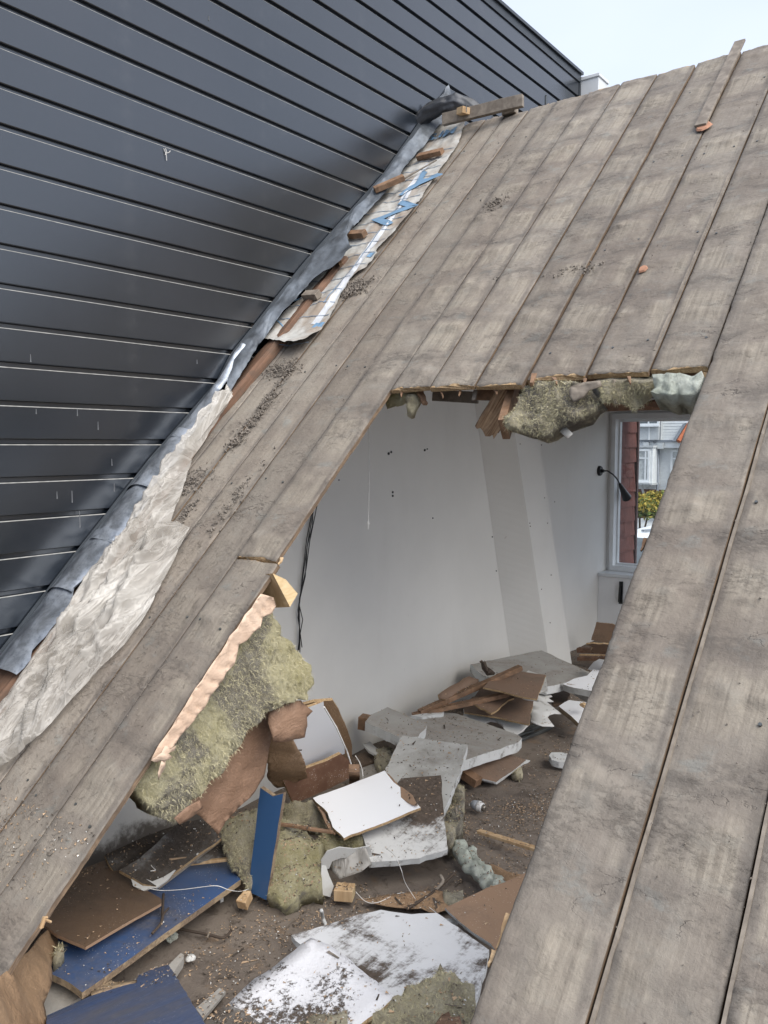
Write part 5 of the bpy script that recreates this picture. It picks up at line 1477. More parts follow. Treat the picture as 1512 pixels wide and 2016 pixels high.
# lower bay window, three lights wide, side light turned
house_window((-13.678, 37.0, -1.656), (-12.763, 37.0, -0.181), 37.0, (.35, .78), (.72,), 'curtain', fw=.10)
mb = MB(); a = (-13.678, 37.0, -1.679); b = (-12.672, 37.0, -0.181)
mb.box(a[0] - .6, b[0], 37.02, 38, (-12.723, 37.0, -1.722)[2], (-12.765, 37.0, -0.09)[2]); under(mb.build('bay_body', M['house_white']), H)
mb = MB(); mb.box(a[0] - .6, b[0] + .05, 36.9, 38, (-12.765, 37.0, -0.113)[2], (-12.767, 37.0, -0.023)[2]); mb.box(a[0] - .6, b[0] + .04, 36.92, 38, (-12.721, 37.0, -1.79)[2], (-12.724, 37.0, -1.699)[2]); under(mb.build('bay_ledge', M['house_grey']), H)
mb = MB(); x = (-12.647, 37.7, -0.55)[0]
mb.tube([(x, 37.7, (-12.663, 37.7, 0.046)[2]), (x, 37.7, -4.5)], .06, 10); x2 = (-12.592, 37.7, 0.822)[0]; mb.tube([(x2, 37.6, zt), (x2, 37.6, (-12.576, 37.7, 0.228)[2]), (x2 - .25, 37.6, (-12.573, 37.7, 0.114)[2])], .06, 10)
under(mb.build('downpipe', M['zinc'], smooth=True), H)
mb = MB()
for px in (1272, 1302):
    pass
for q in ((-13.149, 37.5, 0.0), (-12.503, 37.5, -0.023)): mb.box(q[0] - .12, q[0] + .12, 37.45, 37.63, q[2] - .15, q[2] + .12)
under(mb.build('rainwater_box', M['house_grey']), H)
mb = MB(); a = (-13.232, 37.2, -1.744); b = (-13.22, 37.6, -2.293); mb.bar(a, b, .08, .08); a = (-12.7, 37.2, -1.729); b = (-13.087, 37.6, -1.986); mb.bar(a, b, .07, .07)
under(mb.build('bay_bracket', M['house_grey']), H)
# red tiled lean-to roof against the upper wall
rfp = empty('tiled_lean_to', (-11.344, 37.0, 0.177)); tag(rfp, 'little orange tiled roof corner against the white weatherboards', 'roof')
for i in range(4):
    for j in range(3):
        base = Vector((-11.634, 37.3, 0.156)); u = Vector((.22, 0, 0)); vv_ = Vector((0.06, .18, .20))
        p = base + u * j + vv_ * i
        mb = MB(); mb.tube([p, p + vv_ * 1.12 + Vector((0, 0, .02))], .10, 8, r2=.085)
        under(mb.build('roof_tile', M['tile']), rfp)
mb = MB(); a = Vector((-11.834, 37.3, 0.157)); mb.bar(a, a + Vector((.3, .9, 1.0)), .16, .05); under(mb.build('edge_flashing', M['zinc']), rfp)

# golden green shrub in front of the house
rl_ = random.Random(21)
def shrub(label, centre, rx, rz, n, mats, h):
    c = Vector(centre)
    root = empty('garden_shrub', (c.x, c.y, -4.6)); tag(root, label, 'shrub', 'shrubs in the front garden across the street')
    V = []; F = []; MI = []
    for k in range(n):
        th_ = rl_.uniform(0, 6.283); ph_ = rl_.uniform(-.6, 1.5); q = rl_.uniform(.55, 1.0) ** .5
        lump = 1 + .35 * fr((math.cos(th_) * 1.5, math.sin(th_) * 1.5, ph_ * 1.5 + centre[0]), 3)
        p = Vector((math.cos(th_) * math.cos(ph_) * rx, math.sin(th_) * math.cos(ph_) * rx, math.sin(ph_) * rz)) * q * lump
        L = rl_.uniform(.05, .11)
        a = Vector((rl_.uniform(-1, 1), rl_.uniform(-1, 1), rl_.uniform(-.2, 1))).normalized() * L
        s = a.cross(Vector((rl_.uniform(-1, 1), rl_.uniform(-1, 1), rl_.uniform(-1, 1)))).normalized() * L * .4
        p += c - Vector(root.location); b = len(V)
        V += [p - a, p + s, p + a, p - s]; F.append((b, b + 1, b + 2, b + 3))
        MI.append(1 if (p.z - (c.z + 4.6) > rz * .1 and rl_.random() < .6) or rl_.random() < .15 else 0)
    mesh_obj('crown', V, F, mats, MI, root)
    mb = MB()
    for k in range(6):
        a = rl_.uniform(0, 6.28)
        mb.tube([(0, 0, 0), (math.cos(a) * rx * .2, math.sin(a) * rx * .2, (c.z + 4.6) * .6), (math.cos(a) * rx * .5, math.sin(a) * rx * .5, c.z + 4.6 + rz * .3)], .05, 6, r2=.01)
    mb.build('stem', M['bark'], root)
LM = [M['leaf'], M['leaf_yellow']]
shrub('golden green leafy shrub just above the white van roof', (-10.937, 33.0, -2.493), 0.95, 0.62, 2600, LM, 1)
shrub('lower yellow green shrub beside the dormer corner', (-11.356, 32.0, -2.551), 0.75, 0.55, 1800, LM, 1)
shrub('brownish shrub under the window with curtains', (-11.46, 36.0, -2.37), 0.7, 0.40, 1200, [M['leaf_yellow'], plain('russet_leaf', (0.20, 0.09, 0.04))], 1)
tag(panel('pavement_slab', None, None, [(-15.735, 34.0, -3.672), (-7.37, 34.0, -3.171), (-7.991, 36.8, -3.011), (-17.039, 36.8, -3.486)], .05, (M['house_grey'],), spacing=2), kind='structure')

# white van, seen from above through the window
vr = (-7.988, 23.5, -2.437)
van = empty('parked_van', (vr[0] + .2, 23.5, -4.6), (0, 0, 0)); tag(van, 'white van parked below in the street, roof and windscreen seen through the window', 'van')
pr = [(-2.6, .35), (-2.62, .95), (-2.3, 1.15), (-1.55, 1.30), (-.75, 2.05), (-.55, 2.14), (2.4, 2.16), (2.55, 2.05), (2.6, .4)]
V = []; F = []
for x, k in ((-.95, 1), (-.88, 0), (.88, 0), (.95, 1)):
    for (y, z) in pr: V.append((x * (1 if z < 1.3 else .90), y * (1 if k == 0 else .99), z - (0.06 if k and z > 1.8 else 0)))
n_ = len(pr)
for i in range(3):
    for j in range(n_ - 1): a = i * n_ + j; F.append((a, a + n_, a + n_ + 1, a + 1))
F.append(tuple(range(n_))); F.append(tuple(3 * n_ + j for j in range(n_ - 1, -1, -1)))
F.append((0, n_, 2 * n_, 3 * n_, 3 * n_ + n_ - 1, 2 * n_ + n_ - 1, n_ + n_ - 1, n_ - 1)[::-1])
mesh_obj('body', V, F, M['van_white'], None, van)
mb = MB(); mb.add([(-.76, -1.52, 1.345), (.76, -1.52, 1.345), (.74, -.80, 2.03), (-.74, -.80, 2.03), (-.76, -1.50, 1.32), (.76, -1.50, 1.32), (.74, -.78, 2.0), (-.74, -.78, 2.0)], [(0, 1, 2, 3), (7, 6, 5, 4), (0, 4, 5, 1), (2, 6, 7, 3), (1, 5, 6, 2), (0, 3, 7, 4)]); mb.build('windscreen', M['dark_glass'], van)
for sx in (-.89, .89):
    for sy in (-1.6, 1.7):
        mb = MB(); mb.tube([(sx - .1, sy, .33), (sx + .1, sy, .33)], .33, 18); w = mb.build('wheel', M['tyre'], van)
for sx in (-.6, .6):
    mb = MB(); mb.box(sx - .15, sx + .15, -2.66, -2.55, .75, .92); mb.build('headlight', M['house_grey'], van)
mb = MB(); mb.bar((-.35, -.4, 2.19), (.75, 1.9, 2.21), .10, .05); mb.build('roof_bar', M['zinc'], van)

# ================================================================ DEBRIS
GP = 'loose sheets thrown on the attic floor'
def board(name, label, cat, poly, thick, mats, **k):
    return panel(name, label, cat, poly, thick, tuple(M[m] for m in mats), **k)
B3 = ('hardboard', 'torn_edge', 'plaster_white')

# far heap along the plaster wall
board('foam_slab', 'largest grey slab, farthest on the heap against the boxed rafter', 'foam slab', [(-2.879, 4.847, -1.499), (-2.809, 5.068, -1.499), (-2.666, 5.502, -1.499), (-2.478, 5.425, -1.522), (-2.225, 5.334, -1.552), (-2.194, 5.286, -1.557), (-2.194, 5.218, -1.559), (-2.315, 4.86, -1.559), (-2.514, 4.777, -1.54), (-2.71, 4.727, -1.521)], .055, ('slab', 'foam_edge'), rag=.007)
board('hardboard_sheet', 'brown hardboard sheet topmost on the heap, under the crossed laths', 'hardboard', [(-2.472, 4.313, -1.46), (-2.534, 4.595, -1.449), (-2.498, 4.737, -1.448), (-2.393, 4.753, -1.454), (-2.285, 4.787, -1.46), (-2.136, 4.356, -1.481), (-2.212, 4.331, -1.476), (-2.363, 4.33, -1.467)], .010, B3, rag=.003)
board('plaster_sheet', 'white torn sheet edge under the topmost brown hardboard', 'board', [(-2.474, 4.913, -1.489), (-2.316, 4.85, -1.486), (-2.198, 4.629, -1.503), (-2.243, 4.595, -1.509), (-2.175, 4.458, -1.519), (-2.276, 4.458, -1.526), (-2.464, 4.615, -1.52)], .012, ('plaster_white',), rag=.004)
board('hardboard_sheet', 'brown hardboard sheet with ragged lower corner in the middle of the heap', 'hardboard', [(-2.544, 4.281, -1.55), (-2.598, 4.526, -1.53), (-2.528, 4.631, -1.529), (-2.387, 4.57, -1.545), (-2.36, 4.5, -1.552), (-2.374, 4.448, -1.554), (-2.358, 4.323, -1.563), (-2.357, 4.211, -1.571), (-2.448, 4.237, -1.561)], .012, B3, rag=.006)
board('hardboard_sheet', 'lowest brown hardboard sheet of the heap, over white torn plaster', 'hardboard', [(-2.62, 4.336, -1.62), (-2.665, 4.515, -1.605), (-2.571, 4.678, -1.594), (-2.334, 4.724, -1.596), (-2.309, 4.66, -1.601), (-2.169, 4.324, -1.631), (-2.371, 4.318, -1.627), (-2.58, 4.276, -1.626)], .010, B3, rag=.003)
board('plaster_sheet', 'white plaster piece with jagged lower edge below the brown heap', 'board', [(-2.651, 4.381, -1.647), (-2.505, 4.43, -1.638), (-2.211, 4.414, -1.658), (-2.217, 4.347, -1.681), (-2.244, 4.291, -1.698), (-2.301, 4.297, -1.693), (-2.347, 4.338, -1.677), (-2.397, 4.358, -1.668), (-2.441, 4.35, -1.668), (-2.47, 4.307, -1.681), (-2.488, 4.279, -1.69), (-2.536, 4.311, -1.677), (-2.566, 4.319, -1.672), (-2.614, 4.321, -1.669)], .012, ('plaster_white',), rag=.009)
board('plaster_sheet', 'grey white shredded plaster paper with pointed tips right of the heap', 'board', [(-2.434, 4.837, -1.601), (-2.414, 4.99, -1.6), (-2.372, 4.987, -1.612), (-2.304, 4.929, -1.634), (-2.316, 4.887, -1.633), (-2.269, 4.871, -1.647), (-2.299, 4.822, -1.64), (-2.24, 4.794, -1.658), (-2.213, 4.782, -1.667), (-2.165, 4.761, -1.681), (-2.194, 4.727, -1.675), (-2.205, 4.678, -1.674), (-2.198, 4.636, -1.677), (-2.166, 4.604, -1.688), (-2.123, 4.57, -1.702), (-2.168, 4.511, -1.691), (-2.238, 4.494, -1.672), (-2.3, 4.603, -1.65)], .006, ('plaster_white',), rag=.007, relief=.008, spacing=.05)
board('hardboard_sheet', 'brown board with white torn rim lying against the wall, left end of the heap', 'hardboard', [(-2.677, 4.141, -1.499), (-2.667, 4.215, -1.478), (-2.643, 4.324, -1.458), (-2.626, 4.41, -1.439), (-2.591, 4.463, -1.468), (-2.579, 4.43, -1.504), (-2.6, 4.314, -1.531), (-2.624, 4.211, -1.548), (-2.666, 4.134, -1.521)], .012, B3, rag=.008, relief=.006)
board('plaster_sheet', 'small white plaster corner peeking out left of the crossed laths', 'board', [(-2.795, 4.311, -1.559), (-2.783, 4.386, -1.559), (-2.75, 4.418, -1.567), (-2.729, 4.313, -1.58), (-2.748, 4.262, -1.577)], .01, ('plaster_white',), rag=.004)
stick('lath', 'upper of the two crossed brown laths on the heap', (-2.75, 4.04, -1.6), (-2.397, 4.654, -1.4), .045, .03, 'old_wood', 'crossed brown laths on the heap', cat='lath', seg=3, wob=.003)
stick('lath', 'lower of the two crossed brown laths on the heap', (-2.786, 4.018, -1.62), (-2.365, 4.43, -1.51), .05, .025, 'old_wood', 'crossed brown laths on the heap', cat='lath', seg=3, wob=.003)
mb = MB(); mb.tube([(-2.676, 4.647, -1.4), (-2.605, 4.575, -1.42), (-2.572, 4.556, -1.44), (-2.547, 4.59, -1.45)], [.006, .020, .024, .006], 8); mb.tube([(-2.656, 4.599, -1.39), (-2.596, 4.534, -1.38), (-2.559, 4.534, -1.42)], [.004, .012, .004], 7)
for i, v in enumerate(mb.v): mb.v[i] = tuple(Vector(v) + Vector((1, 1, 1)) * .006 * fr(Vector(v) * 30, 3))
tag(mb.build('charred_scrap', M['twig'], center=True), 'small dark twisted scrap standing on the heap beside the far slab', 'scrap')
board('foam_slab', 'long grey slab in the middle with rounded right corner', 'foam slab', [(-2.711, 3.849, -1.608), (-2.69, 4.173, -1.62), (-2.599, 4.224, -1.625), (-2.146, 4.147, -1.639), (-2.106, 4.118, -1.64), (-2.087, 4.034, -1.638), (-2.168, 3.592, -1.62), (-2.335, 3.498, -1.611), (-2.536, 3.506, -1.603)], .055, ('slab', 'foam_edge'), rag=.007)
board('foam_slab', 'white edged slab strip just behind the small upper slab', 'foam slab', [(-2.761, 3.961, -1.6), (-2.71, 4.058, -1.6), (-2.643, 4.144, -1.6), (-2.627, 4.12, -1.6), (-2.688, 3.982, -1.6)], .05, ('foam_edge', 'foam_edge'), rag=.007)
board('foam_slab', 'small upper slab tilted at the left end by the wall', 'foam slab', [(-2.763, 3.529, -1.52), (-2.785, 3.599, -1.511), (-2.78, 3.759, -1.499), (-2.641, 3.749, -1.517), (-2.491, 3.73, -1.537), (-2.465, 3.652, -1.546), (-2.449, 3.59, -1.553), (-2.519, 3.511, -1.551)], .055, ('slab', 'foam_edge'), rag=.007)
stick('timber', 'brown square timber end poking out left of the small upper slab', (-2.938, 3.704, -1.6), (-2.699, 3.781, -1.62), .075, .075, 'old_wood', None, cat='timber')
board('foam_slab', 'front grey slab leaning over the long slab, dirty in its middle', 'foam slab', [(-2.471, 3.472, -1.519), (-2.312, 3.51, -1.52), (-2.129, 3.56, -1.519), (-2.077, 3.437, -1.558), (-2.022, 3.259, -1.613), (-1.978, 3.107, -1.661), (-2.139, 3.12, -1.645), (-2.352, 3.148, -1.621), (-2.395, 3.222, -1.596), (-2.433, 3.343, -1.559)], .035, ('slab_light', 'foam_edge'), rag=.007)
board('painted_board', 'dirty white board with a brown mud patch, below the front slab', 'board', [(-2.181, 3.056, -1.541), (-2.14, 3.1, -1.541), (-2.052, 3.194, -1.54), (-1.907, 2.995, -1.61), (-1.779, 2.827, -1.67), (-1.841, 2.71, -1.681), (-1.985, 2.561, -1.681), (-2.04, 2.614, -1.659), (-2.108, 2.667, -1.634), (-2.154, 2.826, -1.593)], .028, ('white_dirty', 'foam_edge'), rag=.005)
board('white_board', 'clean bright white board with torn brown left and right edges', 'board', [(-2.393, 2.68, -1.56), (-2.32, 2.817, -1.534), (-2.236, 3.0, -1.5), (-2.144, 2.945, -1.514), (-2.053, 2.916, -1.523), (-1.932, 2.849, -1.541), (-2.016, 2.68, -1.573), (-2.095, 2.533, -1.6), (-2.183, 2.566, -1.59), (-2.265, 2.63, -1.574)], .012, ('white_clean', 'torn_edge', 'hardboard'), rag=.005, spacing=.08)
board('torn_veneer', 'orange brown torn strip showing along the right edge of the clean white board', 'board', [(-2.252, 3.013, -1.513), (-2.211, 3.001, -1.511), (-2.135, 2.952, -1.517), (-2.052, 2.914, -1.518), (-1.999, 2.889, -1.519), (-1.942, 2.84, -1.527), (-1.965, 2.836, -1.532), (-2.047, 2.868, -1.533), (-2.135, 2.914, -1.53)], .006, ('hardboard_warm',), rag=.008)
board('torn_veneer', 'orange brown ragged strip below the left edge of the clean white board', 'board', [(-2.401, 2.688, -1.572), (-2.354, 2.682, -1.581), (-2.296, 2.649, -1.59), (-2.224, 2.599, -1.601), (-2.171, 2.582, -1.61), (-2.161, 2.556, -1.611), (-2.201, 2.564, -1.603), (-2.247, 2.592, -1.596), (-2.305, 2.636, -1.587)], .006, ('hardboard_warm',), rag=.007)

# cluster leaning at the wall behind the clean board
board('hardboard_sheet', 'tall brown hardboard sheet leaning on the wall behind the white piece', 'hardboard', [(-2.462, 2.693, -1.155), (-2.428, 2.729, -1.144), (-2.381, 2.804, -1.147), (-2.402, 2.875, -1.219), (-2.452, 2.999, -1.36), (-2.491, 3.076, -1.456), (-2.573, 3.174, -1.613), (-2.659, 3.07, -1.632), (-2.737, 3.004, -1.668), (-2.658, 2.813, -1.449)], .014, ('kraft_tan', 'torn_edge'), rag=.003)
board('white_board', 'white piece standing upright over the dotted brown board', 'board', [(-2.377, 2.623, -1.134), (-2.369, 2.671, -1.132), (-2.36, 2.717, -1.126), (-2.377, 2.74, -1.16), (-2.442, 2.893, -1.303), (-2.538, 3.095, -1.513), (-2.551, 3.021, -1.518), (-2.563, 2.922, -1.518), (-2.575, 2.827, -1.518), (-2.52, 2.717, -1.401), (-2.476, 2.631, -1.307), (-2.463, 2.673, -1.293), (-2.433, 2.691, -1.246)], .012, ('white_clean', 'torn_edge'), rag=.003, spacing=.08)
board('dotted_board', 'brown board dotted with pale glue, below the upright white piece', 'board', [(-2.541, 2.641, -1.497), (-2.511, 2.757, -1.48), (-2.484, 2.868, -1.475), (-2.46, 2.958, -1.458), (-2.456, 3.021, -1.517), (-2.47, 3.031, -1.604), (-2.506, 2.893, -1.627), (-2.549, 2.722, -1.644), (-2.545, 2.684, -1.575)], .02, ('dotted', 'torn_edge'), rag=.003)
stick('wood_block', 'small standing brown block at the right corner of the dotted board', (-2.289, 2.842, -1.45), (-2.399, 2.982, -1.58), .05, .035, 'old_wood', None, cat='block')
cloth('kraft_sheet', 'tan kraft paper sheet spread between the wool batt and the white piece', [(-2.319, 2.337, -1.145), (-2.304, 2.454, -1.201), (-2.399, 2.635, -1.383), (-2.475, 2.735, -1.503), (-2.548, 2.711, -1.549), (-2.592, 2.657, -1.554), (-2.565, 2.575, -1.484), (-2.447, 2.446, -1.313)], 'kraft_tan', relief=.02, rscale=6, rag=.004)
mb = MB(); wpts = [(-2.274, 2.622, -1.11), (-2.329, 2.767, -1.25), (-2.399, 2.925, -1.42), (-2.401, 2.961, -1.5)]
mb.tube(wpts, .004, 6); tag(mb.build('white_bead', M['cord'], center=True), 'thin white bead along the right edge of the upright white piece', 'strip')
mb = MB(); mb.tube([(-2.54, 3.165, -1.55), (-2.49, 3.134, -1.56), (-2.451, 3.105, -1.58), (-2.411, 3.063, -1.6)], .0025, 6); tag(mb.build('white_wire', M['cord'], center=True), 'thin white wire bowed right of the standing block', 'wire')
board('plaster_sheet', 'small white plaster triangle left of the front slab by the wall', 'board', [(-2.834, 3.601, -1.68), (-2.824, 3.649, -1.68), (-2.736, 3.595, -1.68), (-2.683, 3.577, -1.68), (-2.674, 3.508, -1.68), (-2.742, 3.533, -1.68)], .012, ('plaster_white',), rag=.004)
batt('wool_clump', 'grey wool clump between the wall and the front slab', [(-2.71, 3.556, -1.68), (-2.702, 3.64, -1.68), (-2.614, 3.59, -1.68), (-2.526, 3.447, -1.68), (-2.523, 3.363, -1.68), (-2.607, 3.43, -1.68)], .10, 'wool_grey', n=300, fl=.03, relief=.04, spacing=.02)
board('glass_strip', 'grey panel strip on the floor behind the standing block', 'board', [(-2.74, 3.415, -1.74), (-2.687, 3.563, -1.74), (-2.584, 3.462, -1.74), (-2.568, 3.347, -1.74), (-2.611, 3.274, -1.74)], .02, ('slab',), rag=.003)
board('hardboard_sheet', 'dark board at the wall foot behind the standing block', 'hardboard', [(-2.829, 3.481, -1.73), (-2.834, 3.71, -1.73), (-2.689, 3.566, -1.73), (-2.725, 3.395, -1.73)], .02, ('hardboard_dark',), rag=.003)

# thin brown sheet right of the long slab
board('hardboard_sheet', 'thin brown hardboard piece on the floor right of the front slab', 'hardboard', [(-2.27, 3.736, -1.719), (-2.243, 3.888, -1.709), (-2.192, 4.019, -1.709), (-2.119, 4.05, -1.725), (-2.055, 4.072, -1.74), (-2.058, 3.923, -1.756), (-2.073, 3.766, -1.77), (-2.149, 3.726, -1.754), (-2.23, 3.706, -1.734)], .008, ('hardboard', 'foam_edge', 'plaster_white'), rag=.004)
board('plaster_sheet', 'torn white underside showing below the thin brown hardboard piece', 'board', [(-2.288, 3.802, -1.744), (-2.22, 4.046, -1.741), (-2.063, 4.137, -1.765), (-2.074, 4.072, -1.768), (-2.074, 3.953, -1.776), (-2.08, 3.784, -1.786), (-2.149, 3.755, -1.774), (-2.217, 3.736, -1.763)], .005, ('plaster_white',), rag=.008)
stick('timber', 'short brown timber stub pointing out under the front slab', (-2.262, 3.691, -1.72), (-2.132, 3.683, -1.76), .06, .045, 'old_wood', None, cat='timber')
batt('wool_clump', 'little pale wool tuft at the lower corner of the thin hardboard piece', [(-2.119, 4.009, -1.77), (-2.092, 4.047, -1.77), (-2.023, 3.973, -1.77), (-2.021, 3.923, -1.77), (-2.071, 3.937, -1.77)], .03, 'wool_pale', n=200, fl=.025, relief=.02, spacing=.014)
batt('wool_clump', 'olive wool clump squeezed out right of the front slab', [(-2.017, 3.16, -1.7), (-2.088, 3.353, -1.7), (-2.139, 3.506, -1.7), (-2.054, 3.415, -1.7), (-1.992, 3.281, -1.7), (-1.928, 3.193, -1.7), (-1.896, 3.089, -1.7), (-1.851, 2.983, -1.7), (-1.852, 2.942, -1.7), (-1.907, 2.989, -1.7)], .09, 'wool_grey', n=3500, fl=.02, relief=.045, spacing=.018)
board('white_scrap', 'rounded white slab end lying alone by the right deck strip', 'board', [(-2.001, 4.247, -1.755), (-2.01, 4.298, -1.755), (-1.965, 4.332, -1.755), (-1.921, 4.336, -1.755), (-1.863, 4.208, -1.755), (-1.914, 4.188, -1.755), (-1.959, 4.192, -1.755)], .035, ('foam_edge',), rag=.002)
# metal rails on the floor
for i, (a, b, l) in enumerate((((-2.345, 4.134, -1.79), (-2.241, 4.779, -1.79), 'front grey metal rail on the floor right of the long slab'), ((-2.386, 4.164, -1.79), (-2.3, 4.807, -1.79), 'middle grey metal rail on the floor right of the long slab'), ((-2.395, 4.24, -1.79), (-2.335, 4.805, -1.79), 'rear grey metal rail on the floor right of the long slab'))):
    stick('metal_rail', l, a, b, .022, .018, 'rail', 'three metal rails side by side', cat='rail')
stick('metal_rail', 'short flat rail piece lying askew under the jagged plaster', (-2.329, 4.447, -1.77), (-2.285, 4.604, -1.77), .03, .012, 'rail', None, cat='rail')

# heap under the window, right
board('foam_slab', 'white slab right of the far slab with thick grey edge', 'foam slab', [(-2.249, 4.962, -1.554), (-2.207, 5.042, -1.528), (-2.142, 5.102, -1.51), (-2.132, 5.178, -1.485), (-2.06, 5.192, -1.483), (-1.964, 5.039, -1.539), (-2.05, 4.961, -1.562), (-2.167, 4.952, -1.561)], .05, ('white_clean', 'slab_light'), rag=.007)
board('gypsum_board', 'grey gypsum board piece under the white slab near the right deck edge', 'board', [(-2.325, 5.129, -1.624), (-2.24, 5.119, -1.621), (-2.072, 5.099, -1.62), (-2.107, 5.103, -1.702), (-2.193, 5.114, -1.68), (-2.258, 5.121, -1.652)], .015, ('slab_light', 'foam_edge'), rag=.003)
board('dark_board', 'dark shadowed board in the hollow below the white slab', 'board', [(-2.466, 5.193, -1.7), (-2.442, 5.363, -1.7), (-2.322, 5.242, -1.7), (-2.264, 5.032, -1.7), (-2.314, 4.968, -1.7)], .02, ('hardboard_dark',), rag=.006)  # sheet in the dark hardboard colour
board('white_board', 'white board with broken thick edge beside the right deck strip', 'board', [(-2.215, 4.831, -1.66), (-2.206, 4.903, -1.65), (-2.193, 4.944, -1.644), (-2.046, 4.955, -1.639), (-1.941, 4.668, -1.675), (-2.001, 4.649, -1.679), (-2.107, 4.745, -1.669)], .035, ('white_clean', 'chip'), rag=.003)
board('white_board', 'small white board tip standing left of the window heap', 'board', [(-2.22, 5.294, -1.524), (-2.154, 5.229, -1.451), (-2.108, 5.192, -1.419), (-2.005, 5.136, -1.401), (-2.044, 5.194, -1.487), (-2.149, 5.255, -1.511)], .014, ('white_clean', 'foam_edge'), rag=.002)
stick('timber', 'upper reddish timber in the heap under the window', (-2.814, 6.5, -1.717), (-2.54, 6.5, -1.688), .06, .04, 'red_board', None, cat='timber')
stick('timber', 'thin pale lath between the two reddish timbers under the window', (-2.752, 6.4, -1.73), (-2.5, 6.4, -1.7), .03, .012, 'pine', None, cat='timber')
stick('timber', 'lower reddish timber in the heap under the window', (-2.744, 6.35, -1.748), (-2.48, 6.35, -1.707), .06, .03, 'red_board', None, cat='timber')
board('tan_board', 'tan square board standing on the heap under the window', 'board', [(-2.74, 6.7, -1.507), (-2.597, 6.7, -1.506), (-2.526, 6.7, -1.523), (-2.553, 6.7, -1.67), (-2.633, 6.7, -1.673), (-2.783, 6.7, -1.668)], .015, ('hardboard_warm', 'torn_edge'), rag=.003, toward=(0, -1, .2))
board('torn_board', 'torn brown board splinters below the tan square board', 'board', [(-2.362, 5.597, -1.421), (-2.311, 5.603, -1.407), (-2.209, 5.65, -1.409), (-2.241, 5.717, -1.479), (-2.28, 5.698, -1.477), (-2.337, 5.707, -1.506), (-2.356, 5.666, -1.478), (-2.327, 5.642, -1.447)], .012, ('hardboard', 'torn_edge'), rag=.010)

# blue plank standing in the wool
BP = MB(); a0, a1 = Vector((-2.251, 2.221, -1.32)), Vector((-2.142, 2.226, -1.32)); b0, b1 = Vector((-2.32, 2.207, -1.76)), Vector((-2.233, 2.229, -1.77))
board('blue_plank', 'blue painted plank standing on end with a broken top', 'plank', [tuple(a0), tuple(a0.lerp(a1, .3) + Vector((0, 0, -.012))), tuple(a0.lerp(a1, .55) + Vector((0, 0, -.022))), tuple(a1), tuple(b1), tuple(b0)], .020, ('blue_clean', 'chip', 'chip'), rag=.006, ragset={0, 1, 2}, spacing=.08, toward=(.3, -1, .3))
batt('wool_clump', 'olive wool mass right of the blue plank, dusted with shavings', [(-2.411, 2.454, -1.576), (-2.376, 2.486, -1.57), (-2.299, 2.491, -1.588), (-2.238, 2.492, -1.603), (-2.176, 2.491, -1.62), (-2.138, 2.434, -1.658), (-2.096, 2.392, -1.691), (-2.06, 2.344, -1.724), (-2.095, 2.33, -1.722), (-2.12, 2.293, -1.734), (-2.108, 2.263, -1.751), (-2.132, 2.22, -1.766), (-2.18, 2.228, -1.75), (-2.22, 2.214, -1.746), (-2.303, 2.307, -1.678)], .13, 'wool', n=9000, fl=.02, relief=.04, spacing=.014, puff=.05)
batt('wool_clump', 'dark olive wool mass left of the blue plank', [(-2.484, 2.222, -1.553), (-2.483, 2.249, -1.527), (-2.445, 2.298, -1.502), (-2.391, 2.346, -1.488), (-2.342, 2.302, -1.56), (-2.308, 2.233, -1.649), (-2.282, 2.174, -1.722), (-2.336, 2.177, -1.686), (-2.39, 2.18, -1.652), (-2.435, 2.195, -1.609)], .13, 'wool_grey', n=9000, fl=.02, relief=.045, spacing=.014, puff=.05)
batt('wool_clump', 'flat dark wool layer behind the blue plank below the dotted board', [(-2.558, 2.657, -1.628), (-2.494, 2.686, -1.605), (-2.425, 2.712, -1.589), (-2.34, 2.7, -1.62), (-2.277, 2.667, -1.673), (-2.347, 2.639, -1.692), (-2.427, 2.629, -1.688), (-2.515, 2.625, -1.676)], .08, 'wool_grey', n=3500, fl=.02, relief=.05, spacing=.02)
batt('wool_clump', 'olive wool strip in front of the clean white board', [(-2.267, 2.582, -1.669), (-2.234, 2.61, -1.648), (-2.152, 2.611, -1.658), (-2.093, 2.648, -1.633), (-2.073, 2.626, -1.656), (-2.101, 2.6, -1.676), (-2.155, 2.582, -1.685), (-2.185, 2.559, -1.702), (-2.209, 2.534, -1.721)], .07, 'wool', n=3000, fl=.02, relief=.04, spacing=.018)
stick('lath', 'thin reddish lath crossing behind the blue plank', (-2.538, 2.327, -1.56), (-2.139, 2.515, -1.58), .016, .012, 'old_wood', None, cat='lath', seg=5, wob=.003)

# curled strip of white veneer
board('curled_veneer', 'white curved veneer strip arching left of the muddy white board', 'veneer strip', [(-2.11, 2.423, -1.691), (-2.104, 2.401, -1.643), (-2.081, 2.412, -1.602), (-2.052, 2.452, -1.593), (-2.023, 2.513, -1.615), (-1.99, 2.567, -1.616), (-1.995, 2.594, -1.672), (-2.033, 2.532, -1.671), (-2.06, 2.475, -1.649), (-2.083, 2.445, -1.658), (-2.097, 2.443, -1.692)], .003, ('plaster_white',), rag=.003)
cloth('plastic_wrap', 'crumpled clear plastic between the curled veneer and the muddy board', [(-2.123, 2.48, -1.677), (-2.063, 2.504, -1.638), (-1.974, 2.53, -1.605), (-1.943, 2.517, -1.653), (-1.975, 2.498, -1.689), (-2.019, 2.482, -1.713), (-2.056, 2.469, -1.732), (-2.101, 2.469, -1.715)], 'poly', cat='plastic', relief=.02, rscale=16)
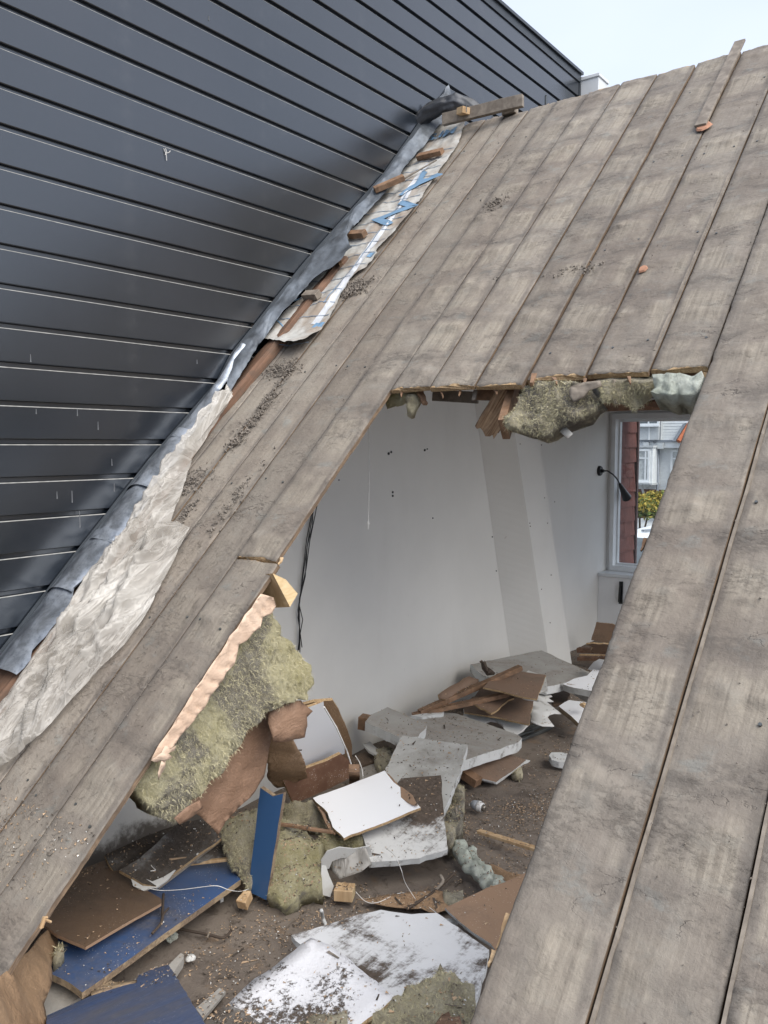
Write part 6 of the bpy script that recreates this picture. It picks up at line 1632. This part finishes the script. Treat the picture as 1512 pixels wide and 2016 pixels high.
board('veneer_strip', 'white curved veneer end hanging down left of the wood block', 'veneer strip', [(-2.109, 2.411, -1.657), (-2.102, 2.424, -1.664), (-2.09, 2.434, -1.715), (-2.077, 2.447, -1.759), (-2.079, 2.427, -1.797), (-2.095, 2.396, -1.78), (-2.1, 2.389, -1.771), (-2.103, 2.399, -1.727)], .004, ('plaster_white',), rag=.003)
stick('wood_block', 'small pine block on the floor in front of the curled veneer', (-2.052, 2.427, -1.765), (-1.986, 2.462, -1.765), .065, .045, 'pine', None, cat='block', endmat='pine_end')
stick('wood_block', 'splintered pine chunk at the foot of the blue plank', (-2.281, 2.139, -1.77), (-2.294, 2.19, -1.75), .045, .04, 'pine', None, cat='block', w2=.03, seg=3, wob=.006)

# left front: boards under the deck edge
board('blue_board', 'long blue chipboard panel with pale cut edge, left on the floor', 'board', [(-2.342, 1.373, -1.66), (-2.271, 1.383, -1.66), (-2.176, 1.381, -1.66), (-2.188, 1.457, -1.664), (-2.236, 1.687, -1.675), (-2.333, 2.185, -1.701), (-2.493, 2.255, -1.705), (-2.582, 2.21, -1.703), (-2.633, 1.994, -1.692), (-2.551, 1.707, -1.677), (-2.52, 1.506, -1.667)], .022, ('blue', 'chip', 'chip'), rag=.004, ragset={0, 1}, spacing=.10)
board('hardboard_sheet', 'dark brown dusty sheet lying on the long blue panel', 'hardboard', [(-2.421, 1.451, -1.6), (-2.353, 1.459, -1.6), (-2.286, 1.468, -1.6), (-2.314, 1.624, -1.614), (-2.342, 1.81, -1.63), (-2.366, 1.83, -1.632), (-2.558, 1.849, -1.636), (-2.793, 1.898, -1.643), (-2.788, 1.76, -1.631), (-2.691, 1.594, -1.616), (-2.608, 1.468, -1.604)], .010, ('hardboard_dark', 'hardboard_warm', 'hardboard'), rag=.002)
board('mud_board', 'mud covered board with worn white lower corner by the wall foot', 'board', [(-2.58, 1.806, -1.581), (-2.573, 1.892, -1.569), (-2.595, 2.013, -1.542), (-2.609, 2.105, -1.523), (-2.568, 2.189, -1.522), (-2.461, 2.199, -1.555), (-2.44, 2.184, -1.564), (-2.439, 2.038, -1.588), (-2.434, 1.858, -1.619), (-2.475, 1.831, -1.611), (-2.519, 1.822, -1.598)], .014, ('dirty_board', 'torn_edge', 'plaster_white'), rag=.004)
board('plaster_sheet', 'white torn plaster corner under the mud covered board', 'board', [(-2.532, 1.822, -1.604), (-2.522, 1.838, -1.598), (-2.458, 1.861, -1.609), (-2.434, 1.894, -1.598), (-2.415, 1.932, -1.58), (-2.415, 1.896, -1.604), (-2.43, 1.857, -1.623), (-2.449, 1.844, -1.624), (-2.462, 1.825, -1.631), (-2.507, 1.812, -1.621)], .008, ('plaster_white',), rag=.004)
board('mud_board', 'second mud covered board lying behind, tight against the wall', 'board', [(-2.755, 1.864, -1.601), (-2.746, 1.937, -1.595), (-2.731, 2.048, -1.585), (-2.707, 2.168, -1.579), (-2.675, 2.19, -1.591), (-2.681, 2.08, -1.604), (-2.671, 1.953, -1.628), (-2.675, 1.875, -1.638), (-2.601, 1.88, -1.673), (-2.659, 1.854, -1.649), (-2.716, 1.854, -1.622)], .012, ('dirty_board', 'torn_edge'), rag=.006, relief=.005)
stick('lath', 'long thin lath along the front edge of the mud covered board', (-2.44, 1.87, -1.63), (-2.489, 2.228, -1.6), .016, .012, 'grey_wood', None, cat='lath', seg=3, wob=.001)
stick('lath', 'short pale lath lying on the blue panel behind the wool', (-2.519, 2.091, -1.655), (-2.428, 2.199, -1.655), .018, .012, 'pine', None, cat='lath')
board('mud_board', 'small muddy board between the two laths by the wool', 'board', [(-2.495, 2.089, -1.641), (-2.511, 2.177, -1.629), (-2.513, 2.255, -1.624), (-2.442, 2.212, -1.66)], .01, ('dirty_board',), rag=.003)
board('white_scrap', 'white corner of a board peeking out under the lath end by the wool', 'board', [(-2.535, 2.225, -1.64), (-2.545, 2.272, -1.64), (-2.516, 2.255, -1.64), (-2.518, 2.221, -1.64)], .01, ('plaster_white',), rag=.002)
board('white_scrap', 'tiny white block under the pale edge of the long blue panel', 'board', [(-2.394, 2.128, -1.76), (-2.401, 2.155, -1.76), (-2.373, 2.13, -1.76), (-2.374, 2.115, -1.76)], .02, ('foam_edge',), rag=.001)
board('blue_board', 'blue board with a groove and broken far corner, bottom left', 'board', [(-2.127, 1.235, -1.628), (-2.119, 1.375, -1.643), (-1.966, 1.383, -1.553), (-1.884, 1.364, -1.502), (-2.086, 1.516, -1.643), (-2.085, 1.571, -1.65), (-1.998, 1.564, -1.598), (-1.812, 1.43, -1.468), (-0.85, 0.727, -0.799), (-0.699, 0.616, -0.695), (-1.447, 0.836, -1.169)], .022, ('blue', 'chip', 'chip'), rag=.006, ragset={1, 2, 3}, spacing=.09)
mb = MB(); mb.bar((-1.967, 1.545, -1.596), (-1.782, 1.416, -1.63), .006, .004); tag(mb.build('groove_strip', M['twig'], center=True), 'dark straight groove strip running across the bottom left blue board', 'strip')
board('chip_rubble', 'crumbled chipboard rubble along the far edge of the bottom blue board', 'board', [(-2.175, 1.411, -1.678), (-2.225, 1.482, -1.695), (-2.231, 1.519, -1.7), (-2.184, 1.494, -1.689), (-2.135, 1.502, -1.68), (-2.131, 1.543, -1.684), (-2.096, 1.513, -1.674), (-2.126, 1.468, -1.675), (-2.146, 1.393, -1.67)], .02, ('chip',), rag=.010, relief=.012, spacing=.03)
board('grey_panel', 'grey board under the left end of the long blue panel', 'board', [(-2.396, 1.4, -1.72), (-2.351, 1.418, -1.72), (-2.24, 1.418, -1.72), (-2.229, 1.358, -1.72), (-2.241, 1.306, -1.72), (-2.306, 1.287, -1.72)], .015, ('slab',), rag=.003)
board('blue_board', 'small blue board corner between the kraft paper and the bottom blue board', 'board', [(-2.372, 1.376, -1.74), (-2.313, 1.39, -1.74), (-2.293, 1.346, -1.74), (-2.297, 1.328, -1.74)], .018, ('blue',), rag=.002)
board('metal_profile', 'grey translucent channel piece behind the bottom blue board', 'profile', [(-2.173, 1.703, -1.74), (-2.194, 1.772, -1.74), (-2.176, 1.771, -1.74), (-2.161, 1.754, -1.74), (-2.122, 1.674, -1.74)], .03, ('slab',), rag=.002)
board('floor_plate', 'dark rectangular panel lying flush on the floor left of the textured board', 'board', [(-1.983, 1.656, -1.785), (-1.998, 1.769, -1.785), (-1.968, 1.769, -1.785), (-1.928, 1.639, -1.785)], .01, ('slab',), rag=.002)
batt('wool_clump', 'small pale wool tuft beside the tan kraft paper', [(-2.425, 1.453, -1.62), (-2.404, 1.462, -1.62), (-2.361, 1.438, -1.62), (-2.336, 1.401, -1.62), (-2.337, 1.384, -1.62)], .04, 'wool_pale', n=200, fl=.03, relief=.03, spacing=.02)
mb = MB()
for a, b, c in (((-2.0, 1.153, -1.282), (-2.0, 1.165, -1.257), (-2.0, 1.172, -1.261)), ((-2.0, 1.157, -1.282), (-2.0, 1.164, -1.262), (-2.0, 1.182, -1.278))):
    mb.tube([a, b, c], [.004, .006, .004], 6)
tag(mb.build('splinter', M['pine'], center=True), 'pale forked wood splinter above the tan kraft paper', 'splinter')

# front: big dusty boards
board('white_board', 'big dusty white board across the floor, its right half wiped clean', 'board', [(-1.938, 2.052, -1.72), (-1.882, 2.168, -1.72), (-1.835, 2.285, -1.721), (-1.782, 2.369, -1.72), (-1.669, 2.404, -1.714), (-1.597, 2.464, -1.712), (-1.455, 2.41, -1.702), (-1.316, 2.354, -1.692), (-1.278, 2.271, -1.688), (-1.207, 2.075, -1.678), (-1.294, 1.971, -1.68), (-1.53, 1.903, -1.692), (-1.851, 2.02, -1.714), (-1.901, 2.033, -1.717)], .020, ('white_dusty', 'foam_edge', 'plaster_white'), rag=.004, spacing=.09)
board('textured_board', 'crinkled bright white board with brown dust in its lower left half', 'board', [(-1.786, 1.985, -1.64), (-1.767, 1.988, -1.638), (-1.702, 1.985, -1.634), (-1.593, 1.956, -1.629), (-1.462, 1.918, -1.623), (-1.369, 1.887, -1.62), (-1.377, 1.818, -1.628), (-1.394, 1.747, -1.637), (-1.376, 1.689, -1.642), (-1.581, 1.559, -1.671), (-1.773, 1.625, -1.678), (-1.804, 1.633, -1.68), (-1.816, 1.751, -1.668), (-1.796, 1.868, -1.653)], .016, ('white_foil', 'torn_edge', 'plaster_white'), rag=.004, relief=.010, rscale=10, spacing=.05)
board('muddy_tile', 'small muddy square board at the bottom left of the crinkled white board', 'board', [(-1.774, 1.597, -1.65), (-1.717, 1.613, -1.655), (-1.648, 1.61, -1.662), (-1.604, 1.583, -1.665), (-1.729, 1.469, -1.654), (-1.771, 1.509, -1.65)], .014, ('dirty_board', 'foam_edge'), rag=.002)
batt('wool_batt_piece', 'pale olive wool piece with a pointed tip, bottom right by the deck strip', [(-1.332, 2.076, -1.6), (-1.294, 2.055, -1.6), (-1.259, 2.042, -1.601), (-1.224, 2.03, -1.601), (-1.179, 2.027, -1.6), (-1.142, 1.964, -1.603), (-1.095, 1.857, -1.609), (-1.329, 1.697, -1.625), (-1.364, 1.776, -1.621), (-1.357, 1.828, -1.617), (-1.348, 1.891, -1.613), (-1.356, 1.929, -1.61), (-1.343, 1.963, -1.608), (-1.321, 1.99, -1.605), (-1.323, 2.029, -1.603)], .07, 'wool_pale', n=12000, fl=.018, relief=.022, spacing=.014, puff=.02, rag=.008)
batt('wool_batt_piece', 'small pale wool piece at the bottom edge on the crinkled board', [(-1.505, 1.627, -1.6), (-1.487, 1.667, -1.6), (-1.449, 1.711, -1.6), (-1.421, 1.731, -1.6), (-1.368, 1.674, -1.6), (-1.446, 1.579, -1.6), (-1.493, 1.606, -1.6)], .05, 'wool_pale', n=250, fl=.02, relief=.025, spacing=.02, rag=.006)
cloth('kraft_scrap', 'folded brown paper scrap at the bottom edge by the pale wool', [(-1.178, 1.81, -1.57), (-1.182, 1.847, -1.57), (-1.171, 1.871, -1.57), (-1.157, 1.861, -1.57), (-1.132, 1.864, -1.57), (-1.094, 1.828, -1.57), (-1.149, 1.775, -1.57)], 'kraft', relief=.02, rscale=14)
board('hardboard_sheet', 'warm brown hardboard triangle sticking out under the right deck strip', 'hardboard', [(-1.581, 2.493, -1.7), (-1.536, 2.597, -1.687), (-1.507, 2.671, -1.678), (-1.468, 2.728, -1.671), (-1.417, 2.838, -1.657), (-1.33, 2.793, -1.658), (-1.304, 2.502, -1.688), (-1.287, 2.361, -1.703), (-1.335, 2.399, -1.7), (-1.421, 2.422, -1.701), (-1.49, 2.449, -1.701)], .010, ('hardboard_warm', 'foam_edge', 'plaster_white'), rag=.003)
board('plaster_sheet', 'white torn paper edge below the warm brown hardboard triangle', 'board', [(-1.574, 2.514, -1.725), (-1.519, 2.489, -1.725), (-1.474, 2.459, -1.725), (-1.41, 2.438, -1.725), (-1.349, 2.423, -1.725), (-1.29, 2.403, -1.725), (-1.333, 2.518, -1.725), (-1.484, 2.564, -1.725)], .004, ('plaster_white',), rag=.006)
board('white_strip', 'narrow white strip lying left of the warm brown triangle', 'strip', [(-1.585, 2.487, -1.74), (-1.546, 2.516, -1.74), (-1.53, 2.504, -1.74), (-1.562, 2.464, -1.74)], .012, ('foam_edge',), rag=.001)
stick('pine_strip', 'fresh pale pine strip pointing left out from the right deck strip', (-1.855, 3.208, -1.76), (-1.538, 3.174, -1.74), .030, .014, 'pine', None, cat='strip', endmat='pine_end')
# expanding-foam sausage
mb = MB(); fp = [(-1.837, 3.027, -1.75), (-1.807, 2.97, -1.75), (-1.742, 2.921, -1.755), (-1.668, 2.872, -1.755), (-1.596, 2.837, -1.76), (-1.533, 2.827, -1.76)]
pts = [curve_at(fp, i / 60) for i in range(61)]
mb.tube(pts, [.028 + .004 * math.sin(i * .7) for i in range(61)], 14)
fp2 = [p + Vector((.045, .015, .01)) for p in pts[10::2]]
mb.tube(fp2, [.018 + .005 * math.sin(i * 1.1) for i in range(len(fp2))], 12)
o = mb.build('foam_sausage', M['wool_green'], smooth=True, center=True)
for vv in o.data.vertices: vv.co += vv.co.normalized() * 0.020 * fr(vv.co * 24, 5)
tag(o, 'lumpy pale mint strip of set expanding foam on the floor', 'foam')
# bulb
a, b = Vector((-2.05, 3.463, -1.77)), Vector((-1.963, 3.462, -1.775))
bl = empty('light_bulb', tuple(a)); tag(bl, 'grey energy saving light bulb lying on the floor', 'light bulb')
d = (b - a)
def seg_(f0, f1, radii, name, mat):
    mb = MB(); n = len(radii); mb.tube([a + d * (f0 + (f1 - f0) * i / (n - 1)) for i in range(n)], radii, 18); under(mb.build(name, M[mat], smooth=True), bl)
seg_(0, .5, [.006, .016, .021, .024, .025, .024], 'globe', 'bulb')
seg_(.5, .8, [.026, .027, .022, .023], 'collar', 'ceramic')
seg_(.8, 1.0, [.016, .017, .015, .016, .010], 'cap', 'brass')
for q, r_, l, m in (((-1.8, 3.065, -1.775), .020, 'crumpled white scrap on the floor beside the foam strip', 'plaster_white'), ((-2.333, 1.838, -1.76), .026, 'small white lump on the floor by the long blue panel', 'wool_green'), ((-2.194, 1.814, -1.78), .015, 'little bright white crumb right of the grey channel piece', 'plaster_white'), ((-2.018, 4.769, -1.6), .022, 'tan foam blob on the edge of the right deck strip', 'pine')):
    bm = bmesh.new(); bmesh.ops.create_icosphere(bm, subdivisions=3, radius=r_)
    for v in bm.verts: v.co *= (1 + .5 * fr(v.co * 40 + Vector(q), 3)); v.co.z *= .7
    me = bpy.data.meshes.new('scrap'); bm.to_mesh(me); bm.free(); me.materials.append(M[m])
    o = bpy.data.objects.new('scrap', me); o.location = q; COL.objects.link(o); tag(o, l, 'scrap')
# torn grey wool on the floor right
batt('wool_clump', 'small brown grey wool pad left of the warm brown triangle', [(-1.7, 2.666, -1.765), (-1.687, 2.713, -1.765), (-1.642, 2.724, -1.765), (-1.619, 2.672, -1.765), (-1.632, 2.626, -1.765), (-1.667, 2.622, -1.765)], .04, 'wool_grey', n=200, fl=.02, relief=.02, spacing=.018)
cloth('torn_lino', 'curled dark brown floor covering torn behind the warm brown triangle', [(-1.732, 2.971, -1.768), (-1.666, 2.959, -1.756), (-1.599, 2.947, -1.743), (-1.556, 2.932, -1.741), (-1.481, 2.921, -1.725), (-1.511, 2.893, -1.761), (-1.583, 2.897, -1.782), (-1.643, 2.92, -1.783)], 'kraft_tan', cat='floor covering', relief=.012, rscale=10)
cloth('torn_lino', 'brown torn floor covering flap in front of the muddy white board', [(-1.98, 2.465, -1.789), (-1.891, 2.547, -1.779), (-1.796, 2.622, -1.771), (-1.735, 2.676, -1.764), (-1.662, 2.692, -1.764), (-1.642, 2.604, -1.779), (-1.664, 2.568, -1.784), (-1.725, 2.553, -1.784), (-1.849, 2.491, -1.79)], 'kraft_tan', cat='floor covering', relief=.010, rscale=9, rag=.01)
# splinters and torn edges along the opening
for a, b, w_, l, m in (((-0.802, 2.071, -0.012), (-0.803, 1.997, -0.012), .018, 'pale fresh splinter on the edge of the right deck strip above the dusty board', 'pine'), ((-0.806, 1.993, -0.014), (-0.807, 1.958, -0.014), .016, 'second pale splinter lower on the edge of the right deck strip', 'pine'),
                       ((-0.803, 3.147, -0.012), (-0.805, 3.1, -0.012), .014, 'orange torn splinter on the deck edge below the window', 'old_wood'),
                       ((-2.093, 3.225, -0.012), (-2.098, 3.376, -0.012), .010, 'long pale splinter along the left edge of the opening', 'pine'),
                       ((-2.059, 2.936, -0.006), (-2.056, 2.903, -0.006), .014, 'short pale splinter at the joint of the left edge board', 'pine')):
    stick('splinter', l, W(a), W(b), w_, .008, m, None, cat='splinter', w2=.004, seg=5, wob=.003, up=RN)
# wires and twigs
def wire(label, pts, r, mat, cat='wire', name='wire'):
    mb = MB(); P = [Vector(p) for p in pts]; Q = []
    for i in range(len(P) - 1):
        p0, p1, p2, p3 = P[max(0, i - 1)], P[i], P[i + 1], P[min(len(P) - 1, i + 2)]
        for k in range(6):
            t = k / 6
            Q.append(0.5 * ((2 * p1) + (p2 - p0) * t + (2 * p0 - 5 * p1 + 4 * p2 - p3) * t * t + (3 * p1 - p0 - 3 * p2 + p3) * t ** 3))
    Q.append(P[-1]); mb.tube(Q, r, 6)
    return tag(mb.build(name, M[mat], smooth=True, center=True), label, cat)
wire('long thin white wire across the blue panel to the blue plank', [(-2.413, 1.813, -1.6), (-2.378, 1.844, -1.61), (-2.31, 1.881, -1.6), (-2.237, 1.912, -1.58), (-2.187, 1.935, -1.57), (-2.176, 1.978, -1.6), (-2.216, 2.069, -1.66), (-2.254, 2.153, -1.7)], .0012, 'cord')
wire('thin white wire arching over the front of the muddy white board', [(-1.948, 2.63, -1.64), (-1.861, 2.568, -1.62), (-1.782, 2.498, -1.62), (-1.799, 2.549, -1.7), (-1.771, 2.578, -1.77)], .0012, 'cord')
wire('curved pale wire on the floor below the muddy white board', [(-2.005, 2.496, -1.78), (-1.926, 2.462, -1.78), (-1.884, 2.488, -1.78), (-1.852, 2.596, -1.78), (-1.774, 2.598, -1.78), (-1.69, 2.571, -1.78), (-1.652, 2.556, -1.78)], .0012, 'cord')
wire('dark twig lying from the wool pad to the big dusty board', [(-1.745, 2.837, -1.76), (-1.745, 2.729, -1.77), (-1.743, 2.645, -1.77), (-1.763, 2.506, -1.775)], .006, 'twig', 'twig', 'twig')
wire('forked dark twig lying on the long blue panel', [(-2.422, 1.882, -1.655), (-2.343, 1.815, -1.655), (-2.274, 1.756, -1.65), (-2.25, 1.698, -1.655)], .005, 'twig', 'twig', 'twig')
wire('shorter dark twig touching the forked twig', [(-2.331, 1.832, -1.655), (-2.307, 1.791, -1.65), (-2.282, 1.762, -1.65)], .004, 'twig', 'twig', 'twig')
wire('dark twig on the floor right of the long blue panel', [(-2.372, 1.908, -1.785), (-2.317, 1.929, -1.785), (-2.247, 1.953, -1.785), (-2.198, 1.97, -1.785), (-2.209, 2.018, -1.785)], .005, 'twig', 'twig', 'twig')
wire('grey upright splinter over the dark twig', [(-1.765, 2.744, -1.74), (-1.747, 2.739, -1.76), (-1.744, 2.682, -1.77)], .007, 'grey_wood', 'splinter', 'splinter')
wire('white pointed paper sliver beside the pine block', [(-1.934, 2.208, -1.7), (-1.962, 2.249, -1.76), (-1.934, 2.233, -1.77)], .007, 'plaster_white', 'splinter', 'splinter')
wire('pale S shaped string on the mud covered board', [(-2.519, 1.923, -1.585), (-2.522, 1.906, -1.585), (-2.5, 1.899, -1.587), (-2.482, 1.894, -1.587), (-2.491, 1.878, -1.587)], .0018, 'cord', 'string', 'string')

# shavings, crumbs and splinters over floor and boards (nobody could count them)
rs = random.Random(99)
V = []; F = []; MI = []
dgr = bpy.context.evaluated_depsgraph_get(); dgr.update()
def flake(p, n, L, w, m):
    a = rs.uniform(0, 6.283)
    t = Vector((math.cos(a), math.sin(a), 0)); t = (t - n * t.dot(n)).normalized(); s = n.cross(t)
    b = len(V); h = n * rs.uniform(.0008, .004)
    V.extend([tuple(p + h - t * L - s * w), tuple(p + h * 1.5 + t * L - s * w * rs.uniform(.3, 1)), tuple(p + h * .6 + t * L * .9 + s * w), tuple(p + h * 2.2 - t * L * .8 + s * w)])
    F.append((b, b + 1, b + 2, b + 3)); MI.append(m)
cnt = 0
for _ in range(130000):
    x = rs.uniform(-2.99, -0.2); y = rs.uniform(1.2, 7.2)
    if y > 4.2 and rs.random() < .5: continue
    dens = 0.45 + 0.9 * fr((x * 2.3, y * 2.3, 1), 3)
    # thick patch of fresh shavings in front of the wool and the dusty board
    px = (x + 1.95) / .42; py = (y - 2.38) / .30
    if px * px + py * py < 1: dens += .8
    if rs.random() > dens: continue
    hit, loc, nor, idx, ob, mat_ = scene.ray_cast(dgr, Vector((x, y, -1.12)), Vector((0, 0, -1)))
    if not hit or nor.z < .35: continue
    nm = ob.name.split('.')[0]
    if nm in ('white_board', 'blue_plank', 'loose_fibres', 'hanging_batt', 'kraft_flap') and rs.random() < .975: continue
    if nm in ('foam_slab', 'hardboard_sheet', 'blue_board', 'textured_board', 'painted_board') and rs.random() < .80: continue
    r_ = rs.random()
    m = 0 if r_ < .50 else (1 if r_ < .60 else (2 if r_ < .84 else 3))
    L = rs.uniform(.0018, .006) * (1.5 if rs.random() < .08 else 1); w = L * rs.uniform(.12, .6)
    if m == 1: L *= .6; w = L * .7
    flake(loc, nor, L, w, m); cnt += 1
    if rs.random() < .012:
        flake(loc, nor, rs.uniform(.012, .035), rs.uniform(.0015, .005), rs.choice((0, 2, 2, 3)))
o = mesh_obj('floor_shavings', V, F, [M['shaving'], M['crumb_white'], M['crumb_dark'], M['grey_wood']], MI)
tag(o, 'wood shavings, white crumbs and dark grit scattered over the rubble', 'rubble', kind='stuff')
print('flakes', cnt, 'objects', len(bpy.data.objects))
